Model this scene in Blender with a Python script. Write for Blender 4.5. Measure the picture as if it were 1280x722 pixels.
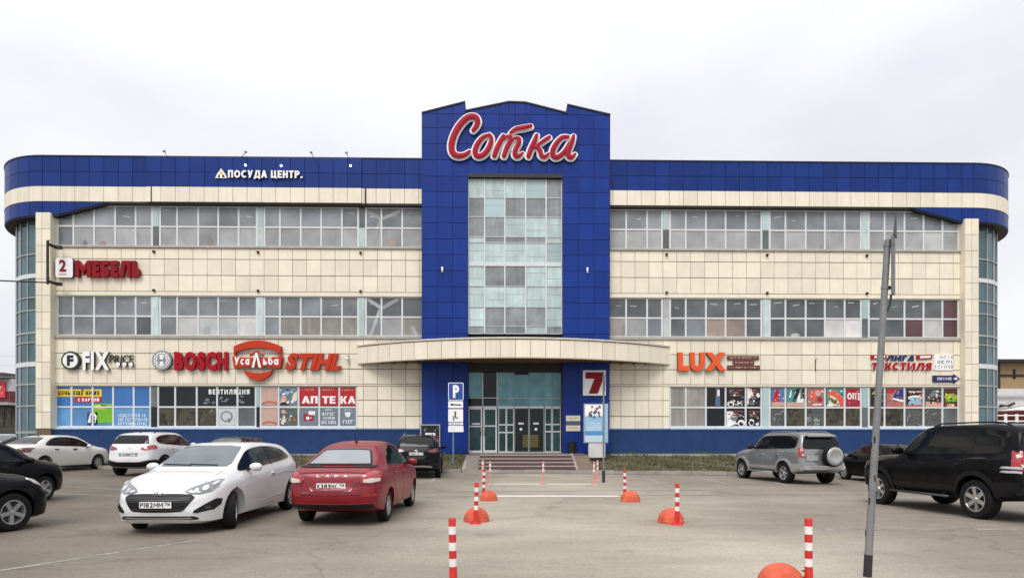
import bpy, bmesh, math, random
import numpy as np
from math import sin, cos, radians, pi, sqrt, hypot
from mathutils import Vector, Matrix
from mathutils.bvhtree import BVHTree
from mathutils.geometry import tessellate_polygon

random.seed(7)
for o in list(bpy.data.objects):
    bpy.data.objects.remove(o)
S = bpy.context.scene
COL = S.collection

# ------------------------------------------------------------------ camera, sky, sun, exposure
FPX, YH, EYE = 760.0, 546.0, 1.58            # focal length and horizon of the photograph (1280 px wide), eye height
CX, CY, PSI = -0.75, -31.67, radians(1.05)
cam_d = bpy.data.cameras.new('camera')
cam = bpy.data.objects.new('camera', cam_d); COL.objects.link(cam)
cam.location = (CX, CY, EYE)
cam.rotation_euler = (pi/2, 0, -PSI)
cam_d.sensor_width = 36; cam_d.lens = FPX/1280*36
cam_d.shift_y = (YH-361)/1280
cam_d.clip_start = 0.1; cam_d.clip_end = 3000
S.camera = cam

SUN_EL, SUN_AZ = radians(50), radians(200)     # azimuth from +Y clockwise: the light comes from behind the camera
W = bpy.data.worlds.new('World'); S.world = W; W.use_nodes = True
nt = W.node_tree; N = nt.nodes; N.clear()
def wn(t, **k):
    n = N.new(t)
    for a, v in k.items(): setattr(n, a, v)
    return n
sky = wn('ShaderNodeTexSky', sky_type='NISHITA', sun_disc=False, sun_elevation=SUN_EL, sun_rotation=SUN_AZ, altitude=100, air_density=1.0, dust_density=3.0)
tc = wn('ShaderNodeTexCoord'); sep = wn('ShaderNodeSeparateXYZ')
nt.links.new(tc.outputs['Generated'], sep.inputs[0])
mp = wn('ShaderNodeMapping'); mp.inputs['Scale'].default_value = (1, 1, 2.2); mp.inputs['Location'].default_value = (5.48, 2.84, 1.32)
nt.links.new(tc.outputs['Generated'], mp.inputs[0])
no = wn('ShaderNodeTexNoise'); no.inputs['Scale'].default_value = 1.6; no.inputs['Detail'].default_value = 5; no.inputs['Roughness'].default_value = .5
nt.links.new(mp.outputs[0], no.inputs['Vector'])
ramp = wn('ShaderNodeValToRGB')
ramp.color_ramp.elements[0].position = .32; ramp.color_ramp.elements[0].color = (7.5, 7.6, 8.2, 1)
ramp.color_ramp.elements[1].position = .68; ramp.color_ramp.elements[1].color = (9.9, 9.95, 10.0, 1)
nt.links.new(no.outputs['Fac'], ramp.inputs[0])
# overcast sky: flat low down, steepened towards the zenith to light the facade
mr = wn('ShaderNodeMapRange'); mr.inputs['From Min'].default_value = 0; mr.inputs['From Max'].default_value = 1
mr.inputs['To Min'].default_value = .84; mr.inputs['To Max'].default_value = 1.95
zc = wn('ShaderNodeMath', operation='MAXIMUM'); zc.inputs[1].default_value = 0; nt.links.new(sep.outputs['Z'], zc.inputs[0])
pw = wn('ShaderNodeMath', operation='POWER'); pw.inputs[1].default_value = 2.6; nt.links.new(zc.outputs[0], pw.inputs[0])
nt.links.new(pw.outputs[0], mr.inputs['Value'])
vm = wn('ShaderNodeVectorMath', operation='SCALE')
nt.links.new(ramp.outputs['Color'], vm.inputs[0]); nt.links.new(mr.outputs[0], vm.inputs['Scale'])
mx = wn('ShaderNodeMix', data_type='RGBA'); mx.inputs['Factor'].default_value = .93
nt.links.new(sky.outputs['Color'], mx.inputs[6]); nt.links.new(vm.outputs[0], mx.inputs[7])
bg = wn('ShaderNodeBackground'); bg.inputs['Strength'].default_value = .1
out = wn('ShaderNodeOutputWorld')
nt.links.new(mx.outputs[2], bg.inputs['Color']); nt.links.new(bg.outputs[0], out.inputs[0])

sun_d = bpy.data.lights.new('sun', 'SUN'); sun_d.energy = 1.5; sun_d.angle = radians(28); sun_d.color = (1, .96, .9)
sun = bpy.data.objects.new('sun', sun_d); COL.objects.link(sun)
sdir = Vector((sin(SUN_AZ)*cos(SUN_EL), cos(SUN_AZ)*cos(SUN_EL), sin(SUN_EL)))
sun.rotation_euler = sdir.to_track_quat('Z', 'Y').to_euler()
S.view_settings.view_transform = 'Standard'; S.view_settings.look = 'None'
S.view_settings.exposure = 0.27; S.view_settings.gamma = 1

# ------------------------------------------------------------------ layout helpers
FW = Vector((sin(PSI), cos(PSI), 0)); RT = Vector((cos(PSI), -sin(PSI), 0)); CAM = Vector((CX, CY, EYE))
def sm(a, b, x):
    t = min(1, max(0, (x-a)/(b-a))); return t*t*(3-2*t)
def gz(x, y):
    """height of the slightly tilted car park"""
    d = y-CY
    xx = max(-26, min(20, x))
    return -.0105*xx*sm(8, 24, d)
def spot(xc, d):
    p = CAM+FW*d+RT*xc
    return Vector((p.x, p.y, gz(p.x, p.y)))
def on_ground(px, py):
    d = FPX*EYE/(py-YH)
    for _ in range(3):
        p = spot((px-640)/FPX*d, d)
        d = FPX*(EYE-p.z)/(py-YH)
    return spot((px-640)/FPX*d, d)
def at_depth(px, d): return spot((px-640)/FPX*d, d)
def XF(px, Y=0.0):
    u = (px-640)/FPX
    t = (Y-CY)/(cos(PSI)-u*sin(PSI))
    return CX+t*(sin(PSI)+u*cos(PSI))
def ZF(py, px=640, Y=0.0):
    py = py+4.3*(px-640)/1130
    u = (px-640)/FPX
    t = (Y-CY)/(cos(PSI)-u*sin(PSI))
    return EYE+(YH-py)/FPX*t
def to_px(p):
    v = Vector(p)-CAM
    d = v.dot(FW); return 640+FPX*v.dot(RT)/d, YH-FPX*v.z/d

def lin(r, g, b, k=1.0):
    f = lambda c: (c/255/12.92 if c <= 10 else ((c/255+.055)/1.055)**2.4)*k
    return (f(r), f(g), f(b))

# ------------------------------------------------------------------ materials
MATS = {}
def mat(name, col, rough=.6, metal=0, spec=.5, var=.12, vscale=3.0, bump=0, bscale=80, coat=0, rnd=0, emit=None, streak=0, trans=0):
    if name in MATS: return MATS[name]
    m = bpy.data.materials.new(name); m.use_nodes = True
    t = m.node_tree; n = t.nodes; b = n['Principled BSDF']
    b.inputs['Roughness'].default_value = rough; b.inputs['Metallic'].default_value = metal
    b.inputs['Specular IOR Level'].default_value = spec
    if coat: b.inputs['Coat Weight'].default_value = coat; b.inputs['Coat Roughness'].default_value = .04
    if trans: b.inputs['Transmission Weight'].default_value = trans
    base = n.new('ShaderNodeRGB'); base.outputs[0].default_value = (*col, 1)
    src = base.outputs[0]
    co = n.new('ShaderNodeTexCoord') if (var or bump or streak) else None
    geo = n.new('ShaderNodeNewGeometry') if co else None
    def mulv(src, fac_socket, lo, hi):
        r = n.new('ShaderNodeMapRange'); r.inputs['To Min'].default_value = lo; r.inputs['To Max'].default_value = hi
        t.links.new(fac_socket, r.inputs['Value'])
        v = n.new('ShaderNodeVectorMath'); v.operation = 'SCALE'
        t.links.new(src, v.inputs[0]); t.links.new(r.outputs[0], v.inputs['Scale'])
        return v.outputs[0]
    if var:
        x = n.new('ShaderNodeTexNoise'); x.inputs['Scale'].default_value = vscale; x.inputs['Detail'].default_value = 6
        t.links.new(geo.outputs['Position'], x.inputs['Vector'])
        src = mulv(src, x.outputs['Fac'], 1-var*1.6, 1+var*1.6)
    if streak:
        mpn = n.new('ShaderNodeMapping'); mpn.inputs['Scale'].default_value = (5, 5, .35)
        t.links.new(geo.outputs['Position'], mpn.inputs[0])
        x = n.new('ShaderNodeTexNoise'); x.inputs['Scale'].default_value = 1.4; x.inputs['Detail'].default_value = 5
        t.links.new(mpn.outputs[0], x.inputs['Vector'])
        src = mulv(src, x.outputs['Fac'], 1-streak*1.6, 1+streak*1.2)
    if rnd:
        oi = n.new('ShaderNodeObjectInfo')
        src = mulv(src, oi.outputs['Random'], 1-rnd, 1+rnd)
    t.links.new(src, b.inputs['Base Color'])
    if bump:
        x = n.new('ShaderNodeTexNoise'); x.inputs['Scale'].default_value = bscale; x.inputs['Detail'].default_value = 4
        t.links.new(geo.outputs['Position'], x.inputs['Vector'])
        bb = n.new('ShaderNodeBump'); bb.inputs['Strength'].default_value = bump; bb.inputs['Distance'].default_value = .01
        t.links.new(x.outputs['Fac'], bb.inputs['Height']); t.links.new(bb.outputs[0], b.inputs['Normal'])
    if emit:
        b.inputs['Emission Color'].default_value = (*emit[:3], 1); b.inputs['Emission Strength'].default_value = emit[3]
    MATS[name] = m
    return m

cream = mat('cream_tile', (.815, .75, .605), .45, var=.08, vscale=1.6, rnd=.075, streak=.045)
cream_c = mat('cream_panel', (.81, .75, .61), .5, var=.05, vscale=1.1, rnd=.06, streak=.10)
joint = mat('tile_joint', (.16, .105, .065), .9)
blue = mat('blue_panel', (.0095, .036, .20), .35, spec=.18, var=.10, vscale=.5, rnd=.12, streak=.10)
blue_t = mat('blue_tower_panel', (.010, .038, .24), .35, spec=.18, var=.10, vscale=.5, rnd=.10, streak=.10)
bjoint = mat('blue_joint', (.035, .012, .05), .8)
bluep = mat('blue_plinth', (.018, .050, .15), .6, spec=.2, var=.16, vscale=1.5, streak=.12, bump=.2, bscale=30)
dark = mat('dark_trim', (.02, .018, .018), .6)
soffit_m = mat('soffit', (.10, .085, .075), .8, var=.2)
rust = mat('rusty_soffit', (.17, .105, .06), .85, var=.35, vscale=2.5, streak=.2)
white_pvc = mat('white_frame', (.66, .68, .69), .4, var=.05)
silver = mat('grey_metal', (.42, .43, .44), .42, metal=.6, var=.1)
sillm = mat('sill_metal', (.40, .38, .33), .5, var=.15, streak=.12)
roofm = mat('roof_felt', (.12, .12, .12), .9)
concrete = mat('concrete', (.36, .34, .31), .85, var=.16, vscale=4, bump=.3)
kerbm = mat('kerb_concrete', (.34, .31, .28), .85, var=.2, vscale=5, bump=.3, rnd=.12)
riser = mat('brown_granite', (.105, .06, .057), .4, var=.2, vscale=20)
tread = mat('step_tread', (.34, .29, .27), .6, var=.15, vscale=8)
def glass(name, col, rough=.06, **k): return mat(name, col, rough, **{**dict(spec=.5, var=.28, vscale=1.1, rnd=.2), **k})
g_mid = glass('glass_mid', (.20, .22, .24), var=.36)
g_dk = glass('glass_dark', (.11, .123, .13), var=.4)
g_blk = mat('glass_black', (.014, .019, .021), .08, spec=.3, var=.25, vscale=.9, rnd=.3)
g_blind = glass('glass_blind', (.36, .37, .375), streak=.06)
def slat_lines(m, scale=9.0, amt=.22):
    t = m.node_tree; n = t.nodes; b = n['Principled BSDF']; src = b.inputs['Base Color'].links[0].from_socket
    geo = n.new('ShaderNodeNewGeometry'); w = n.new('ShaderNodeTexWave'); w.bands_direction = 'Z'; w.inputs['Scale'].default_value = scale; w.inputs['Distortion'].default_value = .6; w.inputs['Detail'].default_value = 2
    t.links.new(geo.outputs['Position'], w.inputs['Vector']); r = n.new('ShaderNodeMapRange'); r.inputs['To Min'].default_value = 1-amt; r.inputs['To Max'].default_value = 1+amt*.4; t.links.new(w.outputs['Fac'], r.inputs['Value'])
    v = n.new('ShaderNodeVectorMath'); v.operation = 'SCALE'; t.links.new(src, v.inputs[0]); t.links.new(r.outputs[0], v.inputs['Scale']); t.links.new(v.outputs[0], b.inputs['Base Color'])
slat_lines(g_blind, 2.9, .07)
g_up3 = glass('glass_upper', (.265, .285, .308), var=.4, vscale=.7)
g_pale = glass('glass_pale', (.46, .48, .48))
g_cur = glass('glass_curtain', (.30, .285, .255), streak=.28)
g_tan = glass('glass_tan', (.33, .26, .23), streak=.1)
g_maroon = glass('glass_maroon', (.10, .05, .06))
g_white = glass('glass_white', (.62, .62, .62))
g_teal = glass('panel_teal_pale', (.49, .61, .60), var=.26, vscale=1.6, rnd=.14, streak=.20)
g_teal2 = glass('panel_teal_mid', (.37, .49, .50), var=.1)
g_grey2 = glass('tower_glass_grey', (.26, .285, .29), var=.4, vscale=1.5, streak=.22)
g_drum = glass('drum_glass', (.06, .125, .145), rough=.04, var=.3, rnd=.25)
g_ent = glass('entrance_teal', (.11, .33, .38), rough=.05, var=.4, vscale=1.6, streak=.15)
g_door = glass('door_glass', (.018, .055, .06), spec=.35, var=.6, vscale=2.2)
g_film = glass('blue_film', (.04, .16, .44), rough=.2, var=.15, rnd=.08)
g_film2 = glass('pale_blue_film', (.11, .29, .56), rough=.2, var=.25, vscale=1.4)
g_store = glass('shop_dim', (.06, .062, .048), spec=.35, var=.6, vscale=2.6, rnd=.3)

def clutter(name, stops, scale, rough=.08):
    m = bpy.data.materials.new(name); m.use_nodes = True; t = m.node_tree; n = t.nodes; b = n['Principled BSDF']; geo = n.new('ShaderNodeNewGeometry')
    x = n.new('ShaderNodeTexNoise'); x.inputs['Scale'].default_value = scale; x.inputs['Detail'].default_value = 4; x.inputs['Roughness'].default_value = .65; x.inputs['Distortion'].default_value = .8
    t.links.new(geo.outputs['Position'], x.inputs['Vector']); r = n.new('ShaderNodeValToRGB'); e = r.color_ramp.elements
    e[0].position, e[0].color = stops[0][0], (*stops[0][1], 1); e[1].position, e[1].color = stops[-1][0], (*stops[-1][1], 1)
    for p, c in stops[1:-1]: q = e.new(p); q.color = (*c, 1)
    t.links.new(x.outputs['Fac'], r.inputs[0]); t.links.new(r.outputs[0], b.inputs['Base Color']); b.inputs['Roughness'].default_value = rough; b.inputs['Specular IOR Level'].default_value = .35
    MATS[name] = m; return m
g_store = clutter('shop_display', [(.32, (.012, .014, .013)), (.46, (.045, .042, .03)), (.54, (.10, .08, .05)), (.6, (.03, .045, .035)), (.68, (.22, .2, .17)), (.78, (.03, .03, .03))], 2.6)
g_store2 = clutter('shop_display_pale', [(.3, (.03, .035, .04)), (.45, (.12, .12, .12)), (.55, (.05, .055, .05)), (.66, (.32, .33, .32)), (.8, (.08, .07, .06))], 2.2)
def pm(name, rgb, rough=.5, k=.9): return mat('print_'+name, lin(*rgb, k=k), rough, var=.11, vscale=6)
P_white = pm('white', (250, 250, 250)); P_red = pm('red', (190, 22, 36)); P_yellow = pm('yellow', (250, 215, 40)); P_black = pm('black', (22, 20, 24))
P_green = pm('green', (120, 190, 40)); P_grey = pm('grey', (120, 130, 140)); P_blue = pm('blue', (25, 45, 140)); P_orange = pm('orange', (255, 80, 10), k=1)
P_pink = pm('pink', (215, 170, 155)); P_crimson = pm('crimson', (170, 20, 60)); P_rose = pm('rose', (190, 110, 100)); P_teal = pm('teal', (70, 150, 150))
P_coral = pm('coral', (235, 95, 70)); P_lime = pm('lime', (165, 195, 25)); P_sky = pm('sky', (150, 195, 225)); P_cream = pm('cream', (235, 228, 200)); P_brown = pm('brown', (95, 35, 25))
P_dgreen = pm('dark_green', (25, 65, 35)); P_navy = pm('navy', (24, 32, 96)); P_olive = pm('olive', (110, 100, 50)); P_steel = pm('steel', (90, 110, 140))
S_red = mat('sign_red', (.38, .005, .018), .4, spec=.2, var=.1); S_wine = mat('sign_wine', (.25, .005, .012), .45, spec=.2, var=.1); S_white = mat('sign_white', (.88, .88, .88), .4, var=.03)
S_org = mat('sign_orange_red', (.52, .042, .016), .45, spec=.2, var=.06); S_dark = mat('sign_side_dark', (.035, .03, .03), .6)
S_scarlet = mat('sign_script_red', (.34, .004, .024), .45, spec=.2, var=.12, vscale=1.5)

# ------------------------------------------------------------------ object helpers
def tag(o, label=None, cat=None, group=None, kind=None):
    for k, v in (('label', label), ('category', cat), ('group', group), ('kind', kind)):
        if v: o[k] = v
    return o
def link(name, me, parent=None):
    o = bpy.data.objects.new(name, me); COL.objects.link(o)
    if parent is not None: o.parent = parent
    return o
def empty(name, loc=(0, 0, 0), rz=0):
    o = bpy.data.objects.new(name, None); COL.objects.link(o); o.empty_display_size = .2
    o.location = loc; o.rotation_euler = (0, 0, rz); return o
def thing(name, label, cat, loc=(0, 0, 0), rz=0, group=None): return tag(empty(name, loc, rz), label, cat, group)
CUBE = {}
def cube_mesh(m):
    if m.name not in CUBE:
        bm = bmesh.new(); bmesh.ops.create_cube(bm, size=1)
        me = bpy.data.meshes.new('block'); bm.to_mesh(me); bm.free(); me.materials.append(m); CUBE[m.name] = me
    return CUBE[m.name]
def box(name, x0, x1, y0, y1, z0, z1, m, parent=None):
    o = link(name, cube_mesh(m), parent)
    o.location = ((x0+x1)/2, (y0+y1)/2, (z0+z1)/2); o.scale = (abs(x1-x0), abs(y1-y0), abs(z1-z0)); return o
class MB:
    """collects pieces that become ONE mesh object"""
    def __init__(s): s.v = []; s.f = []; s.mi = []; s.ms = []; s.sm = []
    def mid(s, m):
        if m not in s.ms: s.ms.append(m)
        return s.ms.index(m)
    def add(s, vs, fs, m, smooth=False):
        b = len(s.v); s.v += [tuple(v) for v in vs]; k = s.mid(m)
        for f in fs: s.f.append([i+b for i in f]); s.mi.append(k); s.sm.append(smooth)
    def box(s, x0, x1, y0, y1, z0, z1, m, rot=None, org=None):
        vs = [Vector((x, y, z)) for x in (x0, x1) for y in (y0, y1) for z in (z0, z1)]
        if rot is not None: vs = [rot@(v-Vector(org))+Vector(org) for v in vs]
        s.add(vs, [(0, 1, 3, 2), (4, 6, 7, 5), (0, 4, 5, 1), (2, 3, 7, 6), (0, 2, 6, 4), (1, 5, 7, 3)], m)
    def tube(s, pts, r, m, n=10, cap=True, flat=1.0):
        """sweep along points; r a number or a list; flat squeezes the section along the world Y axis"""
        pts = [Vector(p) for p in pts]; rs = r if isinstance(r, (list, tuple)) else [r]*len(pts)
        vs = []; prev = None
        for i, p in enumerate(pts):
            t = (pts[min(i+1, len(pts)-1)]-pts[max(i-1, 0)]).normalized()
            if flat != 1.0: a = Vector((0, 1, 0))
            else:
                a = prev if prev else (Vector((0, 0, 1)) if abs(t.z) < .9 else Vector((1, 0, 0)))
                a = (a-t*a.dot(t)).normalized(); prev = a
            b = t.cross(a).normalized()
            for k in range(n):
                w = 2*pi*k/n
                vs.append(p+a*cos(w)*rs[i]*flat+b*sin(w)*rs[i])
        fs = [(i*n+k, i*n+(k+1) % n, (i+1)*n+(k+1) % n, (i+1)*n+k) for i in range(len(pts)-1) for k in range(n)]
        if cap: fs += [tuple(range(n-1, -1, -1)), tuple((len(pts)-1)*n+k for k in range(n))]
        s.add(vs, fs, m, True)
    def prism(s, poly, y0, y1, m, side=None):
        """polygon in (x,z) extruded from y0 (front) to y1"""
        n = len(poly); tri = tessellate_polygon([[Vector((p[0], p[1], 0)) for p in poly]])
        vs = [(p[0], y0, p[1]) for p in poly]; s.add(vs, [tuple(t) for t in tri], m)
        vs2 = [(p[0], y, p[1]) for y in (y0, y1) for p in poly]
        s.add(vs2, [(i, (i+1) % n, n+(i+1) % n, n+i) for i in range(n)]+[tuple(n+i for i in t)[::-1] for t in tri], side or m)
    def lathe(s, prof, m, n=24, org=(0, 0, 0), axis='Z'):
        vs = []
        for r, z in prof:
            for k in range(n):
                w = 2*pi*k/n; a, b = r*cos(w), r*sin(w)
                vs.append({'Z': (org[0]+a, org[1]+b, org[2]+z), 'Y': (org[0]+a, org[1]+z, org[2]+b), 'X': (org[0]+z, org[1]+a, org[2]+b)}[axis])
        fs = [(i*n+k, i*n+(k+1) % n, (i+1)*n+(k+1) % n, (i+1)*n+k) for i in range(len(prof)-1) for k in range(n)]
        s.add(vs, fs, m, True)
    def build(s, name, parent=None, sharp=35):
        me = bpy.data.meshes.new(name); me.from_pydata(s.v, [], s.f)
        for m in s.ms: me.materials.append(m)
        for p, k, q in zip(me.polygons, s.mi, s.sm): p.material_index = k; p.use_smooth = q
        bm = bmesh.new(); bm.from_mesh(me); bmesh.ops.recalc_face_normals(bm, faces=bm.faces)
        if any(s.sm):
            for e in bm.edges:
                if len(e.link_faces) == 2 and e.calc_face_angle(0) > radians(sharp): e.smooth = False
        bm.to_mesh(me); bm.free()
        return link(name, me, parent)

# lettering: glyphs as polygons in the XZ plane facing -Y; Cyrillic letters are drawn stroke by stroke
_fc = bpy.data.curves.new('lettering', 'FONT'); _fo = bpy.data.objects.new('lettering', _fc); COL.objects.link(_fo)
def glyph_raw(ch, ext, off, shear):
    _fc.body = ch; _fc.extrude = ext; _fc.offset = off; _fc.shear = shear; _fc.resolution_u = 3
    bpy.context.view_layer.update()
    return bpy.data.meshes.new_from_object(_fo.evaluated_get(bpy.context.evaluated_depsgraph_get()))
def ribbon2(pts, T, closed=False):
    """mitred outline pieces of a thick polyline"""
    n = len(pts); L, R_ = [], []
    for i, p in enumerate(pts):
        a = pts[i-1] if (i > 0 or closed) else None; b = pts[(i+1) % n] if (i < n-1 or closed) else None
        def nrm(u, v): l = hypot(v[0]-u[0], v[1]-u[1]) or 1; return (-(v[1]-u[1])/l, (v[0]-u[0])/l)
        if a is None: m = nrm(p, b); k = 1
        elif b is None: m = nrm(a, p); k = 1
        else:
            n1, n2 = nrm(a, p), nrm(p, b); m = (n1[0]+n2[0], n1[1]+n2[1]); l = hypot(*m) or 1; m = (m[0]/l, m[1]/l); k = min(1.8, 1/max(.3, m[0]*n1[0]+m[1]*n1[1]))
        L.append((p[0]+m[0]*T/2*k, p[1]+m[1]*T/2*k)); R_.append((p[0]-m[0]*T/2*k, p[1]-m[1]*T/2*k))
    out = []
    for i in range(n if closed else n-1):
        j = (i+1) % n; out.append([R_[i], R_[j], L[j], L[i]])
    return out
def stroke_glyph(ch, T):
    """list of strokes, each a list of convex pieces; height 1"""
    b, t, m = T/2, 1-T/2, .5; W_ = .62
    def rect(x0, x1, y0, y1): return [[(x0, y0), (x1, y0), (x1, y1), (x0, y1)]]
    def dia(x0, x1, y0=0, y1=1, w=T*1.05): return [[(x0, y0), (x0+w, y0), (x1+w, y1), (x1, y1)]]
    def bowl(x0, x1, y0, y1, flip=1):
        ym = (y0+y1)/2; r = (y1-y0)/2-T/2; rx = min(r*1.1, (x1-x0)*.6); xe = x1-T/2-rx; pts = [(x0, y1-T/2), (xe, y1-T/2)]
        pts += [(xe+rx*sin(pi*k/8), ym+r*cos(pi*k/8)) for k in range(1, 8)]+[(xe, y0+T/2), (x0, y0+T/2)]
        if flip < 0: pts = [(x0+x1-x, y) for x, y in pts]
        return ribbon2(pts, T)
    def ring(x0, x1, y0, y1, a0=0, a1=360):
        n = 18 if a1-a0 >= 360 else 14; cx_, cy_ = (x0+x1)/2, (y0+y1)/2; rx, ry = (x1-x0-T)/2, (y1-y0-T)/2
        return ribbon2([(cx_+rx*cos(radians(a0+(a1-a0)*k/n)), cy_+ry*sin(radians(a0+(a1-a0)*k/n))) for k in range(n if a1-a0 >= 360 else n+1)], T, a1-a0 >= 360)
    st = lambda x=0: rect(x, x+T, 0, 1)
    sh = .72   # height of small letters
    G_ = {
     'А': lambda: (.74, [dia(0, .37-T*.52), dia(.74-T*1.05, .37-T*.52), rect(.16, .58, .2, .2+T*.8)]),
     'Б': lambda: (.6, [st(), rect(T, .54, 1-T, 1), bowl(T*.9, .6, 0, .6)]), 'В': lambda: (.62, [st(), bowl(T*.9, .58, .5-T*.3, 1), bowl(T*.9, .62, 0, .5+T*.4)]),
     'Г': lambda: (.5, [st(), rect(T, .5, 1-T, 1)]), 'П': lambda: (W_, [st(), st(W_-T), rect(T, W_-T, 1-T, 1)]), 'Т': lambda: (.6, [rect(.3-T/2, .3+T/2, 0, 1-T), rect(0, .6, 1-T, 1)]),
     'Е': lambda: (.52, [st(), rect(T, .52, 0, T), rect(T, .48, .5-T/2, .5+T/2), rect(T, .52, 1-T, 1)]),
     'Ё': lambda: (.52, [st(), rect(T, .52, 0, T), rect(T, .48, .5-T/2, .5+T/2), rect(T, .52, 1-T, 1), rect(.08, .08+T, 1.08, 1.08+T), rect(.34, .34+T, 1.08, 1.08+T)]),
     'Ж': lambda: (.9, [st(.45-T/2), dia(0, .36-T, 0, .52), dia(.9-T*1.05, .54, 0, .52), dia(.30-T, 0, .48, 1), dia(.60, .9-T*1.05, .48, 1)]),
     'И': lambda: (lambda w: (w, [st(), st(w-T), [[(T*.9, 0), (T*.9, T*1.3), (w-T*.9, 1), (w-T*.9, 1-T*1.3)]]]))(.66+max(0, T-.15)*1.2), 'Й': lambda: (.66, [st(), st(.66-T), dia(T*.8, .66-T*1.85), rect(.2, .46, 1.07, 1.07+T*.7)]),
     'К': lambda: (.64, [st(), dia(T*.9, .64-T*1.1, .45, 1), dia(.64-T*1.15, T*.9, 0, .55)]),
     'Л': lambda: (lambda w: (w, [st(w-T), rect(.2, w-T, 1-T, 1), dia(0, .2)]))(.66+max(0, T-.15)*1.2), 'М': lambda: (lambda w: (w, [st(), st(w-T), [[(T*.9, 1), (T*.9, 1-T*1.5), (w/2, .18), (w/2, .18+T*1.6)]], [[(w/2, .18), (w-T*.9, 1-T*1.5), (w-T*.9, 1), (w/2, .18+T*1.6)]]]))(.82+max(0, T-.15)*2.2),
     'Н': lambda: (W_, [st(), st(W_-T), rect(T, W_-T, .5-T/2, .5+T/2)]), 'О': lambda: (.76, [ring(0, .76, -.01, 1.01)]), 'Р': lambda: (.6, [st(), bowl(T*.9, .6, .38, 1)]),
     'С': lambda: (.66, [ring(0, .74, -.01, 1.01, 48, 312)]), 'У': lambda: (.66, [dia(.10, .66-T*1.05), dia(.36-T, 0, .32, 1)]),
     'Ц': lambda: (.70, [st(), st(.62-T), rect(T, .62-T, 0, T), rect(.62-T*.02, .70, -.16, T)]), 'Щ': lambda: (.98, [st(), st(.45-T/2), st(.9-T), rect(T, .45-T/2, 0, T), rect(.45+T/2, .9-T, 0, T), rect(.9-T*.02, .98, -.16, T)]),
     'Ы': lambda: (.80, [st(), bowl(T*.9, .52, 0, .6), st(.80-T)]), 'Ь': lambda: (.56, [st(), bowl(T*.9, .56, 0, .6)]),
     'Я': lambda: (.62, [st(.62-T), bowl(0, .62-T*.9, .38, 1, -1), dia(0, .28-T*.4, 0, .44)]), 'Д': lambda: (.74, [rect(0, .74, .0, T), rect(.56-T*.2, .56+T*.8, T, 1), rect(.24, .56, 1-T, 1), dia(.08, .22, T, 1), rect(0, T*.9, -.15, 0), rect(.74-T*.9, .74, -.15, 0)]),
     '7': lambda: (.66, [rect(0, .66, 1-T*1.05, 1), dia(.12, .66-T*1.15, 0, 1-T*1.0, T*1.15)]),
     'с': lambda: (.5, [ring(0, .56, 0, sh, 48, 312)]), 'а': lambda: (.54, [ring(0, .52, 0, sh), rect(.54-T, .54, 0, sh)]), 'ь': lambda: (.46, [rect(0, T, 0, sh), bowl(T*.9, .46, 0, .44)]),
     'б': lambda: (.54, [ring(0, .54, 0, sh), dia(0, .03, .36, .84, T), dia(.03, .4, .82, 1.0, T*1.2)]), '.': lambda: (.2, [rect(.0, T*1.1, 0, T*1.1)]),
    }
    return G_[ch]() if ch in G_ else None
def letters(body, X0, X1, Z0, Z1, yfront, depth, m, parent=None, off=.02, shear=0, gap=.09, side=None, one=False, name='letter', xf=None):
    """raised letters filling the box; each letter its own object unless one=True"""
    T = min(.30, .135+off*1.75); lay = []; xs = 0
    for ch in body:
        if ch == ' ': xs += .34; continue
        g = stroke_glyph(ch, T)
        if g: lay.append((ch, xs, g)); xs += g[0]+gap*1.35; continue
        me = glyph_raw(ch, .5 if depth else 0, off, 0); co = [v.co.copy()/.69 for v in me.vertices]; x_ = min(v.x for v in co)
        lay.append((ch, xs-x_, (me, co))); xs += max(v.x for v in co)-x_+gap*1.35
    w = xs-gap*1.35; sx, sz = (X1-X0)/(w+shear*.0), (Z1-Z0)
    res = []; mb = MB(); F_ = lambda x, y, z: (X0+(x+shear*(z-.5))*sx, y, Z0+z*sz)
    for ch, dx, g in lay:
        if not one: mb = MB()
        if isinstance(g[0], (int, float)):
            for i, pieces in enumerate(g[1]):
                yf = yfront-(.0025 if depth else .0007)*i
                for q in pieces:
                    b = len(mb.v); n = len(q); mb.v += [F_(x+dx, yf, z) for x, z in q]; mb.f.append([b+k for k in range(n)]); mb.mi.append(mb.mid(m)); mb.sm.append(False)
                    if depth:
                        b = len(mb.v); mb.v += [F_(x+dx, yy, z) for yy in (yf, yfront+depth) for x, z in q]; kk = mb.mid(side or m)
                        for k in range(n): mb.f.append([b+k, b+(k+1) % n, b+n+(k+1) % n, b+n+k]); mb.mi.append(kk); mb.sm.append(False)
        else:
            me, co = g; b = len(mb.v)
            mb.v += [F_(v.x+dx, yfront+(.5-me.vertices[i].co.z)*depth if depth else yfront, v.y) for i, v in enumerate(co)]
            for p in me.polygons:
                fr = abs(p.normal.z) > .9 or not depth
                mb.f.append([i+b for i in p.vertices]); mb.mi.append(mb.mid(m if fr else (side or m))); mb.sm.append(False)
            bpy.data.meshes.remove(me)
        if xf and not one: mb.v = [xf(p) for p in mb.v]
        if not one: res.append(mb.build(name, parent))
    if one:
        if xf: mb.v = [xf(p) for p in mb.v]
        return mb.build(name, parent)
    return res
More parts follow.
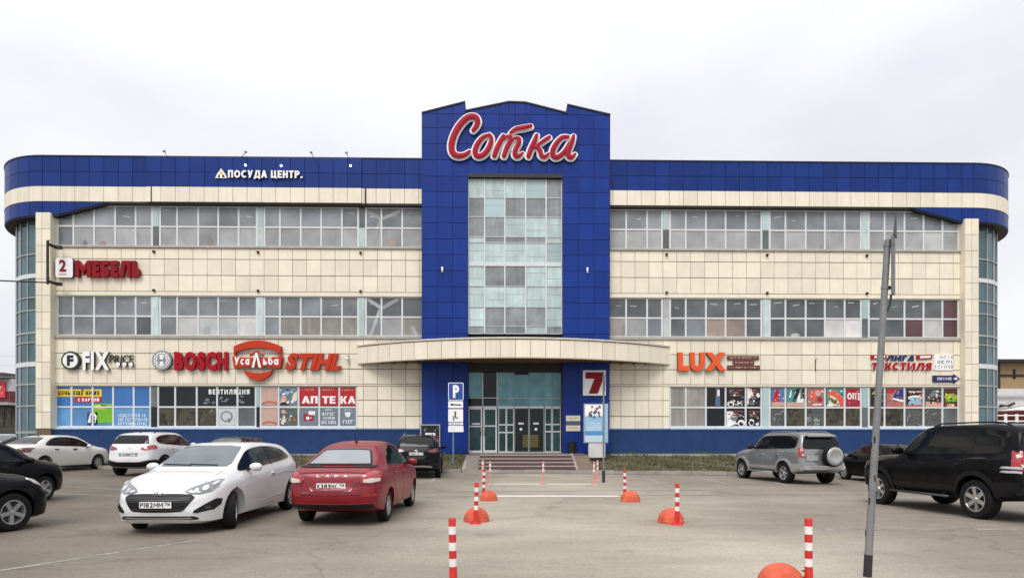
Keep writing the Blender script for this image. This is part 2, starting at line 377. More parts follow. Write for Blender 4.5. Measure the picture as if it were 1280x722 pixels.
def scribble(mb, x0, x1, z0, z1, y, m, rng):
    """unreadable small print: little separate strokes in a row"""
    x = x0; h = z1-z0
    while x < x1-h*.3:
        w = h*rng.uniform(.35, .75); t = h*.2
        k = rng.randrange(4)
        if k == 0: mb.box(x, x+t, y-.004, y, z0, z1, m); mb.box(x+t, x+w, y-.004, y, z1-t, z1, m)
        elif k == 1: mb.box(x, x+t, y-.004, y, z0, z1, m); mb.box(x+w-t, x+w, y-.004, y, z0, z1, m)
        elif k == 2: mb.box(x, x+w, y-.004, y, z0, z0+t, m); mb.box(x, x+w, y-.004, y, z1-t, z1, m); mb.box(x, x+t, y-.004, y, z0+t, z1-t, m)
        else: mb.box(x+w/2-t/2, x+w/2+t/2, y-.004, y, z0, z1, m)
        x += w+h*.22
        if rng.random() < .14: x += h*.5

# ------------------------------------------------------------------ ground
def axis(near, far):
    return sorted(set([-far, -far*.5, -120, -70]+near+[70, 120, far*.5, far]))
def asphalt():
    m = bpy.data.materials.new('asphalt'); m.use_nodes = True; t = m.node_tree; n = t.nodes; b = n['Principled BSDF']
    geo = n.new('ShaderNodeNewGeometry')
    def noise(scale, detail=5, rough=.55, sc=(1, 1, 1), rot=0):
        mpn = n.new('ShaderNodeMapping'); mpn.inputs['Scale'].default_value = sc; mpn.inputs['Rotation'].default_value = (0, 0, rot)
        t.links.new(geo.outputs['Position'], mpn.inputs[0])
        x = n.new('ShaderNodeTexNoise'); x.inputs['Scale'].default_value = scale; x.inputs['Detail'].default_value = detail; x.inputs['Roughness'].default_value = rough
        t.links.new(mpn.outputs[0], x.inputs['Vector']); return x.outputs['Fac']
    def rampc(f, stops):
        r = n.new('ShaderNodeValToRGB'); r.color_ramp.elements[0].position = stops[0][0]; r.color_ramp.elements[0].color = (*stops[0][1], 1)
        r.color_ramp.elements[1].position = stops[-1][0]; r.color_ramp.elements[1].color = (*stops[-1][1], 1)
        for p, c in stops[1:-1]: e = r.color_ramp.elements.new(p); e.color = (*c, 1)
        t.links.new(f, r.inputs[0]); return r.outputs[0]
    def mul(a, c):
        x = n.new('ShaderNodeMix'); x.data_type = 'RGBA'; x.blend_type = 'MULTIPLY'; x.inputs['Factor'].default_value = 1
        t.links.new(a, x.inputs[6]); t.links.new(c, x.inputs[7]); return x.outputs[2]
    g = lambda v: (v, v, v)
    col = rampc(noise(.16, 6, .6), [(.3, (.225, .197, .168)), (.5, (.31, .279, .242)), (.7, (.385, .352, .312))])
    col = mul(col, rampc(noise(.9, 7, .65, (.25, 1, 1), .12), [(.3, g(.80)), (.5, g(.97)), (.75, g(1.08))]))   # sweeping tyre marks
    col = mul(col, rampc(noise(3.0, 6, .7, (.45, 1, 1), -.05), [(.28, g(.80)), (.45, g(.98)), (.8, g(1.06))]))
    col = mul(col, rampc(noise(9, 5, .75), [(.3, g(.86)), (.5, g(1)), (.75, g(1.08))]))
    sx = n.new('ShaderNodeSeparateXYZ'); t.links.new(geo.outputs['Position'], sx.inputs[0])     # lighter lane in the middle, darker to both sides
    wv = n.new('ShaderNodeMath'); wv.operation = 'MULTIPLY_ADD'; wv.inputs[1].default_value = 5.0; t.links.new(noise(.35, 4), wv.inputs[0]); t.links.new(sx.outputs['X'], wv.inputs[2])
    md = n.new('ShaderNodeMapRange'); md.inputs['From Min'].default_value = -8; md.inputs['From Max'].default_value = 14; t.links.new(wv.outputs[0], md.inputs['Value'])
    col = mul(col, rampc(md.outputs[0], [(.05, (.47, .44, .395)), (.3, (.73, .70, .645)), (.46, (1.15, 1.125, 1.04)), (.6, (1.13, 1.105, 1.02)), (.74, (.81, .78, .725)), (1, (.71, .675, .62))]))
    col = mul(col, rampc(noise(24, 4, .8), [(.3, g(.76)), (.5, g(1)), (.72, g(1.2))]))
    col = mul(col, rampc(noise(.75, 3, .5), [(.64, g(1)), (.70, g(.78)), (.8, g(.62))]))                      # oil spots
    col = mul(col, rampc(noise(1.9, 2, .4), [(.20, g(.7)), (.27, g(1)), (.5, g(1))]))
    col = mul(col, rampc(noise(70, 3, .75), [(.25, g(.5)), (.5, g(1)), (.78, g(1.42))]))                            # grit
    v = n.new('ShaderNodeTexVoronoi'); v.feature = 'DISTANCE_TO_EDGE'; v.inputs['Scale'].default_value = .13
    mpn = n.new('ShaderNodeMapping'); wob = n.new('ShaderNodeTexNoise'); wob.inputs['Scale'].default_value = 1.3; wob.inputs['Detail'].default_value = 5
    ad = n.new('ShaderNodeVectorMath'); ad.operation = 'ADD'; t.links.new(geo.outputs['Position'], wob.inputs['Vector'])
    t.links.new(geo.outputs['Position'], ad.inputs[0]); t.links.new(wob.outputs['Color'], ad.inputs[1]); t.links.new(ad.outputs[0], v.inputs['Vector'])
    col = mul(col, rampc(v.outputs['Distance'], [(0, g(.72)), (.0025, g(.9)), (.006, g(1))]))                     # cracks
    t.links.new(col, b.inputs['Base Color']); b.inputs['Roughness'].default_value = .8
    bb = n.new('ShaderNodeBump'); bb.inputs['Strength'].default_value = .6; bb.inputs['Distance'].default_value = .01
    t.links.new(noise(120, 3, .7), bb.inputs['Height']); t.links.new(bb.outputs[0], b.inputs['Normal'])
    return m
asph = asphalt()
xs = axis([i*2.0 for i in range(-22, 23)], 900); ys = axis([i*2.0-34 for i in range(0, 34)], 900)
mb = MB()
vs = [(x, y, gz(x, y)) for y in ys for x in xs]; nx = len(xs)
mb.add(vs, [(j*nx+i, j*nx+i+1, (j+1)*nx+i+1, (j+1)*nx+i) for j in range(len(ys)-1) for i in range(nx-1)], asph, True)
tag(mb.build('car_park_ground'), kind='structure')

def ground_sheet(name, quads, m, lift=.004, kind='structure', parent=None):
    """painted sheet following the ground, quads = list of 4 world XY points"""
    mb = MB()
    for q in quads:
        q = [Vector((p[0], p[1], 0)) for p in q]; k = max(1, int(max((q[1]-q[0]).length, (q[2]-q[3]).length)/1.0))
        a = [q[0].lerp(q[1], i/k) for i in range(k+1)]; b = [q[3].lerp(q[2], i/k) for i in range(k+1)]
        vs = [(p.x, p.y, gz(p.x, p.y)+lift) for p in a+b]
        mb.add(vs, [(i, i+1, k+1+i+1, k+1+i) for i in range(k)], m)
    return tag(mb.build(name, parent), kind=kind)
def line_between(p, q, w):
    p, q = Vector(p[:2]), Vector(q[:2]); t = (q-p).normalized(); nn = Vector((-t.y, t.x))*w/2
    return [p-nn, q-nn, q+nn, p+nn]
def worn(name, col, cut=.5, base=(.30, .27, .235)):
    m = bpy.data.materials.new(name); m.use_nodes = True; t = m.node_tree; n = t.nodes; b = n['Principled BSDF']
    geo = n.new('ShaderNodeNewGeometry'); x = n.new('ShaderNodeTexNoise'); x.inputs['Scale'].default_value = 3.5; x.inputs['Detail'].default_value = 8; x.inputs['Roughness'].default_value = .75
    t.links.new(geo.outputs['Position'], x.inputs['Vector'])
    r = n.new('ShaderNodeValToRGB'); r.color_ramp.elements[0].position = cut-.08; r.color_ramp.elements[0].color = (*base, 1)
    r.color_ramp.elements[1].position = cut+.1; r.color_ramp.elements[1].color = (*col, 1)
    t.links.new(x.outputs['Fac'], r.inputs[0]); t.links.new(r.outputs[0], b.inputs['Base Color']); b.inputs['Roughness'].default_value = .8
    return m
paint = worn('worn_white_paint', (.74, .70, .62), .34); paint2 = worn('faded_white_paint', (.44, .42, .39), .52, (.215, .195, .17))
G = on_ground
ground_sheet('painted_crossing_line', [line_between(G(612, 604.5), G(747, 604.5), .26), line_between(G(620, 619.5), G(774, 619.5), .30)], paint)
PL = [((803, 595), (840, 608)), ((871, 595), (915, 606)), ((548, 594), (538, 602)), ((940, 594.5), (985, 607))]
ground_sheet('painted_bay_line', [line_between(G(*a), G(*b), .1) for a, b in PL]+[line_between(G(1022, 661), G(1330, 661), .09), line_between(G(-60, 722), G(250, 674), .07)], paint2)

tyre_m = worn('tyre_mark', (.135, .122, .105), .50, (.21, .19, .165))
def mark(pts, w=.19):
    for off in (-.72, .72):
        quads = []; P_ = [Vector((p[0], p[1])) for p in pts]; dense = []
        for i in range(len(P_)-1):
            p0, p1, p2, p3 = P_[max(i-1, 0)], P_[i], P_[i+1], P_[min(i+2, len(P_)-1)]
            for j in range(8):
                u = j/8; dense.append(.5*((2*p1)+(-p0+p2)*u+(2*p0-5*p1+4*p2-p3)*u*u+(-p0+3*p1-3*p2+p3)*u**3))
        dense.append(P_[-1]); L_, R_ = [], []
        for i, p in enumerate(dense):
            t = (dense[min(i+1, len(dense)-1)]-dense[max(i-1, 0)]).normalized(); nn = Vector((-t.y, t.x)); L_.append(p+nn*(off+w/2)); R_.append(p+nn*(off-w/2))
        ground_sheet('tyre_mark', [[R_[i], R_[i+1], L_[i+1], L_[i]] for i in range(len(dense)-1)], tyre_m, .002)
mark([(-14, -14), (-8, -15.5), (-3, -15.0), (3, -14.2), (12, -13.6)]); mark([(5.5, -26), (7.5, -24.3), (10, -23.2), (16, -22.6)])
# kerb, planted banks, steps
KY = -4.95                                            # front of the kerb
SX0, SX1 = -1.72, 2.55                                # steps
PX0, PX1 = XF(577, KY), SX0-.02
FLOOR = .76
def kz(x): return gz(x, KY)
kerb = tag(empty('kerb'), kind='structure')
kerb_mesh = {}
def kerb_run(x0, x1):
    x = x0
    while x < x1-.2:
        e = min(x+1.0, x1)
        o = box('kerb_stone', x+.006, e-.006, KY, KY+.16, -.2, .15, kerbm, kerb)
        z = kz((x+e)/2); o.location.z += z+random.uniform(-.014, .012); o.location.y += random.uniform(-.018, .012); o.rotation_euler = (random.uniform(-.03, .03), random.uniform(-.008, .008), random.uniform(-.012, .012)); x = e
kerb_run(-27.5, PX0); kerb_run(PX1, 26.5)
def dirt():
    m = bpy.data.materials.new('kerb_shade_strip'); m.use_nodes = True; t = m.node_tree; n = t.nodes; b = n['Principled BSDF']
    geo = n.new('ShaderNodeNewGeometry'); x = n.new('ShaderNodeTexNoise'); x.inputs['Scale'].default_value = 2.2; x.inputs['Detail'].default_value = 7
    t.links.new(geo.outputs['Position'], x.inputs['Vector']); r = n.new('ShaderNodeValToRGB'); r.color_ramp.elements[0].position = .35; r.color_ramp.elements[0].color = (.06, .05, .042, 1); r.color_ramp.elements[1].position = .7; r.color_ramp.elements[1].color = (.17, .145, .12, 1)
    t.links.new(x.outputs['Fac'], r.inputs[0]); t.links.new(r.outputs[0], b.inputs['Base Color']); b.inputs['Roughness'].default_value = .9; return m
kerb_shade_m = dirt()
ground_sheet('kerb_shade_strip', [[(x, KY-.16-.1*sin(x*2.1)**2), (x+.75, KY-.16-.1*sin((x+.75)*2.1)**2), (x+.75, KY-.002), (x, KY-.002)] for x in np.arange(-27, 26, .75) if not PX0-.7 < x < PX1-.2], kerb_shade_m, .006)  # dark strip along the kerb foot: shade painted onto the asphalt
# rounded return of the kerb beside the ramp
mbk = MB(); mbk.box(PX0, PX0+.14, KY+.1, -1.2, -.2, .4, kerbm); 
for v in range(len(mbk.v)):
    x, y, z = mbk.v[v]
    if z > 0: mbk.v[v] = (x, y, .15+max(0, (y-KY))/3.7*.55)
mbk.build('kerb_return', kerb)

def grass_mat():
    m = mat('bank_soil', (.10, .085, .05), .95, var=.4, vscale=1.6, bump=.6, bscale=14); return m
soil = grass_mat()
def bank_z(x, y):
    t = (y-(KY+.16))/(-.55-(KY+.16)); t = min(1, max(0, t))
    return (1-t)*(kz(x)+.13)+t*.70+.05*sin(x*1.7+y)*t*(1-t)
def bank(x0, x1, name):
    mb = MB(); k = int((x1-x0)/.8); ny = 8
    vs = [(x0+(x1-x0)*i/k, KY+.16+(-.0-(KY+.16))*j/ny, bank_z(x0+(x1-x0)*i/k, KY+.16+(-.0-(KY+.16))*j/ny)) for j in range(ny+1) for i in range(k+1)]
    mb.add(vs, [(j*(k+1)+i, j*(k+1)+i+1, (j+1)*(k+1)+i+1, (j+1)*(k+1)+i) for j in range(ny) for i in range(k)], soil, True)
    tag(mb.build(name), kind='structure')
bank(-27.5, PX0, 'grass_bank'); bank(3.4, 26.5, 'grass_bank')
gm = [mat('grass_blade_green', (.055, .075, .022), .8, var=.3, vscale=2), mat('grass_blade_dry', (.16, .13, .06), .85, var=.3, vscale=2), mat('grass_blade_olive', (.085, .09, .035), .8, var=.3, vscale=2)]
def grass(x0, x1, n, seed):
    r = random.Random(seed); mb = MB()
    for _ in range(n):
        x = r.uniform(x0, x1); y = r.uniform(KY+.12, -.35)
        dens = .5+.5*sin(x*.9+1.3*sin(y*2))*sin(x*2.3+y*3.1)
        if r.random() > .22+.9*dens: continue
        z = bank_z(x, y)-.01; h = r.uniform(.04, .17)*(.45+1.0*dens); a = r.uniform(0, 2*pi); w = r.uniform(.012, .03); lx, ly = r.uniform(-.06, .06), r.uniform(-.06, .06)
        mb.add([(x-cos(a)*w, y-sin(a)*w, z), (x+cos(a)*w, y+sin(a)*w, z), (x+lx, y+ly, z+h)], [(0, 1, 2)], gm[0 if r.random() < .32 else (1 if r.random() < .55 else 2)])
    tag(mb.build('grass'), kind='stuff')
grass(3.6, 26.4, 24000, 1); grass(-27.4, PX0-.1, 18000, 2)
def pavers():
    m = bpy.data.materials.new('ramp_pavers'); m.use_nodes = True; t = m.node_tree; n = t.nodes
    geo = n.new('ShaderNodeNewGeometry'); b = n.new('ShaderNodeTexBrick'); b.inputs['Scale'].default_value = 1; b.inputs['Brick Width'].default_value = .2; b.inputs['Row Height'].default_value = .1; b.inputs['Mortar Size'].default_value = .006
    b.inputs['Color1'].default_value = (.25, .215, .19, 1); b.inputs['Color2'].default_value = (.19, .165, .15, 1); b.inputs['Mortar'].default_value = (.11, .095, .08, 1)
    t.links.new(geo.outputs['Position'], b.inputs['Vector']); t.links.new(b.outputs['Color'], n['Principled BSDF'].inputs['Base Color']); n['Principled BSDF'].inputs['Roughness'].default_value = .85
    return m
pav = pavers()
mb = MB()   # wheelchair ramp left of the steps, then the landing and the strip to the right
mb.add([(PX0+.14, KY-.25, gz(0, KY)+.01), (PX1, KY-.25, gz(0, KY)+.01), (PX1, -2.6, FLOOR-.02), (PX0+.14, -2.6, FLOOR-.02), (PX0+.14, KY-.25, -.3), (PX1, KY-.25, -.3), (PX1, -2.6, -.3), (PX0+.14, -2.6, -.3)],
       [(0, 1, 2, 3), (0, 4, 5, 1), (1, 5, 6, 2), (0, 3, 7, 4)], pav)
tag(mb.build('paved_ramp'), kind='structure')
mb = MB(); mb.box(PX0+.14, 3.4, -2.6, .8, -.3, FLOOR-.004, pav); mb.box(PX0+.145, 3.395, -2.64, -2.6, FLOOR-.18, FLOOR, riser)
tag(mb.build('entrance_landing'), kind='structure')
mb = MB(); k = 8
vs = [(x, KY+.16+(-2.6-KY-.16)*j/k, (kz(2.8)+.13)*(1-j/k)+(FLOOR-.03)*j/k) for j in range(k+1) for x in (SX1+.1, 3.4)]
mb.add(vs, [(2*j, 2*j+1, 2*j+3, 2*j+2) for j in range(k)], mat('bare_soil', (.17, .125, .09), .9, var=.3, vscale=5, bump=.5, bscale=25)); tag(mb.build('bare_soil_strip'), kind='structure')
steps = thing('entrance_steps', 'wide flight of brown granite steps leading up to the glass entrance', 'steps')
for i in range(4):
    y = KY+.22+i*.42; z1 = .15+(FLOOR-.15)*(i+1)/4-.002
    mb = MB(); z0 = -.2 if i == 0 else .15+(FLOOR-.15)*i/4-.002
    mb.box(SX0, SX1, y, -2.65, z0, z1-.035, riser); mb.box(SX0-.01, SX1+.01, y-.025, y+.45, z1-.035, z1, tread); mb.build('step', steps)
mb = MB(); mb.box(SX1+.02, SX1+.14, KY+.2, -2.6, -.2, .4, tread)
for v in range(len(mb.v)):
    x, y, z = mb.v[v]
    if z > 0: mb.v[v] = (x, y, .17+(y-KY-.2)/(-2.6-KY-.2)*(FLOOR-.13))
mb.build('side_kerb', steps)

# ------------------------------------------------------------------ the shopping centre
B = thing('shopping_centre', 'long three storey building clad in cream tiles with blue cornice and blue central tower', 'building', (0, 0, 0))
XL, XR = XF(52), XF(1216)
TX0, TX1 = XF(527, -.5), XF(762, -.5); TXA, TXB = XF(585, -.5), XF(703, -.5); TY = -.5
Zr = dict(top=ZF(202.5), j1=ZF(221), bb=ZF(239), cb=ZF(257.7), w3t=ZF(259.8), t3=ZF(285.3), w3b=ZF(310), s3=ZF(312.3),
          r1=ZF(326), r2=ZF(346), r3=ZF(366), w2t=ZF(371), t2=ZF(396.3), w2b=ZF(420.5), s2=ZF(424), q1=ZF(442.5), q2=ZF(461.5), q3=ZF(480), w1t=ZF(482), t1=ZF(508.6), w1b=ZF(533.5), pt=ZF(535.5))
LM = [[70.5, 90.5, 116.5, 142.8, 168.5, 189], [199, 220.5, 247, 272, 297.5, 320.3], [329.8, 349.3, 375.4, 401, 427, 447.3], [457, 476.5, 502.5, 525]]
RM = [[762, 783, 809.3, 828], [838, 857.7, 883, 907.6, 932.8, 952.6], [962.8, 982.6, 1008, 1032, 1056.8, 1077.3], [1087, 1106.8, 1131.8, 1155.6, 1179.3, 1199.3]]
# cores
mb = MB()
for x0, x1 in ((XL, TX0+.3), (TX1-.3, XR)):
    mb.box(x0+.02, x1, .16, 20, -.6, Zr['top']-.3, joint)
mb.box(TX0+.05, TX1-.05, .2, 16, ZF(416), ZF(150), joint)
core = mb.build('wall_core', B)
mb = MB(); mb.box(XL-1.0, TX0, .3, 20, Zr['cb']-.1, Zr['top']-.28, roofm); mb.box(TX1, XR+1, .3, 20, Zr['cb']-.1, Zr['top']-.28, roofm); mb.build('roof', B)
# cream walls: backing plus tiles one by one
wall_pieces = []; panel_count = {}
def wall_backing(x0, x1, z0, z1, y=.02, m=joint, mbx=None): mbx.box(x0, x1, y, .155, z0, z1, m)
TJ = .011
def lay(lst, x0, x1, z0, z1, y, m, name):
    lst.append((x0+TJ, x1-TJ, y, y+.03, z0+TJ*1.6, z1-TJ*1.6, m, name))
tiles = []
def columns(x0, x1, first, step):
    c = [x0]; x = first
    while x < x1-.12: 
        if x > x0+.12: c.append(x)
        x += step
    return c+[x1]
cl = (XF(98)-XF(80)); sl = XF(98)-XF(80); sr = (XF(1048)-XF(776.2))/16*1.0
spL = (XF(241.2)-XF(80))/9.0; spR = (XF(1057.5)-XF(776.2))/16.2
colsL = columns(XF(69), TX0+.02, XF(80), spL); colsR = columns(TX1-.02, XF(1200), XF(776.2), spR)
wallL = MB(); wallR = MB()
for cols, wb, side in ((colsL, wallL, 0), (colsR, wallR, 1)):
    x0, x1 = cols[0], cols[-1]
    wb.box(x0, x1, .02, .155, Zr['w2t']+.06, Zr['s3'], joint); wb.box(x0, x1, .02, .155, Zr['w1t']+.06, Zr['s2'], joint)
    for zr in (('s3', 'r1'), ('r1', 'r2'), ('r2', 'r3'), ('s2', 'q1'), ('q1', 'q2'), ('q2', 'q3')):
        for a, b in zip(cols[:-1], cols[1:]): lay(tiles, a, b, Zr[zr[1]], Zr[zr[0]], -.01, cream, 'wall_tile')
    # thin strips above the window heads
    for zt, zb in ((Zr['r3'], Zr['w2t']), (Zr['q3'], Zr['w1t'])):
        wb.box(x0, x1, -.012, .155, zb, zt-.012, cream)
    # ground floor wall beside the entrance, under the canopy
    if side == 0: c2 = [c for c in cols if c > XF(446.5)]; c2 = [XF(446.5)]+[c for c in c2 if c > XF(446.5)+.15]
    else: c2 = [c for c in cols if c < XF(837)]; c2 = [c for c in c2 if c < XF(837)-.15]+[XF(837)]
    wb.box(c2[0], c2[-1], .021, .155, Zr['pt'], Zr['w1t']+.06, joint)
    zz = [Zr['q3'], ZF(500), ZF(520), Zr['pt']]
    for zt, zb in zip(zz[:-1], zz[1:]):
        for a, b in zip(c2[:-1], c2[1:]): lay(tiles, a, b, zb, zt-(.0 if zt != Zr['q3'] else .1), -.01, cream, 'wall_tile')
wl = wallL.build('tiled_wall', B); wr_ = wallR.build('tiled_wall', B)
# corner pilasters
for xa, xb, s in ((XF(51), XF(69), 0), (XF(1200.2), XF(1217), 1)):
    yf = -.34; zt = ZF(272); pmb = MB(); pmb.box(xa+.02, xb-.02, yf+.03, .155, Zr['pt']-1.2, zt-.02, joint)
    po = pmb.build('corner_pilaster', B)
    nrow = 13; zs = [ZF(535.5)+(zt-ZF(535.5))*i/nrow for i in range(nrow+1)]
    xm = xa+(xb-xa)*(.42 if s == 0 else .5)
    for a, b in zip(zs[:-1], zs[1:]):
        for p, q in ((xa, xm), (xm, xb)):
            box('pilaster_tile', p+TJ, q-TJ, yf, yf+.03, a+TJ, b-TJ, cream, po)
    for xe, sg in ((xa, -1), (xb, 1)):
        box('pilaster_side', xe-.012 if sg < 0 else xe-.0, xe+(.0 if sg < 0 else .012), yf+.004, .15, ZF(535.5), zt-.03, cream, po)
tiles.sort(key=lambda t: -(t[1]-t[0])*(t[5]-t[4]))
rest = {0: MB(), 1: MB()}
for i, (x0, x1, y0, y1, z0, z1, m, nm) in enumerate(tiles):
    if i < 296:
        o = box(nm, x0, x1, y0, y1, z0, z1, m, wl if x0 < 0 else wr_); o.location.y += random.uniform(-.004, .004); o.location.z += random.uniform(-.004, .004); o.rotation_euler = (random.uniform(-.004, .004), random.uniform(-.002, .002), random.uniform(-.004, .004))
    else: rest[0 if x0 < 0 else 1].box(x0, x1, y0, y1, z0, z1, m)
for k, par in ((0, wl), (1, wr_)):
    tag(rest[k].build('narrow_tiles', par), kind='stuff')
# side walls and back (plain tiled)
mb = MB()
for xa, xb in ((XL-.0, XL+.02), (XR-.02, XR)): mb.box(xa, xb, 3.0, 20, -.6, Zr['cb'], cream_c)
mb.box(XL, XR, 19.98, 20.02, -.6, Zr['cb'], cream_c); mb.build('end_wall', B)
# plinth
for x0, x1 in ((XF(50), XF(527)), (XF(760), XF(1217))):
    mb = MB(); mb.box(x0, x1, -.14, .15, -.4, Zr['pt']-.06, bluep); mb.box(x0, x1, -.19, .15, Zr['pt']-.06, Zr['pt']-.005, mat('plinth_cap', (.12, .2, .42), .4, var=.1))
    mb.box(x0, x1, -1.0, -.14, -.3, .715, concrete)
    mb.build('plinth', B)

# windows
rngw = random.Random(3)
def window(xs, z0, zt, z1, pick, y=.07, top_from=0):
    """frame as the part, its panes as sub-parts"""
    mb = MB(); fw = .055
    for i, x in enumerate(xs):
        w = .045 if 0 < i < len(xs)-1 else .05
        mb.box(x-w, x+w, y, y+.07, z0, z1, white_pvc)
    for i in range(len(xs)-1):
        a, b = xs[i]+(.05 if i == 0 else .045), xs[i+1]-(.05 if i == len(xs)-2 else .045)
        for z, h in ((z0+.03, .03), (zt, .042), (z1-.03, .03)): mb.box(a, b, y+.004, y+.066, z-h, z+h, white_pvc)
    fr = mb.build('window', B)
    for i in range(len(xs)-1):
        for row, (a, b) in enumerate(((z0, zt), (zt, z1))):
            box('pane', xs[i]+.03, xs[i+1]-.03, y+.035, y+.05, a+.03, b-.03, pick(i, row), fr)
    return fr
def between(x0, x1, z0, zt, z1, mats, y=.05):
    mb = MB(); mb.box(x0, x1, y, y+.08, z0, zt, mats[0]); mb.box(x0, x1, y, y+.08, zt, z1, mats[1]); return mb.build('mullion_panel', B)
def pick3(side, bay):
    def f(i, row):
        r = rngw.random()
        if row: return g_up3 if r < .8 else g_mid
        if side == 0 and bay == 0: return g_blind if i > 0 else g_mid
        return g_pale if r < .25 else g_blind
    return f
def pick2(side, bay):
    tab = {(0, 0): [g_mid, g_mid, g_mid, g_mid, g_dk], (0, 1): [g_mid, g_white, g_pale, g_pale, g_white], (0, 2): [g_mid, g_cur, g_cur, g_cur, g_cur], (0, 3): [g_mid, g_blind, g_cur],
           (1, 0): [g_cur, g_blind, g_mid], (1, 1): [g_dk, g_mid, g_tan, g_tan, g_dk], (1, 2): [g_dk, g_dk, g_dk, g_white, g_white], (1, 3): [g_dk, g_dk, g_maroon, g_white, g_maroon]}
    def f(i, row):
        if row: return g_maroon if (side, bay, i) == (1, 3, 4) else (g_mid if side == 0 and bay < 3 else g_dk)
        return tab[(side, bay)][i]
    return f
def pick1(side, bay):
    tab = {(0, 0): ([g_film]*5, [g_film2]*5), (0, 1): ([g_blk, g_blk, g_blk, g_blk, g_blk], [g_store, g_store, g_store, g_pale, g_dk]), (0, 2): ([g_tan, g_mid, g_blk, g_blk, g_blk], [g_tan, g_dk, g_mid, g_mid, g_mid]),
           (1, 1): ([g_cur, g_cur, g_blk, g_blk, g_blk], [g_cur, g_cur, g_blk, g_blk, g_blk]), (1, 2): ([g_dk]*5, [g_store2, g_store, g_store2, g_store, g_store]), (1, 3): ([g_dk]*5, [g_store, g_store, g_store2, g_store2, g_dk])}
    return lambda i, row: tab[(side, bay)][0 if row else 1][i]
WIN = {}
for side, MS in ((0, LM), (1, RM)):
    for bay, px in enumerate(MS):
        xs = [XF(p) for p in px]
        if side == 0 and bay == 3: xs[-1] = TX0-.03+.06
        if side == 1 and bay == 0: xs[0] = TX1-.03
        WIN[3, side, bay] = window(xs, Zr['w3b'], Zr['t3'], Zr['w3t'], pick3(side, bay))
        WIN[2, side, bay] = window(xs, Zr['w2b'], Zr['t2'], Zr['w2t'], pick2(side, bay))
        if not ((side == 0 and bay == 3) or (side == 1 and bay == 0)):
            if side == 0 and bay == 2: xs = [XF(p) for p in (325, 347.5, 372.5, 398.5, 423.5, 445.5)]
            if side == 0 and bay == 1: xs = [XF(p) for p in (196.5, 218, 245, 270.5, 296, 319)]
            if side == 0 and bay == 0: xs = [XF(p) for p in (68.5, 88, 114.5, 140.2, 166, 187)]
            WIN[1, side, bay] = window(xs, Zr['w1b'], Zr['t1'], Zr['w1t'], pick1(side, bay))
    for bay in range(len(MS)-1):
        a, b = XF(MS[bay][-1])+.06, XF(MS[bay+1][0])-.06
        k3 = (side, bay)
        between(a, b, Zr['w3b'], Zr['t3'], Zr['w3t'], {(0, 0): (g_dk, g_teal), (0, 1): (g_teal, g_teal2), (0, 2): (g_teal, g_dk), (1, 0): (g_dk, g_teal), (1, 1): (g_dk, g_teal), (1, 2): (g_teal, g_teal)}[k3])
        between(a, b, Zr['w2b'], Zr['t2'], Zr['w2t'], {(1, 0): (g_pale, g_blind), (1, 2): (g_dk, g_teal2)}.get(k3, (g_teal, g_teal)))
        if (side, bay) in ((0, 0), (0, 1)):
            a, b = (XF(188), XF(195.5)) if bay == 0 else (XF(320), XF(324))
            between(a, b, Zr['w1b'], Zr['t1'], Zr['w1t'], (g_blk, g_dk if bay == 0 else g_teal2))
        elif (side, bay) == (1, 1): between(a, b, Zr['w1b'], Zr['t1'], Zr['w1t'], (g_teal2, g_teal2))
        elif (side, bay) == (1, 2): between(a, b, Zr['w1b'], Zr['t1'], Zr['w1t'], (g_dk, g_teal2))
# things seen through the glass: lamp gleam painted as pale slivers, hung cloth, stacked goods
rsee = random.Random(21)
for (fl, side, bay), w in WIN.items():
    if fl == 1: continue
    px = (LM if side == 0 else RM)[bay]
    for i in range(len(px)-1):
        a, b = XF(px[i], .1)+.1, XF(px[i+1], .1)-.1
        zt_, z1_ = (Zr['t3'], Zr['w3t']) if fl == 3 else (Zr['t2'], Zr['w2t'])
        if rsee.random() < .55:
            mb = MB(); x = rsee.uniform(a, b-.4); z = zt_+(z1_-zt_)*rsee.uniform(.45, .8); l = rsee.uniform(.2, .42); sl = rsee.uniform(-.05, .09)
            mb.prism([(x, z), (x+l, z+sl), (x+l, z+sl+.05), (x, z+.05)], .099, .104, g_pale if rsee.random() < .6 else g_blind); mb.build('lamp_gleam', w)
        zb_, zm_ = (Zr['w3b'], Zr['t3']) if fl == 3 else (Zr['w2b'], Zr['t2'])
        if rsee.random() < .16:
            mb = MB(); x = rsee.uniform(a, b-.3); wd = rsee.uniform(.15, min(.6, b-x)); h = rsee.uniform(.15, .55)
            sk = rsee.uniform(-.3, .3); pts = [(x+wd*k/8, zb_+.09+h*(.62+.38*sin(pi*k/8)+sk*(k/8-.5))) for k in range(9)]
            mb.prism([(x, zb_+.07), (x+wd, zb_+.07)]+pts[::-1], .098, .104, rsee.choice([g_pale, g_blind, g_tan, g_mid, g_cur])); mb.build('goods', w)
# window sills (grey flashing) and heads
for (x0, x1) in ((XF(69), TX0), (TX1, XF(1200))):
    for zb, zs in (('w3b', 's3'), ('w2b', 's2')):
        mb = MB(); mb.box(x0, x1, -.09, .14, Zr[zs], Zr[zb]-.002, sillm); mb.build('window_sill', B)
for x0, x1 in ((XF(67.5), XF(446)), (XF(837.5), XF(1200))):
    mb = MB(); mb.box(x0, x1, -.07, .14, Zr['pt']-.003, Zr['w1b']-.002, mat('sill_pale', (.6, .66, .72), .4, var=.1)); mb.build('window_sill', B)

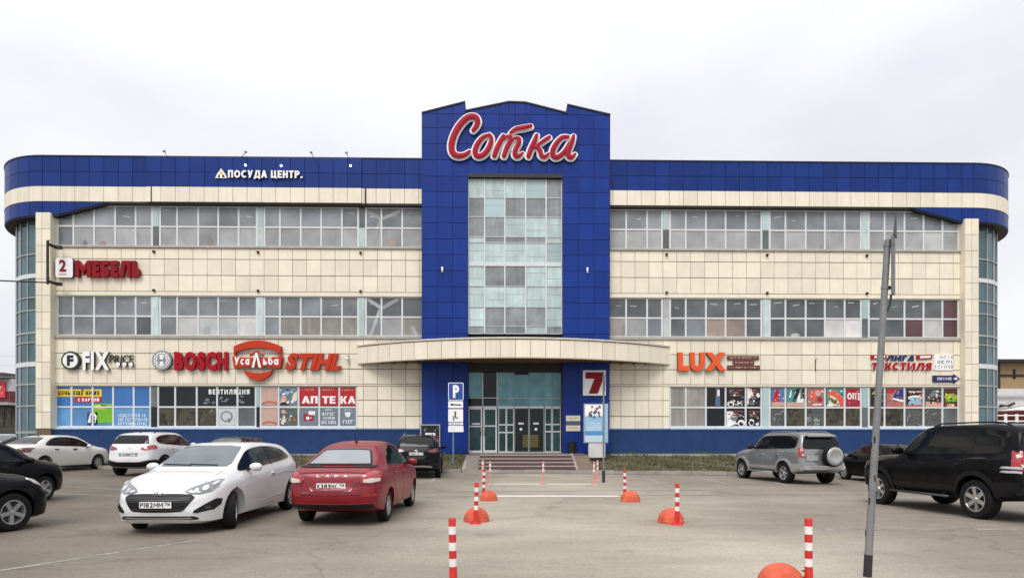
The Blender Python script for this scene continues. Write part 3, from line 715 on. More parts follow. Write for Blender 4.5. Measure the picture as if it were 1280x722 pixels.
# cornice: straight run, round corner, returning behind
RC = 4.0; YC = -.22
def arc_end(side):
    target = 5.5 if side < 0 else 1260.5
    lo, hi = 15, 32
    for _ in range(40):
        xt = (lo+hi)/2
        pxs = [to_px((side*xt+side*RC*sin(a), YC+RC-RC*cos(a), 10))[0] for a in [radians(k) for k in range(0, 120, 2)]]
        v = min(pxs) if side < 0 else max(pxs)
        if (side < 0 and v > target) or (side > 0 and v < target): lo = xt
        else: hi = xt
    return xt
XTL, XTR = -arc_end(-1), arc_end(1)
def cpath(side, s, off=0):
    """s metres along the cornice from the start of the round corner (negative = straight run)"""
    xt = XTL if side < 0 else XTR
    if s <= 0: return Vector((xt-side*s*1.0, YC-off, 0)) if side < 0 else Vector((xt+s, YC-off, 0))
    a = s/RC
    return Vector((xt+side*(RC+off)*sin(a), YC+RC-(RC+off)*cos(a), 0))
def cp(side, s, off=0):
    if s <= 0: 
        xt = XTL if side < 0 else XTR
        return Vector((xt-side*abs(s), YC-off, 0))
    return cpath(side, s, off)
def curved_panel(name, side, s0, s1, z0, z1, off, m, parent, th=.03, zfun=None):
    k = 3 if s1 > .05 else 1
    vs = []
    for i in range(k+1):
        s = s0+(s1-s0)*i/k
        zl = zfun(s)+TJ if zfun else z0
        for o, z in ((off, zl), (off, z1), (off-th, z1), (off-th, zl)):
            p = cp(side, s, o); vs.append((p.x, p.y, z))
    fs = [(i*4+j, i*4+(j+1) % 4, i*4+4+(j+1) % 4, i*4+4+j) for i in range(k) for j in range(4)]+[(0, 1, 2, 3), (k*4+3, k*4+2, k*4+1, k*4)]
    mb = MB(); mb.add(vs, fs, m, k > 1); return mb.build(name, parent)
ARC_END = RC*radians(165)
Zslab = ZF(276.5)
for side in (-1, 1):
    xt = XTL if side < 0 else XTR; xin = TX0 if side < 0 else TX1
    n_in = abs(xin-xt)
    pitch = spL if side < 0 else spR
    # backing (joint colour) as one curved core
    def strip(name, s_from, s_to, z0, z1, off, m, depth=.5):
        ss = sorted(set([s_from, min(0, s_to)]+[s for s in np.linspace(0, s_to, 30)] if s_to > 0 else [s_from, s_to]))
        vs = []
        for s in ss:
            for o, z in ((off, z0), (off, z1), (off-depth, z1), (off-depth, z0)):
                p = cp(side, s, o); vs.append((p.x, p.y, z))
        k = len(ss)-1
        fs = [(i*4+j, i*4+(j+1) % 4, i*4+4+(j+1) % 4, i*4+4+j) for i in range(k) for j in range(4)]+[(0, 1, 2, 3), (k*4+3, k*4+2, k*4+1, k*4)]
        mb = MB(); mb.add(vs, fs, m, False); return mb.build(name, B)
    co_b = strip('cornice', -n_in, ARC_END, Zr['bb'], Zr['top'], -.03, bjoint)
    co_c = strip('cornice_band', -n_in, ARC_END, Zr['cb'], Zr['bb']-.003, -.03, joint)
    if side < 0:
        for pxv in (190, 457):
            mbv = MB(); xv = XF(pxv, YC); mbv.box(xv-.03, xv+.03, YC-.075, YC, Zr['cb'], Zr['bb']+.0, dark); mbv.build('cornice_joint', co_c)
    strip('cornice_coping', -n_in, ARC_END, Zr['top']+.002, Zr['top']+.06, .03, mat('coping_navy', (.018, .02, .05), .4), .6)
    cuts = []; s = -n_in
    # joints line up with the wall grid
    cuts = [-n_in]; s = -n_in+(.25 if side < 0 else .31)*pitch*1.0
    if s > -n_in+.1: cuts.append(s)
    while s < ARC_END-.3:
        s += pitch
        if abs(s) < .3: s = 0.0
        cuts.append(min(s, ARC_END))
    bump0, bump1 = (abs(XF(190)-xt), abs(XF(457)-xt)) if side < 0 else (1e9, 1e9)
    for a, b in zip(cuts[:-1], cuts[1:]):
        if b-a < .08 or a > RC*radians(118): continue
        pr = .05 if side < 0 and -bump1 < (a+b)/2 < -bump0 else 0
        for z0, z1 in ((Zr['j1'], Zr['top']), (Zr['bb'], Zr['j1'])):
            curved_panel('cladding_panel', side, a+TJ, b-TJ, z0+TJ, z1-TJ, pr, blue, co_b, .03+pr)
        curved_panel('cornice_panel', side, a+TJ, b-TJ, Zr['cb']+.01, Zr['bb']-.012, .015+pr, cream_c, co_c, .045+pr)
    # lower blue band round the corner, tapering to a tip along the straight front
    tip = -abs(XF(140 if side < 0 else 1133, YC)-xt); full = -abs(XF(66 if side < 0 else 1203, YC)-xt)
    def zlow(s): 
        t = min(1, max(0, (s-tip)/(full-tip))); return Zr['cb']-.01+(Zslab-Zr['cb']+.01)*t
    ss = [tip, full]+list(np.linspace(full+.3, ARC_END, 26)); vs = []
    for s in ss:
        for o, z in ((-.03, zlow(s)), (-.03, Zr['cb']-.004), (-.6, Zr['cb']-.004), (-.6, zlow(s))):
            p = cp(side, s, o); vs.append((p.x, p.y, z))
    k = len(ss)-1
    mb = MB(); mb.add(vs, [(i*4+j, i*4+(j+1) % 4, i*4+4+(j+1) % 4, i*4+4+j) for i in range(k) for j in range(4)]+[(k*4+3, k*4+2, k*4+1, k*4)], dark)
    lb = mb.build('corner_band', B)
    for a, b in zip(cuts[:-1], cuts[1:]):
        if b <= tip+.1 or b-a < .08 or a > RC*radians(118): continue
        a = max(a, tip+.05)
        curved_panel('cladding_panel', side, a+TJ, b-TJ, 0, Zr['cb']-.01-TJ, 0, blue, lb, .03, zfun=lambda s: zlow(s)+.05)
    # slab underside
    cx0, cy0 = xt, YC+RC; mb = MB(); n = 40
    pts = [(cx0+side*(RC-.1)*sin(radians(w)), cy0-(RC-.1)*cos(radians(w))) for w in np.linspace(-30, 175, n)]
    vs = [(x, y, Zslab+.03) for x, y in pts]+[(cx0, cy0, Zslab+.03)]
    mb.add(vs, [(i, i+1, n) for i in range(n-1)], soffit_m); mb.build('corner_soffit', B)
    # glass drum
    RD = RC-.5; dm = MB(); nseg = 16; angs = [radians(w) for w in np.linspace(-12, 168, nseg+1)]
    lv = [ZF(y) for y in (276, 318, 345, 372, 388, 416, 428, 455, 480, 507, 540, 572)]
    dr = None
    for i in range(nseg+1):
        a = angs[i]; x, y = cx0+side*(RD+.02)*sin(a), cy0-(RD+.02)*cos(a)
        dm.tube([(x, y, -.3), (x, y, Zslab)], .035, silver, 6)
    for z, h in zip(lv[1:-1], (.03, .11, .03, .03, .05, .03, .12, .04, .04, .06)):
        vs = []
        for i in range(nseg+1):
            for r_, zz in ((RD+.05, z-h), (RD+.05, z+h), (RD-.05, z+h), (RD-.05, z-h)):
                vs.append((cx0+side*r_*sin(angs[i]), cy0-r_*cos(angs[i]), zz))
        dm.add(vs, [(i*4+j, i*4+(j+1) % 4, i*4+4+(j+1) % 4, i*4+4+j) for i in range(nseg) for j in range(4)], white_pvc if h > .08 else silver)
    dr = dm.build('glass_corner_bay', B)
    for i in range(nseg):
        for z0, z1 in zip(lv[1:], lv[:-1]):
            if angs[i] > radians(130): continue
            a0, a1 = angs[i], angs[i+1]; vs = []
            for r_ in (RD, RD-.02):
                for a, z in ((a0, z0), (a1, z0), (a1, z1), (a0, z1)): vs.append((cx0+side*r_*sin(a), cy0-r_*cos(a), z))
            pmb = MB(); pmb.add(vs, [(0, 1, 2, 3), (7, 6, 5, 4), (0, 4, 5, 1), (1, 5, 6, 2), (2, 6, 7, 3), (3, 7, 4, 0)], g_drum); pmb.build('bay_pane', dr)
    mb = MB(); mb.lathe([(RD-.15, -.3), (RD-.15, Zslab)], g_blk, 32, (cx0, cy0, 0)); mb.build('bay_core', B)

# dark line under the cornice
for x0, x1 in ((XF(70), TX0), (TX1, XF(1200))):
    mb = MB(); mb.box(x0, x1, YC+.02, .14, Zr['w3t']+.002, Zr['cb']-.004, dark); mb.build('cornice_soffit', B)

# tower ---------------------------------------------------------------
TZ = lambda py: ZF(py, 640, TY)
tops = [(527, 143), (581.5, 128.8), (581.5, 140), (636, 128.2), (657, 128.8), (709, 141.5), (709, 131), (763, 143)]
tp = [(XF(x, TY), ZF(y, 640, TY)) for x, y in tops]
gx0, gx1, gz1 = TXA, TXB, TZ(222)
zb = TZ(566)
mb = MB()
poly_l = [(TX0, zb), (gx0, zb), (gx0, gz1), (gx1, gz1), (gx1, zb), (TX1, zb)]+[(x, z) for x, z in tp[::-1]]
mb.prism([(x, z) for x, z in poly_l], TY+.03, .19, bjoint)
tower = mb.build('tower', B)
mb = MB()
for (a, b) in zip(tp[:-1], tp[1:]):
    if abs(a[0]-b[0]) < .05: continue
    mb.prism([a, b, (b[0], b[1]+.07), (a[0], a[1]+.07)], TY-.04, .3, dark)
mb.build('tower_coping', B)
mb = MB(); mb.prism([(TX0+.02, TZ(150)), (TX0+.02, TZ(203)), (TX1-.02, TZ(203)), (TX1-.02, TZ(150))], .19, 12, blue_t); mb.build('tower_back', B)
def topz(x):
    for a, b in zip(tp[:-1], tp[1:]):
        if a[0] <= x <= b[0] and b[0] > a[0]: return a[1]+(b[1]-a[1])*(x-a[0])/(b[0]-a[0])
    return tp[0][1]
rows = [TZ(y) for y in (143, 160.5, 180.5, 200.5, 221, 240, 259.5, 279, 299, 318.5, 338.5, 358.5, 378, 397.5, 417)]
lc = list(np.linspace(TX0, gx0, 4)); mc = list(np.linspace(gx0, gx1, 7)); rc = list(np.linspace(gx1, TX1, 4))
allc = lc[:-1]+mc[:-1]+rc
def tpanel(x0, x1, z0, z1):
    j = random.uniform(-.006, .006); o = box('tower_panel', x0+TJ, x1-TJ, TY+j, TY+.03+j, z0+TJ, z1-TJ, blue_t, tower); o.rotation_euler = (random.uniform(-.004, .004), 0, random.uniform(-.004, .004))
for zt, z_b in zip(rows[:-1], rows[1:]):
    for a, b in zip(allc[:-1], allc[1:]):
        if gx0-.01 <= a and b <= gx1+.01 and z_b < gz1-.1: continue
        tpanel(a, b, z_b, zt)
# top course with sloping heads
xsplit = sorted(set(allc+[tp[1][0], tp[3][0], tp[4][0], tp[6][0]]))
for a, b in zip(xsplit[:-1], xsplit[1:]):
    if b-a < .08: continue
    za, zb2 = topz(a+.03)-.03, topz(b-.03)-.03
    if min(za, zb2) < rows[0]+.06: za, zb2 = max(za, rows[0]+.05), max(zb2, rows[0]+.05)
    mb = MB(); mb.prism([(a+TJ, rows[0]+TJ), (b-TJ, rows[0]+TJ), (b-TJ, zb2), (a+TJ, za)], TY, TY+.03, blue_t); mb.build('tower_panel', tower)
# tall columns under the canopy line
for a, b in zip(lc[:-1], lc[1:]): tpanel(a, b, zb, rows[-1])
for a, b in zip(rc[:-1], rc[1:]): tpanel(a, b, zb, rows[-1])
# curtain wall
cw = MB(); cxs = [XF(p, -.3) for p in (585.5, 605.8, 631, 657, 682.5, 702.5)]; cys = [222, 247.5, 271.5, 296.5, 303.5, 330.5, 358, 384, 408, 417]
czs = [ZF(y, 640, -.3) for y in cys]
for i, x in enumerate(cxs): cw.box(x-.035, x+.035, -.36, -.28, czs[-1], czs[0], white_pvc)
for j, z in enumerate(czs):
    h = .10 if j == 5 else .028
    for a, b in zip(cxs[:-1], cxs[1:]): cw.box(a+.035, b-.035, -.37 if j == 5 else -.35, -.28, z-h, z+h, white_pvc if j in (0, 5) else silver)
cw.box(gx0, gx1, -.25, .18, czs[-1], gz1, joint); cw.box(gx0, gx1, TY-.02, -.3, gz1-.0, gz1+.2, dark)
cwo = cw.build('curtain_wall', B)
grey = {(0, 4), (1, 0), (1, 2), (1, 3), (1, 4), (2, 0), (2, 1), (3, 1), (3, 2), (3, 3), (5, 1), (5, 2), (7, 1), (7, 2), (7, 3), (8, 0), (8, 1), (8, 2), (8, 4)}
mid = {(1, 1), (0, 3), (4, 4)}
for j in range(len(czs)-1):
    for i in range(5):
        box('pane', cxs[i]+.03, cxs[i+1]-.03, -.325, -.3, czs[j+1]+.02, czs[j]-.02, g_grey2 if (j, i) in grey else (g_teal2 if (j, i) in mid else g_teal), cwo)
for j in range(len(czs)-1):        # slim joints across the pale spandrel panes
    for i in range(5):
        if (j, i) in grey or czs[j]-czs[j+1] < .6: continue
        zz_ = czs[j+1]+(czs[j]-czs[j+1])*(.36 if (i+j) % 2 else .62); box('pane_joint', cxs[i]+.035, cxs[i+1]-.035, -.332, -.3, zz_-.012, zz_+.012, silver, cwo)
for px in (553, 734):
    x, z = XF(px, TY), TZ(338); mb = MB(); mb.tube([(x, TY-.09, z-.14), (x, TY-.09, z+.14)], .05, S_white, 10); mb.box(x-.03, x+.03, TY-.06, TY+.0, z-.04, z+.04, dark)
    tag(mb.build('wall_lamp'), 'small white upright wall lamp on the blue tower, %s of the glass column' % ('left' if px < 600 else 'right'), 'wall lamp', 'tower wall lamps')
# tower side cheeks (seen from a step aside)
mb = MB(); mb.box(TX0-.0, TX0+.02, TY+.035, .2, zb, tp[0][1]-.05, blue_t); mb.box(TX1-.02, TX1, TY+.035, .2, zb, tp[-1][1]-.05, blue_t); mb.build('tower_cheek', B)

# canopy ---------------------------------------------------------------
xa, xb = XF(447), XF(837); hw = (xb-xa)/2; xm = (xa+xb)/2; P = 2.65; R = (hw*hw+P*P)/(2*P); yc = R-P
ztop, zbot = ZF(431), ZF(454.5)
zt_c = EYE+(YH-421.5)/(FPX/(31.67-P)); zb_c = EYE+(YH-446.5)/(FPX/(31.67-P))
zbot = (zbot+zb_c)/2; ztop = zt_c
half = math.asin(hw/R)
def can(a, r=0): return (xm+(R+r)*sin(a), yc-(R+r)*cos(a))
def arcwall(a0, a1, z0, z1, r, th, m, k, name, parent):
    vs = []
    for i in range(k+1):
        a = a0+(a1-a0)*i/k
        for rr, z in ((r, z0), (r, z1), (r-th, z1), (r-th, z0)):
            x, y = can(a, rr); vs.append((x, y, z))
    mb = MB(); mb.add(vs, [(i*4+j, i*4+(j+1) % 4, i*4+4+(j+1) % 4, i*4+4+j) for i in range(k) for j in range(4)]+[(0, 1, 2, 3), (k*4+3, k*4+2, k*4+1, k*4)], m, False); return mb.build(name, parent)
canopy = arcwall(-half, half, zbot, ztop-.06, -.03, .12, joint, 40, 'canopy', B)
npan = 24
for i in range(npan):
    a0, a1 = -half+2*half*i/npan, -half+2*half*(i+1)/npan; e = TJ/R
    arcwall(a0+e, a1-e, zbot+.02, ztop-.10, 0, .03, cream_c, 2, 'canopy_panel', canopy)
arcwall(-half, half, ztop-.06, ztop+.02, .05, .25, mat('canopy_cap', (.62, .58, .5), .5, var=.15, streak=.1), 40, 'canopy_cap', canopy)
arcwall(-half, half, zbot-.03, zbot+.012, .02, .14, mat('canopy_edge', (.52, .46, .36), .6, var=.2), 40, 'canopy_lip', canopy)
mb = MB(); n = 40
pts = [can(-half+2*half*i/n, -.1) for i in range(n+1)]
vs = [(x, y, zbot+.03) for x, y in pts]+[(x, .1, zbot+.03) for x, y in pts]+[(x, y, ztop-.02) for x, y in pts]+[(x, .1, ztop-.02) for x, y in pts]
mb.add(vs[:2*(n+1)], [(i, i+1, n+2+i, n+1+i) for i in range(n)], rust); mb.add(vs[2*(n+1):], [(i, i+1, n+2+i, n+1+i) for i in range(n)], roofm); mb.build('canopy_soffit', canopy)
mb = MB()
for i in range(1, npan):
    a = -half+2*half*i/npan; x, y = can(a, -.15)
    if y < -.3: mb.box(x-.02, x+.02, y, .0 if (x < TX0 or x > TX1) else TY-.01, zbot-.03, zbot+.028, rust)
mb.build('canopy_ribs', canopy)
# dark header over the entrance recess
mb = MB(); mb.box(gx0, gx1, -.2, .18, zb+2.0+2.2, TZ(417)-.02, dark); mb.build('entrance_header', B)

# entrance -------------------------------------------------------------
EY = .05
ex = lambda p: XF(p, EY); ez = lambda p: ZF(p, 640, EY)
def pane_in(par, a, b, z0, z1, m, nm='pane'): return box(nm, ex(a), ex(b), EY+.03, EY+.045, z0, z1, m, par)
ent = MB(); ent.box(gx0, gx1, EY+.1, EY+.15, zb, zbot+.1, g_blk)
fin = [(584.5, .05), (603.3, .05), (621.5, .05), (642.5, .04), (661.3, .035), (680.5, .05), (690, .035), (701.5, .05)]
hd = {584.5: 508, 603.3: 508, 621.5: 508}
for p, w in fin:
    ent.box(ex(p)-w*.6, ex(p)+w*.6, EY, EY+.09, ez(508.5), ez(461), silver if p < 640 else mat('frame_teal', (.2, .32, .34), .4))
for a, b in zip(fin[:-1], fin[1:]):
    for py, h in ((497, .02), (508.5, .05)): ent.box(ex(a[0])+a[1]*.6, ex(b[0])-b[1]*.6, EY+.004, EY+.085, ez(py)-h, ez(py)+h, white_pvc if py > 500 or a[0] < 615 else silver)
entr = ent.build('entrance_transom', B)
for i, (a, b) in enumerate(zip(fin[:-1], fin[1:])):
    m1 = g_ent if i not in (1,) else g_blk
    pane_in(entr, a[0], b[0], ez(496), ez(461), m1); pane_in(entr, a[0], b[0], ez(508), ez(497.5), g_ent if i > 1 else g_blk)
pmb = MB(); pmb.box(ex(643), ex(661), EY-.01, EY+.02, ez(468), ez(461), dark); pmb.build('door_sensor_box', B)
def leaf(a, b, fw, m, bars=(), handle=None, mfr=white_pvc, nm='entrance_door'):
    mb = MB(); x0, x1 = ex(a), ex(b); z0, z1 = FLOOR+.03, ez(509.5)
    mb.box(x0, x0+fw, EY, EY+.07, z0, z1, mfr); mb.box(x1-fw, x1, EY, EY+.07, z0, z1, mfr)
    mb.box(x0+fw, x1-fw, EY+.002, EY+.068, z0, z0+fw*1.3, mfr); mb.box(x0+fw, x1-fw, EY+.002, EY+.068, z1-fw, z1, mfr)
    for py in bars: mb.box(x0+fw, x1-fw, EY+.003, EY+.06, ez(py)-.035, ez(py)+.035, mfr)
    d = mb.build(nm, B)
    box('pane', x0+fw*.6, x1-fw*.6, EY+.03, EY+.045, z0+.03, z1-.03, m, d)
    if handle:
        hx = ex(handle); hm = MB(); hm.tube([(hx, EY-.05, z0+.85), (hx, EY-.05, z0+1.35)], .018, silver, 8); hm.box(hx-.012, hx+.012, EY-.05, EY, z0+.9, z0+.93, silver); hm.box(hx-.012, hx+.012, EY-.05, EY, z0+1.27, z0+1.3, silver); hm.build('handle', d)
    return d
leaf(585, 602.8, .075, g_door, (532.5,), 601.3); leaf(604, 621.3, .085, g_door, (532,), 605.5)
leaf(623, 632.8, .04, g_door, (530.5, 540), nm='side_light'); leaf(633, 642.3, .04, g_door, (530.5, 540), nm='side_light')
d1 = leaf(643, 661, .03, g_blk, (), None, mfr=silver, nm='sliding_door'); d2 = leaf(661.6, 680.2, .03, g_blk, (), None, mfr=silver, nm='sliding_door')
leaf(681, 689.7, .04, g_door, (530, 539), nm='side_light'); leaf(690.4, 701, .04, g_door, (530, 539), nm='side_light')
for d, cx_ in ((d1, 651.2), (d2, 670)):
    mb = MB(); mb.box(ex(cx_-3.4), ex(cx_+3.4), EY+.022, EY+.028, ez(530), ez(527.8), P_white)
    c = (ex(cx_), ez(536)); mb.prism([(c[0]+.075*cos(k*pi/8), c[1]+.075*sin(k*pi/8)) for k in range(16)], EY+.02, EY+.028, P_white)
    mb.build('door_sticker', d)
    mb = MB(); s0 = 653.5 if cx_ < 660 else 662.5; s1 = 660.3 if cx_ < 660 else 673
    for k in range(6): mb.box(ex(s0), ex(s1), EY+.021, EY+.028, ez(545.2+k*2.6), ez(543.2+k*2.6), P_olive)
    mb.build('door_notice', d)
mb = MB(); mb.box(ex(590)-.0, ex(600), EY+.02, EY+.028, ez(530), ez(528.5), P_white)
mb.box(gx0, gx1, -.25, EY+.1, zb-.1, FLOOR+.028, concrete); mb.build('door_threshold', B)

# ------------------------------------------------------------------ signs on the building
rs = random.Random(11)
SY = -.02
fx = lambda p, Y=SY: XF(p, Y)
fz = lambda py, px: ZF(py, px, SY)
# big script sign: five brush letters in red over a white outline
def script_sign():
    t = thing('script_sign', 'large red italic script lettering with white outline high on the blue tower', 'sign')
    Y0 = TY-.12
    def P(p): return Vector((XF(540+p[0]/6.4, Y0), 0, ZF(130+p[1]/6.4, 640, Y0)))
    k = XF(640, Y0)-XF(639, Y0); k /= 6.4
    L = [
        [([(328, 222), (352, 190), (366, 150), (352, 118), (318, 108), (275, 124), (228, 172), (186, 240), (160, 315), (158, 375), (180, 413), (225, 424), (268, 412), (302, 386)], [15, 19, 21, 22, 22, 23, 24, 24, 24, 23, 22, 20, 17, 12])],
        [([(455, 258), (418, 268), (382, 302), (352, 355), (346, 400), (368, 425), (408, 414), (446, 372), (470, 318), (474, 276), (455, 250)], [12, 15, 18, 20, 20, 20, 20, 20, 18, 15, 12])],
        [([(572, 258), (548, 305), (520, 362), (498, 424)], [14, 19, 20, 18]), ([(560, 300), (590, 272), (622, 268), (628, 296), (600, 352), (574, 426)], [8, 12, 16, 18, 19, 17]), ([(628, 310), (662, 282), (694, 284), (694, 318), (668, 370), (664, 412), (690, 424), (728, 396)], [8, 12, 16, 18, 19, 19, 17, 9]),
         ([(628, 240), (672, 208), (730, 196), (792, 182)], [13, 17, 18, 15])],
        [([(838, 250), (820, 300), (790, 366), (770, 426)], [13, 19, 20, 17]), ([(940, 268), (896, 296), (848, 332), (818, 352)], [14, 15, 13, 10]), ([(836, 346), (864, 376), (872, 412), (900, 428), (934, 400)], [12, 17, 18, 17, 9])],
        [([(1090, 266), (1044, 268), (1002, 306), (970, 360), (964, 404), (986, 428), (1024, 416), (1066, 372), (1096, 318)], [13, 16, 18, 20, 20, 19, 18, 17, 14]), ([(1132, 254), (1116, 310), (1090, 376), (1092, 416), (1116, 428), (1148, 398)], [12, 18, 20, 20, 17, 8])],
    ]
    def smooth(pts, rr, n=5):
        o, r2 = [], []
        for i in range(len(pts)-1):
            p0, p1, p2, p3 = pts[max(i-1, 0)], pts[i], pts[i+1], pts[min(i+2, len(pts)-1)]
            for j in range(n):
                u = j/n
                q = [.5*((2*p1[c])+(-p0[c]+p2[c])*u+(2*p0[c]-5*p1[c]+4*p2[c]-p3[c])*u*u+(-p0[c]+3*p1[c]-3*p2[c]+p3[c])*u**3) for c in (0, 1)]
                o.append(q); r2.append(rr[i]+(rr[i+1]-rr[i])*u)
        o.append(pts[-1]); r2.append(rr[-1]); return o, r2
    def capped(ps, rr):
        # rounded ends
        a = (ps[0]-ps[1]).normalized(); b = (ps[-1]-ps[-2]).normalized()
        return [ps[0]+a*rr[0]*.8, ps[0]+a*rr[0]*.55]+ps+[ps[-1]+b*rr[-1]*.55, ps[-1]+b*rr[-1]*.8], [rr[0]*.25, rr[0]*.8]+rr+[rr[-1]*.8, rr[-1]*.25]
    for li, strokes in enumerate(L):
        mr_, mw = MB(), MB()
        for si, (pts, rr) in enumerate(strokes):
            o, r2 = smooth(pts, rr)
            ps = [P(q) for q in o]; r2 = [q*k for q in r2]
            sh = Vector((0, -.10-.006*si, 0)); a, b = capped([p+sh+Vector((0, Y0, 0)) for p in ps], r2); mr_.tube(a, [q*1.04 for q in b], S_scarlet, 14, flat=.26)
            ro = [q+15*k for q in r2]; a, b = capped([p+Vector((0, Y0+.005*si, 0)) for p in ps], ro); mw.tube(a, b, S_white, 14, flat=.07)
        lo = mr_.build('letter', t); mw.build('letter_outline', lo)
    mb = MB()
    for px in (575, 605, 640, 675, 705): mb.box(XF(px, Y0)-.04, XF(px, Y0)+.04, Y0-.0, TY, TZ(192), TZ(190), dark)
    mb.build('bracket', t)
script_sign()

def raised(name, label, body, x0, x1, y0, y1, m, side=S_dark, depth=.12, off=.035, shear=0, gap=.08, Y=-.05, cat='sign', parent=None, group=None):
    t = parent or thing(name, label, cat, group=group)
    pm_ = (x0+x1)/2
    letters(body, XF(x0, Y), XF(x1, Y), ZF(y1, pm_, Y), ZF(y0, pm_, Y), Y-depth, depth, m, t, off, shear, gap, side)
    return t
def disc(mb, cx_, cz_, r, y0, y1, m, n=36, side=None): mb.prism([(cx_+r*cos(2*pi*k/n), cz_+r*sin(2*pi*k/n)) for k in range(n)], y0, y1, m, side)
def rrect(x0, x1, z0, z1, r, n=5):
    o = []
    for cx_, cz_, a0 in ((x1-r, z1-r, 0), (x0+r, z1-r, 90), (x0+r, z0+r, 180), (x1-r, z0+r, 270)):
        for k in range(n+1): a = radians(a0+90*k/n); o.append((cx_+r*cos(a), cz_+r*sin(a)))
    return o

# cornice lettering with a small house emblem
t = raised('cornice_sign', 'white raised lettering with a small triangular house emblem on the blue cornice', 'ПОСУДА ЦЕНТР.', 286, 378.5, 215.2, 224.5, S_white, depth=.1, off=.05, Y=YC-.05)
Y = YC-.06; em = MB(); q = lambda a, b: (XF(a, Y), ZF(b, 277, Y))
em.prism([q(269.5, 224.5), q(284.5, 224.5), q(282, 219), q(277, 212.3), q(272, 219)], Y-.05, Y, S_white, S_dark)
em.prism([q(274.3, 219.3), q(279.8, 219.3), q(277, 214.5)], Y-.06, Y-.05, P_yellow); em.prism([q(272.6, 223.6), q(275.4, 223.6), q(275.4, 220.4), q(273.8, 220.4)], Y-.06, Y-.05, P_dgreen); em.prism([q(278.4, 223.6), q(281.6, 223.6), q(280.4, 220.4), q(278.4, 220.4)], Y-.06, Y-.05, P_black)
em.build('emblem', t)
# number 2 plate and red lettering
t = thing('number_plate_sign', 'white square plate with a red number 2 and rounded corners on the upper left wall', 'sign')
Y = -.05; mb = MB(); mb.prism(rrect(XF(71.8, Y), XF(93.4, Y), fz(350, 82), fz(325.5, 82), .12), Y-.14, Y, S_white, S_dark); mb.build('plate', t)
letters('2', XF(77.5), XF(86), fz(342, 82), fz(328.5, 82), Y-.16, .02, S_wine, t, off=.03)
mb = MB(); mb.box(XF(77), XF(86.5), Y-.155, Y-.14, fz(346.3, 82), fz(345, 82), P_pink); mb.build('underline', t)
raised('letter_sign', 'dark red heavy block lettering beside the white number 2 plate', 'МЕБЕЛЬ', 96.5, 177, 328.5, 349, S_wine, S_wine, depth=.16, off=.075, gap=.05)
# green ringed disc and white lettering
def disc_sign(label, px, py, r, ring, inner=S_white):
    t = thing('disc_sign', label, 'sign'); Y = -.05; x, z = XF(px, Y), ZF(py, px, Y); s = r*(XF(101)-XF(100))
    mb = MB(); disc(mb, x, z, s, Y-.14, Y, ring, side=S_dark); mb.build('ring', t); mb = MB(); disc(mb, x, z, s*.8, Y-.155, Y-.14, inner); mb.build('face', t)
    return t, x, z, s, Y
t, x, z, s, Y = disc_sign('round white sign with a green rim and letter F on the lower left wall', 90.3, 452.7, 11.6, P_dgreen)
letters('F', x-s*.32, x+s*.36, z-s*.5, z+s*.5, Y-.175, .02, P_black, t, off=.05)
t = raised('letter_sign', 'white bold lettering with dark edges and a row of dots beside the green rimmed disc', 'FIX', 105.5, 138.5, 443, 463, S_white, depth=.14, off=.05, gap=.07)
Y = -.05
letters('PRICE', XF(138.5), XF(168), fz(455.5, 153), fz(445.5, 153), Y-.06, .05, P_black, t, off=.0, shear=.15, gap=.1)
for px in (150, 158, 166):
    mb = MB(); disc(mb, XF(px), fz(457.3, px), 2.6*(XF(101)-XF(100)), Y-.12, Y, S_white, 14, S_dark); mb.build('dot', t)
# grey disc with armature mark and red lettering
t, x, z, s, Y = disc_sign('round silver grey sign with an armature mark inside on the lower wall', 204, 452, 12.3, mat('disc_grey', (.30, .31, .33), .4, metal=.3))
mk = MB(); gm2 = mat('mark_grey', (.22, .23, .25), .4)
for r0, r1 in ((.62, .7),):
    n = 32; pts = [(x+s*r1*cos(2*pi*k/n), z+s*r1*sin(2*pi*k/n)) for k in range(n)]
    for k in range(n):
        a0, a1 = 2*pi*k/n, 2*pi*(k+1)/n
        mk.prism([(x+s*r0*cos(a0), z+s*r0*sin(a0)), (x+s*r1*cos(a0), z+s*r1*sin(a0)), (x+s*r1*cos(a1), z+s*r1*sin(a1)), (x+s*r0*cos(a1), z+s*r0*sin(a1))], Y-.165, Y-.155, gm2)
for sx in (-1, 1): mk.prism([(x+sx*s*.2, z-s*.5), (x+sx*s*.34, z-s*.42), (x+sx*s*.48, z), (x+sx*s*.34, z+s*.42), (x+sx*s*.2, z+s*.5)][::sx], Y-.167, Y-.155, gm2)
mk.box(x-s*.2, x+s*.2, Y-.167, Y-.155, z-s*.1, z+s*.1, gm2); mk.build('armature_mark', t)
raised('letter_sign', 'crimson bold block lettering beside the grey armature disc', 'BOSCH', 219.5, 286, 443.2, 462.5, S_red, S_wine, depth=.16, off=.07, gap=.05)
# shield sign: arched bands round a banner
t = thing('shield_sign', 'orange red shield made of curved bands with white lettering across its banner', 'sign')
Y = -.06; q = lambda a, b: (XF(a, Y), ZF(b, 323, Y))
def band(name, top, bot, m=S_org, d=.16, dy=0):
    mb = MB(); n = len(top)
    for i in range(n-1): mb.prism([q(*bot[i]), q(*bot[i+1]), q(*top[i+1]), q(*top[i])], Y-d-dy, Y, m, S_wine)
    return mb.build(name, t)
arc = lambda x0, x1, y0, sag, n=14: [(x0+(x1-x0)*i/n, y0-sag*(1-(2*i/n-1)**2)) for i in range(n+1)]
band('top_band', arc(293.5, 353, 434.5, 7.5), arc(294, 352.5, 442.5, 6.5)); band('banner', arc(292, 354.5, 447.2, -1.5), arc(294.5, 352, 461.5, 2.0), dy=.03); band('bottom_band', arc(305.5, 343, 463, -4.5), arc(308.5, 339, 469.5, -7.5))
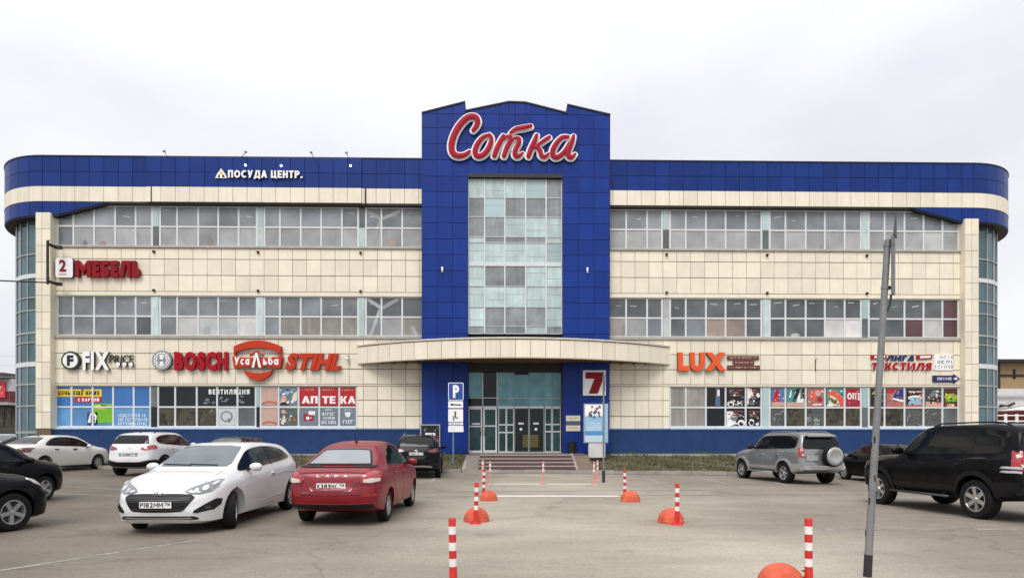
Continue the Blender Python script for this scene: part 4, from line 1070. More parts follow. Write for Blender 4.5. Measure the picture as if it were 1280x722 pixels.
mb = MB()
mb.prism([q(291.8, 449), q(294, 461), q(296, 461), q(296, 447)], Y-.15, Y, S_org, S_wine)
mb.prism([q(293.5, 434), q(296.5, 434), q(296.5, 448), q(293.5, 447)], Y-.13, Y, S_org, S_wine); mb.build('side_strap', t)
mb = MB(); mb.prism([q(350.5, 447), q(350.5, 461), q(352.5, 461), q(355, 449)], Y-.15, Y, S_org, S_wine); mb.prism([q(350, 434), q(353, 434), q(353, 447), q(350, 448)], Y-.13, Y, S_org, S_wine); mb.build('side_strap', t)
letters('Уса', XF(295.5, Y), XF(314, Y), ZF(457.5, 304, Y), ZF(447.5, 304, Y), Y-.23, .03, S_white, t, off=.03); letters('ьба', XF(331, Y), XF(350, Y), ZF(457.5, 340, Y), ZF(447.5, 340, Y), Y-.23, .03, S_white, t, off=.03)
mb = MB(); mb.prism([q(317, 461), q(321.5, 442.5), q(324, 442.5), q(329, 461), q(325.8, 461), q(322.8, 448), q(320, 461)], Y-.25, Y-.15, S_white, S_dark); mb.build('letter', t)
mb = MB(); mb.prism([q(314.5, 445), q(322.8, 439.5), q(331, 445), q(331, 447), q(322.8, 442), q(314.5, 447)], Y-.26, Y-.1, S_org, S_wine); mb.build('roof_mark', t)
raised('letter_sign', 'orange red slanted block lettering right of the shield sign', 'STIHL', 359.5, 428.5, 444, 462, S_org, S_wine, depth=.15, off=.06, shear=.3, gap=.03)
t = raised('letter_sign', 'bright orange heavy lettering with small brown lines beside it on the lower right wall', 'LUX', 846.5, 906, 441.5, 460.8, mat('sign_bright_orange', (.78, .09, .012), .35), P_brown, depth=.16, off=.07, gap=.05)
rl = MB()
for (a, b, c, d) in ((908.5, 948, 443.5, 448.5), (916, 942, 449.5, 454.5), (908.5, 949, 455.5, 460.5)):
    rl.prism([(XF(a), fz(d, 928)), (XF(b), fz(d, 928)), (XF(b), fz(c, 928)), (XF(a), fz(c, 928))], -.08, -.03, P_brown)
    scribble(rl, XF(a+2), XF(b-2), fz(d-1.4, 928), fz(c+1.4, 928), -.08, P_pink, rs)
rl.build('small_lines', t)
# textile sign
t = raised('letter_sign', 'navy over red lettering between red ribbons behind the leaning pole', 'ЛИГА', 1108, 1143, 441.8, 449.3, P_navy, depth=.05, off=.05, shear=.2, gap=.1)
raised('', '', 'ТЕКСТИЛЯ', 1088.5, 1163.5, 451.2, 460.3, S_red, P_white, depth=.06, off=.07, shear=.1, gap=.06, parent=t)
for a, b in ((1087.5, 1107), (1144.5, 1164)):
    mb = MB(); f = lambda x, y: (XF(x), fz(y, 1125)); mb.prism([f(a, 442), f(b, 441), f(b, 446.5), f(a, 447.5)], -.09, -.03, S_red)
    mb.prism([f(a+4, 443.2), f(b-2, 442.4), f(b-2, 445), f(a+4, 445.8)], -.095, -.09, P_white); mb.build('ribbon', t)
t = thing('white_board_sign', 'small white board with three lines of dark lettering at the right end of the wall', 'sign')
mb = MB(); mb.box(XF(1167), XF(1190), -.06, -.02, fz(460.5, 1178), fz(441, 1178), S_white)
for k, (y0, y1, m) in enumerate(((442.8, 446, P_steel), (448.3, 452, P_navy), (454.2, 458, P_grey))): scribble(mb, XF(1174-k*3), XF(1189), fz(y1, 1178), fz(y0, 1178), -.06, m, rs)
mb.build('board', t)
t = thing('arrow_sign', 'navy arrow shaped sign pointing right near the right end of the wall', 'sign')
mb = MB(); f = lambda x, y: (XF(x), fz(y, 1181)); mb.prism([f(1165, 475.3), f(1191, 475.3), f(1191, 477), f(1198.5, 471), f(1191, 465.2), f(1191, 467), f(1165, 467)], -.08, -.02, P_navy)
scribble(mb, XF(1170), XF(1188), fz(472.7, 1181), fz(469.3, 1181), -.08, P_white, rs); mb.prism([f(1190.5, 470.3), f(1193, 470.3), f(1193, 468.8), f(1196, 471), f(1193, 473), f(1193, 471.8), f(1190.5, 471.8)], -.085, -.08, P_white); mb.build('arrow', t)
# plate with number 7
Y = TY-.01
t = thing('number_plate_sign', 'large white plate with a red number 7 on the tower right of the doors', 'sign')
mb = MB(); q = lambda a, b: (XF(a, Y), ZF(b, 640, Y)); mb.box(q(728.5, 0)[0], q(757, 0)[0], Y-.08, Y, q(0, 494)[1], q(0, 462.5)[1], S_white); mb.build('plate', t)
letters('7', q(731.5, 0)[0], q(754.0, 0)[0], q(0, 491.5)[1], q(0, 465)[1], Y-.11, .03, S_wine, t, off=.085)
# notices by the door
for i, (py0, py1, lab) in enumerate(((519, 525.8, 'upper small cream notice on the blue tower beside the doors'), (526.3, 530.6, 'narrow dark notice strip between two cream notices beside the doors'), (531.2, 538.3, 'lower small cream notice on the blue tower beside the doors'))):
    mb = MB(); mb.box(q(707.5, 0)[0], q(725.3, 0)[0], Y-.02, Y, q(0, py1)[1], q(0, py0)[1], P_cream if i != 1 else P_steel)
    if i != 1: scribble(mb, q(710.5, 0)[0], q(722, 0)[0], q(0, py0+4)[1], q(0, py0+2.6)[1], Y-.02, P_olive, rs)
    else: scribble(mb, q(709, 0)[0], q(724, 0)[0], q(0, py0+3)[1], q(0, py0+1.2)[1], Y-.02, P_navy, rs)
    tag(mb.build('notice'), lab, 'notice')
# picture banner left of the entrance
t = thing('picture_banner', 'dark picture banner in a grey frame at the foot of the blue tower', 'banner')
mb = MB(); x0, x1, z0, z1 = q(525.5, 0)[0], q(550.5, 0)[0], q(0, 561)[1], q(0, 530)[1]
for a, b, c, d in ((x0, x1, z1-.06, z1), (x0, x1, z0, z0+.06), (x0, x0+.06, z0+.06, z1-.06), (x1-.06, x1, z0+.06, z1-.06)): mb.box(a, b, Y-.09, Y-.02, c, d, silver)
mb.build('frame', t); mb = MB(); mb.box(x0+.06, x1-.06, Y-.06, Y-.02, z0+.06, z1-.06, P_black)
for k in range(26):
    a, b, r = rs.uniform(x0+.15, x1-.15), rs.uniform(z0+.15, z0+.75), rs.uniform(.04, .10); disc(mb, a, b, r, Y-.066-k*.0006, Y-.06, rs.choice([P_rose, P_crimson, P_pink, P_brown]), 9)
for k in range(8):
    a, b, r = rs.uniform(x0+.15, x1-.15), rs.uniform(z1-.4, z1-.15), rs.uniform(.03, .08); disc(mb, a, b, r, Y-.066-k*.0006, Y-.06, rs.choice([P_steel, P_dgreen]), 9)
mb.box(x0+.25, x1-.25, Y-.09, Y-.085, (z0+z1)/2+.06, (z0+z1)/2+.2, P_white); mb.build('picture', t)
# poster stand (lightbox) right of the entrance
d = spot((745-640)/FPX*29.2, 29.2); px_ = lambda p: CX+(p-626.0)/FPX*29.2
yl = CY+29.2; zl = lambda py: EYE+(YH-py)/FPX*29.2
t = thing('poster_stand', 'upright advertising stand with a light blue poster and a white foot', 'poster stand')
x0, x1 = px_(730), px_(760.5); fr = silver
mb = MB(); mb.box(x0, x1, yl, yl+.22, zl(553), zl(504), fr); mb.build('cabinet', t)
mb = MB(); xi0, xi1 = x0+.05, px_(754); mb.box(xi0, xi1, yl-.012, yl, zl(543.5), zl(505.5), P_sky)
mb.box(xi0, xi1, yl-.016, yl-.012, zl(519.5), zl(505.5), S_white)
for k in range(16): disc(mb, rs.uniform(xi0+.08, xi1-.08), rs.uniform(zl(521), zl(507)), rs.uniform(.03, .08), yl-.020-k*.0005, yl-.012, rs.choice([P_teal, P_navy, P_brown, P_red, P_grey, P_steel]), 8)
mb.box(xi0, xi1, yl-.016, yl-.012, zl(543), zl(538.5), pm('azure', (80, 150, 205))); 
for k in range(4): scribble(mb, xi0+.08, xi1-.1, zl(529.5+k*2.6), zl(528+k*2.6), yl-.012, S_white, rs)
mb.build('poster', t)
mb = MB(); mb.box(px_(756), x1-.02, yl-.01, yl, zl(552), zl(505), P_sky); mb.box(xi0, xi1, yl-.013, yl, zl(552), zl(544), mat('stand_panel_blue', lin(185, 210, 225), .5, var=.06)); mb.build('side_strip', t)
mb = MB(); mb.box(px_(736), px_(757), yl+.02, yl+.2, .60, zl(553), mat('stand_foot', (.6, .6, .6), .5)); mb.build('foot', t)
# black bin
x = XF(715, -1.1); mb = MB(); mb.lathe([(0, FLOOR), (.22, FLOOR), (.24, FLOOR+.55), (.25, FLOOR+.58), (.21, FLOOR+.6), (.2, FLOOR+.25), (0, FLOOR+.25)], mat('bin_black', (.012, .012, .014), .5), 20, (x, -1.1, 0))
tag(mb.build('litter_bin'), 'small black round litter bin standing by the blue tower', 'litter bin')

# prints stuck on the shop windows (flat print, children of the window they are on)
PY = .095
def sheet(win, x0, x1, y0, y1, m, shapes=(), nm='window_print', pos=1086, texts=()):
    mb = MB(); a, b, c, d = XF(x0, .1), XF(x1, .1), ZF(y1, (x0+x1)/2, .1), ZF(y0, (x0+x1)/2, .1)
    mb.box(a, b, PY, PY+.008, c, d, m)
    for i, (mm, poly) in enumerate(shapes):
        mb.prism([(a+(b-a)*u, c+(d-c)*v) for u, v in poly], PY-.003-.001*i, PY, mm)
    if x0 > 905 and len(shapes) > 0 or 345 < x0 < 372:
        pal = [P_white, P_pink, P_rose, P_steel, P_black, P_cream, P_grey]+([P_coral, P_teal, P_olive] if x0 > 955 else [])
        for k in range(16):
            u, v, r = rs.uniform(.08, .92), rs.uniform(.08, .92), rs.uniform(.025, .085); a0 = rs.uniform(0, 6)
            mb.prism([(a+(b-a)*min(.98, max(.02, u+r*cos(a0+q*2*pi/5)*rs.uniform(.6, 1.5))), c+(d-c)*min(.98, max(.02, v+r*sin(a0+q*2*pi/5)*rs.uniform(.5, 1.2)))) for q in range(5)], PY-.011-.0005*k, PY, rs.choice(pal))
    for (mm, u0, u1, v0, v1) in texts: scribble(mb, a+(b-a)*u0, a+(b-a)*u1, c+(d-c)*v0, c+(d-c)*v1, PY-.001, mm, rs)
    return mb.build(nm, win)
circ = lambda u, v, r, k=1.0, n=14, a0=0, a1=360: [(u+r*cos(radians(a0+(a1-a0)*i/n)), v+r*k*sin(radians(a0+(a1-a0)*i/n))) for i in range(n if a1-a0 >= 360 else n+1)]
w = WIN[1, 0, 0]
sheet(w, 69.5, 127, 488.3, 497.3, P_yellow); letters('ЦЕНЫ ЕЩЁ НИЖЕ', XF(72.5, .1), XF(124.5, .1), fz(495.3, 98), fz(490, 98), PY-.004, 0, P_black, w, off=.06, gap=.12, one=True, name='print_lettering')
sheet(w, 94, 127, 497.8, 504.3, P_red); letters('С КАРТОЙ', XF(97.5, .1), XF(124, .1), fz(503, 110), fz(499.2, 110), PY-.004, 0, P_white, w, off=.05, gap=.12, one=True, name='print_lettering')
sheet(w, 116, 142.5, 506, 530, P_green, [(P_yellow, [(.1, .72), (.62, .72), (.6, .95), (.1, .9)]), (P_black, [(.38, .84), (.66, .84), (.66, .93), (.38, .93)])])
sheet(w, 109, 122, 517, 533, pm('navy_card', (40, 60, 130)), [(P_white, [(.05, .2), (.3, .95), (.7, .98), (.95, .7), (.8, .2)]), (P_black, [(.35, .15), (.5, .15), (.5, .8), (.35, .8)]), (P_black, circ(.6, .6, .14)), (P_black, circ(.62, .35, .14))])
for k in range(3):
    mb = MB(); scribble(mb, XF(148, .1), XF(184, .1), fz(522.6+k*5, 165), fz(519+k*5, 165), PY, P_white, rs); mb.build('print_lettering', w)
w = WIN[1, 0, 1]
letters('ВЕНТИЛЯЦИЯ', XF(261, .1), XF(312, .1), fz(493.6, 287), fz(487.3, 287), PY-.004, 0, P_white, w, off=.04, gap=.16, one=True, name='print_lettering')
mb = MB()
for (a, b) in ((262, 500), (281, 498), (303, 499)):
    for k in range(5):
        x, z = XF(a+rs.uniform(-6, 6), .1), fz(b+rs.uniform(-3, 5), 280); r = rs.uniform(.06, .16)
        mb.prism([(x+r*u, z+r*.5*v) for u, v in ((-1, -.3), (.2, -1), (1, .1), (.1, 1))], PY-.002-.001*k, PY, P_grey)
mb.build('window_print', w)
sheet(w, 271.5, 295, 511, 532, pm('pale_sheet', (205, 210, 212)), [(P_grey, circ(.5, .5, .33, 1.0)), (pm('pale_sheet', (205, 210, 212)), circ(.5, .5, .25, 1.0)), (P_grey, [(.62, .1), (.75, .3), (.6, .4), (.55, .3)])])
w = WIN[1, 0, 2]
for (a, b, s) in ((373.8, 397.5, 'АП'), (399.8, 422.5, 'ТЕ'), (424.8, 444.8, 'КА')):
    sheet(w, a, b, 484.5, 507, P_red, texts=[(P_pink, .15, .85, .80, .92)])
    u0 = a+(3.5 if s == 'АП' else .8 if s == 'КА' else 3); u1 = b-(.3 if s != 'ТЕ' else 3)
    letters(s, XF(u0, .1), XF(u1, .1), fz(504.7, b), fz(495.4, b), PY-.004, 0, P_white, w, off=.045, gap=.05, one=True, name='print_lettering')
gsl = pm('slate', (118, 132, 145))
sheet(w, 374.5, 397.2, 511, 532, gsl, [(P_crimson, [(.22, .25), (.78, .25), (.78, .68), (.22, .68)]), (P_white, [(.5, .62), (.85, .62), (.85, .84), (.5, .84)]), (P_white, circ(.45, .42, .1)), (P_pink, circ(.63, .44, .06))])
sheet(w, 399.8, 422.5, 511, 532, gsl, texts=[(P_white, .15, .85, .58, .76), (P_white, .2, .85, .36, .5), (P_white, .1, .9, .1, .26), (P_white, .3, .7, .88, .96)])
sheet(w, 425, 444.5, 511, 532, gsl, [(P_white, [(.38, .5), (.62, .5), (.7, .78), (.3, .78)])], texts=[(P_white, .2, .85, .12, .32), (P_white, .3, .75, .88, .96)])
sheet(w, 348.5, 371.5, 485, 507, pm('collage_blue', (105, 135, 155)), [(P_pink, [(0, 0), (.3, .1), (.5, .5), (.2, .6)]), (P_steel, circ(.45, .7, .2)), (P_sky, circ(.45, .72, .13)), (P_black, [(0, 0), (.6, 0), (.3, .28)]), (P_cream, [(.7, .1), (1, .3), (1, .8), (.75, .6)])])
sheet(w, 348.5, 371.5, 511, 532, pm('collage_dark', (90, 100, 95)), [(P_cream, [(.1, .1), (.4, .2), (.3, .7)]), (P_steel, [(.5, 0), (.9, .2), (.6, .9)]), (P_olive, circ(.75, .3, .18)), (P_pink, circ(.25, .8, .12))])
for y0, y1 in ((485, 507), (511, 532)):
    sheet(w, 326.5, 346.3, y0, y1, pm('pink_sheet', (205, 172, 158)), [(P_rose, [(0, 0), (.5, .12), (1, .02), (1, .16), (.5, .26), (0, .12)])])
w = WIN[1, 1, 1]
for x0, x1 in ((908.5, 931), (934, 951.5)):
    for y0, y1 in ((483.5, 506), (510.5, 531.5)):
        up = y0 < 500; l = x0 < 920
        sh = {(1, 1): [(P_white, circ(.22, .12, .2, .8)), (P_white, circ(.72, .1, .15, .7)), (P_black, circ(.22, .08, .12, .8)), (P_black, circ(.72, .06, .09, .8))], (1, 0): [(P_white, [(0, 0), (0, 1), (.3, .95), (.45, .6), (.2, .3)]), (P_grey, circ(.3, .28, .22)), (P_black, circ(.3, .28, .15)), (P_white, circ(.78, .6, .13))],
              (0, 1): [(P_white, [(0, 0), (0, .9), (.3, .9), (.55, .5), (.45, .1)]), (P_grey, circ(.4, .5, .2)), (P_white, circ(.8, .2, .2)), (P_black, circ(.8, .16, .13))], (0, 0): [(P_white, circ(.3, .25, .2)), (P_black, circ(.3, .22, .13)), (P_white, circ(.72, .14, .12, .7))]}[up, l] if (up, l) in {(1, 1): 0, (1, 0): 0, (0, 1): 0, (0, 0): 0} else []
        sheet(w, x0, x1, y0, y1, P_black, sh, texts=[(P_rose, .1, .9, .84, .93), (P_pink, .15, .7, .7, .77), (P_pink, .2, .8, .56, .62)])
sheet(w, 884, 906, 483.5, 506, P_black, [(P_steel, [(.45, 0), (.75, 0), (.7, 1), (.5, 1)]), (P_white, [(.58, .55), (.7, .55), (.7, .9), (.58, .9)])])
w = WIN[1, 1, 2]
sheet(w, 964.5, 981, 484, 506, pm('denim', (85, 125, 175)), [(P_red, [(0, .2), (.35, 1), (.55, 1), (.6, .3), (.3, .1)]), (P_pink, [(0, 0), (1, 0), (1, .22), (0, .25)])])
sheet(w, 984, 1006.5, 484, 506, P_teal, [(P_black, [(.3, .3), (.55, 1), (.7, 1), (.5, .2)]), (P_white, [(.45, .2), (.7, .8), (.95, .3), (.7, .1)]), (P_black, [(.7, .4), (.85, 1), (1, 1), (1, .5)]), (P_pink, [(0, 0), (1, 0), (1, .22), (0, .22)]), (P_white, [(.1, .5), (.2, .9), (.25, .9), (.2, .5)])])
sheet(w, 1009.5, 1031, 484, 506, P_rose, [(P_coral, circ(.35, .6, .2)), (P_pink, circ(.6, .75, .17)), (P_crimson, circ(.7, .4, .16)), (P_white, [(.3, .05), (1, .08), (1, .16), (.3, .12)])])
sheet(w, 1033.5, 1055.5, 484, 506, P_teal, [(P_coral, circ(.1, 0, .95, 1, 16, 0, 90)+[(.1, 0)]), (P_cream, circ(.1, 0, .62, 1, 16, 0, 90)+[(.1, 0)]), (P_olive, circ(.1, 0, .5, 1, 16, 0, 90)+[(.1, 0)]), (P_cream, circ(.1, 0, .3, 1, 16, 0, 90)+[(.1, 0)]), (P_white, [(0, 0), (.6, .05), (.6, .14), (0, .1)])])
sheet(w, 1058.3, 1076.3, 484, 506, P_red, [(P_crimson, [(0, 0), (1, 0), (1, .32), (0, .38)])]); letters('ОПТ', XF(1059, .1), XF(1075.5, .1), fz(497, 1067), fz(489, 1067), PY-.006, 0, P_white, w, off=.04, one=True, name='print_lettering')
w = WIN[1, 1, 3]
sheet(w, 1088.5, 1105.5, 484, 506, P_black, [(P_olive, [(.2, .6), (.6, .9), (.5, .5)]), (P_lime, [(.05, .7), (.3, .95), (.3, .7)]), (P_white, circ(.45, .55, .14))])
sheet(w, 1108.5, 1130.5, 484, 506, P_rose, [(P_blue, [(.35, .5), (1, .3), (1, 1), (.55, .95)]), (P_white, [(.3, .4), (1, .25), (1, .36), (.35, .5)]), (P_red, [(0, .75), (.4, .8), (.5, 1), (0, 1)])])
sheet(w, 1133.5, 1154, 484, 506, P_black, [(P_sky, circ(.5, .2, .42, .45)), (P_white, circ(.5, .5, .44, .32)), (P_sky, circ(.5, .47, .38, .22)), (P_rose, [(0, 0), (1, 0), (1, .12), (0, .12)]), (P_pink, [(.1, .8), (.9, .8), (.9, .9), (.1, .9)])])
sheet(w, 1157, 1177, 484, 506, pm('charcoal', (70, 68, 70)), [(P_grey, [(.1, .5), (.5, .95), (.9, .9), (.5, .6)]), (P_black, [(.3, .3), (.9, .3), (.9, .7), (.5, .55)]), (P_pink, [(0, 0), (1, 0), (1, .22), (0, .3)])])
sheet(w, 1180, 1197.5, 484, 506, P_brown, [(P_lime, circ(.5, .55, .48, .42)), (P_green, circ(.5, .35, .4, .18)), (P_pink, [(.2, 0), (.8, 0), (.7, .16), (.2, .2)])])
# braced struts and hung cloth seen behind the upper glass
for fl, bay, segs in ((3, 3, [((458, 264), (477, 273)), ((500, 263), (478, 273)), ((476, 274), (464, 309))]), (2, 3, [((460, 374), (477, 385)), ((498, 373), (478, 385)), ((475, 387), (463, 420)), ((515, 408), (522, 420))])):
    w = WIN[fl, 0, bay]
    for i, (a, b) in enumerate(segs):
        mb = MB()
        pa, pb = (XF(a[0], .1), fz(a[1], 480)), (XF(b[0], .1), fz(b[1], 480)); dx, dz = pb[0]-pa[0], pb[1]-pa[1]; l = hypot(dx, dz); nx_, nz_ = -dz/l*.09, dx/l*.09
        mb.prism([(pa[0]-nx_, pa[1]-nz_), (pb[0]-nx_, pb[1]-nz_), (pb[0]+nx_, pb[1]+nz_), (pa[0]+nx_, pa[1]+nz_)], .098-.001*i, .104, g_blind); mb.build('brace', w)

# ------------------------------------------------------------------ fittings on the building
lamp_px = [193, 323, 451, 833, 958.5, 1083, 1204]
where = ['left end of the left wing', 'middle of the left wing', 'inner end of the left wing by the tower', 'inner end of the right wing by the tower', 'left middle of the right wing', 'right middle of the right wing', 'right end of the right wing']
for p, wh in zip(lamp_px, where):
    for py, row in ((317.3, 'below the top windows'), (365, 'above the middle windows')):
        x, z = XF(p), ZF(py); mb = MB(); mb.box(x-.05, x+.05, -.08, -.0, z-.065, z+.065, dark); mb.lathe([(0, -.06), (.055, -.06), (.062, 0), (0, 0)], dark, 10, (x, -.07, z), 'Y')
        tag(mb.build('facade_spotlight'), 'small black spotlight %s, %s' % (row, wh), 'spotlight', 'black facade spotlights')
for p, py, lx, lab in ((211, 200, 205, 'roof floodlight on a thin arm above the left cornice'), (301, 200, 307, 'roof floodlight on an arm above the white cornice lettering'), (393, 200, 389, 'roof floodlight on an arm just right of the white cornice lettering'), (437, 200, 433, 'roof floodlight on an arm nearest the blue tower')):
    x = XF(p); z = Zr['top']+.06; xx = XF(lx, -.8); t = thing('roof_floodlight', lab, 'floodlight', group='floodlights on the cornice')
    mb = MB(); mb.tube([(x, -.1, z-.05), (xx, -.75, z-.02)], .014, dark, 6); mb.build('arm', t)
    mb = MB(); mb.box(xx-.055, xx+.055, -.84, -.75, z-.06, z+.01, mat('lamp_grey', (.2, .2, .2), .5)); mb.build('lamp_head', t)
for px, py, lab in ((438.5, 208.5, 'lit white lamp on the blue cornice nearest the tower'), (307.5, 208.5, 'lit white lamp on the blue cornice above the lettering'), (352, 209, 'dim lamp on the blue cornice above the end of the lettering')):
    x, z = XF(px, YC), ZF(py, px, YC); mb = MB(); mb.lathe([(0, -.12), (.035, -.11), (.06, -.05), (.065, 0)], mat('lit_lamp', (.9, .93, 1), .3, var=0, emit=(.85, .92, 1, 2.0)), 12, (x, YC-.02, z), 'Y'); mb.box(x-.05, x+.05, YC-.03, YC+.0, z-.04, z+.12, dark)
    tag(mb.build('cornice_lamp'), lab, 'lamp', 'small cornice lamps')
# cable mast on the left corner with overhead cables
t = thing('cable_mast', 'dark vertical cable mast on brackets at the left corner pilaster', 'mast')
x = XF(60.5, -.9); mb = MB(); mb.tube([(x, -.95, fz(363, 60)), (x, -.95, fz(310, 60))], .06, dark, 8); mb.build('pole', t)
for py in (314, 359):
    mb = MB(); z = fz(py, 60); mb.box(x-.05, x+.06, -.95, -.33, z-.06, z+.06, dark); mb.box(x+.06, x+.30, -.5, -.34, z-.10, z+.06, dark); mb.tube([(x, -.95, z), (x+.22, -1.15, z+.12)], .03, dark, 6); mb.build('bracket', t)
def cable(lab, p, q, r, sag, m, grp='cables leaving the corner mast'):
    p, q = Vector(p), Vector(q); mb = MB(); mb.tube([p.lerp(q, i/16)-Vector((0, 0, sag*4*(i/16)*(1-i/16))) for i in range(17)], r, m, 5); tag(mb.build('overhead_cable'), lab, 'cable', grp)
z0 = fz(361, 60)
cable('thick dark overhead cable running left from the lower bracket of the corner mast', (x, -.97, z0), (x-14, -6, z0+.6), .035, .35, dark)
thin = mat('thin_wire', (.5, .5, .52), .6)
for i, dz in enumerate((2.4, 3.1, 3.9)):
    cable('thin pale overhead wire far left of the building, %s of three' % ('highest', 'middle one', 'lowest')[i], (XF(14)-18, 12, z0-dz*1.0+.5), (XL+1, 12, z0-dz*1.0+.9), .012, .2, thin, 'thin wires beyond the left corner')
# small ball camera and pipes
x, z = XF(435), fz(449, 435); mb = MB(); mb.lathe([(0, -.1), (.07, -.08), (.1, 0), (.07, .08), (0, .1)], S_white, 14, (x, -.2, z)); mb.box(x-.05, x+.05, -.14, -.01, z-.02, z+.14, P_black); tag(mb.build('security_camera'), 'white ball security camera right of the slanted orange red lettering', 'camera')
x, z = XF(1019), fz(455, 1019); mb = MB(); mb.tube([(x, -.03, z-.3), (x, -.03, z+.3), (x+.03, -.14, z+.34)], .025, P_brown, 6); tag(mb.build('wall_pipe'), 'short brown pipe stub sticking out of the bare right wall', 'pipe')

# ------------------------------------------------------------------ neighbouring buildings
def at(px, py, d):
    p = CAM+FW*d+RT*((px-640)/FPX*d); return Vector((p.x, p.y, EYE+(YH-py)/FPX*d))
# left: low shop
D = 62.0; y0 = CY+D; lx = lambda p: at(p, 0, D).x; lz = lambda p: at(0, p, D).z
t = thing('roadside_shop', 'low maroon and white shop far behind the left corner of the building', 'building')
mb = MB(); mb.box(lx(-120), lx(34), y0, y0+14, -.5, lz(505), mat('shop_wall_dark', (.06, .055, .05), .7, var=.3)); mb.build('wall', t)
mb = MB(); mb.box(lx(-121), lx(30), y0-.8, y0+.0, lz(503.5), lz(490), mat('shop_maroon', (.13, .02, .03), .5, var=.1)); mb.build('fascia', t)
mb = MB(); mb.box(lx(-121), lx(30.5), y0-.7, y0+1, lz(490), lz(475), mat('shop_white_band', (.62, .62, .64), .5, var=.08)); mb.build('upper_band', t)
mb = MB(); mb.box(lx(-123), lx(29), y0-1.6, y0+14, lz(475), lz(468.5), mat('shop_roof', (.06, .055, .055), .6)); mb.build('roof', t)
mb = MB(); mb.box(lx(-121), lx(31), y0-1.2, y0, lz(507), lz(503.8), silver); mb.build('awning_edge', t)
mb = MB(); mb.box(lx(15), lx(24.5), y0-.95, y0-.82, lz(498), lz(479), mat('shop_sign_red', (.65, .05, .06), .4)); scribble(mb, lx(16.5), lx(23.5), lz(488), lz(484.5), y0-.95, P_white, rs); scribble(mb, lx(17), lx(23), lz(493.5), lz(491), y0-.95, P_pink, rs); mb.build('sign_board', t)
for k in range(5): box('window', lx(-16+k*8.2), lx(-9.5+k*8.2), y0-.06, y0+.02, lz(533), lz(509), g_store, t)
mb = MB(); mb.box(lx(21), lx(22.6), y0-2, y0-1.8, -.3, lz(507), S_white); mb.build('post', t)
# right: beige building with a dark corner panel, low white shop in front
D2 = 78.0; y2 = CY+D2; rx = lambda p: at(p, 0, D2).x; rz_ = lambda p: at(0, p, D2).z
t = thing('beige_building', 'beige building with a dark sign panel far behind the right corner', 'building')
mb = MB(); mb.box(rx(1257), rx(1420), y2, y2+16, -.5, rz_(452), mat('beige_render', (.36, .255, .14), .8, var=.12)); mb.build('wall', t)
mb = MB(); mb.box(rx(1232), rx(1257.5), y2-.3, y2+10, -.5, rz_(452), mat('black_cladding', (.02, .02, .022), .5)); q = lambda a, b: (rx(a), rz_(b))
mb.prism([q(1243, 459), q(1249, 461), q(1254, 459.5), q(1251, 463), q(1254, 466), q(1248, 464.5), q(1243, 466.5), q(1246, 462.5)], y2-.4, y2-.3, P_white); scribble(mb, rx(1244), rx(1253), rz_(470), rz_(468.5), y2-.3, P_white, rs); mb.build('sign_panel', t)
mb = MB(); mb.box(rx(1236), rx(1425), y2-1.2, y2+17, rz_(452), rz_(448.5), dark); mb.box(rx(1257.6), rx(1420), y2-.15, y2, rz_(469), rz_(466.5), dark); mb.build('roof', t)
box('window', rx(1276), rx(1279), y2-.08, y2, rz_(472), rz_(460), g_blk, t)
D3 = 60.0; y3 = CY+D3; wx = lambda p: at(p, 0, D3).x; wz = lambda p: at(0, p, D3).z
t = thing('white_pavilion', 'low white pavilion with a red lower wall behind the right corner', 'building')
mb = MB(); mb.box(wx(1242), wx(1400), y3, y3+9, wz(512), wz(484.5), mat('white_siding', (.56, .55, .54), .6, var=.12)); mb.box(wx(1241), wx(1402), y3-.25, y3, wz(496), wz(493.8), silver); mb.build('wall', t)
mb = MB(); mb.box(wx(1246), wx(1400), y3+.05, y3+8, -.6, wz(511.5), mat('red_wall', (.17, .03, .03), .7, var=.2)); mb.build('lower_wall', t)
mb = MB(); q = lambda a, b: (wx(a), wz(b)); mb.prism([q(1248, 513), q(1262, 511.5), q(1300, 505), q(1300, 509), q(1262, 514)], y3-3, y3-.3, P_white); mb.build('awning', t)
mb = MB(); mb.prism([q(1255, 509), q(1256, 504.5), q(1266, 505.5), q(1275, 501.5), q(1276, 504), q(1268, 508), q(1264, 507)], y3-.32, y3-.26, P_black); mb.build('wall_sign', t)
t = thing('white_fence', 'white post fence with rails at the right edge behind the parked cars', 'fence')
D4 = 52.0
for p in range(1243, 1330, 14):
    mb = MB(); c = at(p, 0, D4); mb.tube([(c.x, c.y, -.4), (c.x, c.y, EYE+(YH-517)/FPX*D4)], .11, S_white, 8); mb.build('fence_post', t)
a, b = at(1243, 0, D4), at(1330, 0, D4)
for py in (519, 526):
    z = EYE+(YH-py)/FPX*D4; mb = MB(); mb.tube([(a.x, a.y, z), (b.x, b.y, z)], .05, S_white, 6); mb.build('rail', t)

# ------------------------------------------------------------------ posts and poles
galv = mat('galvanised', (.205, .21, .21), .55, metal=.3, var=.22, vscale=6, bump=.15, bscale=40)
tapeb = mat('black_base_paint', (.018, .018, .02), .55, var=.3, vscale=8)
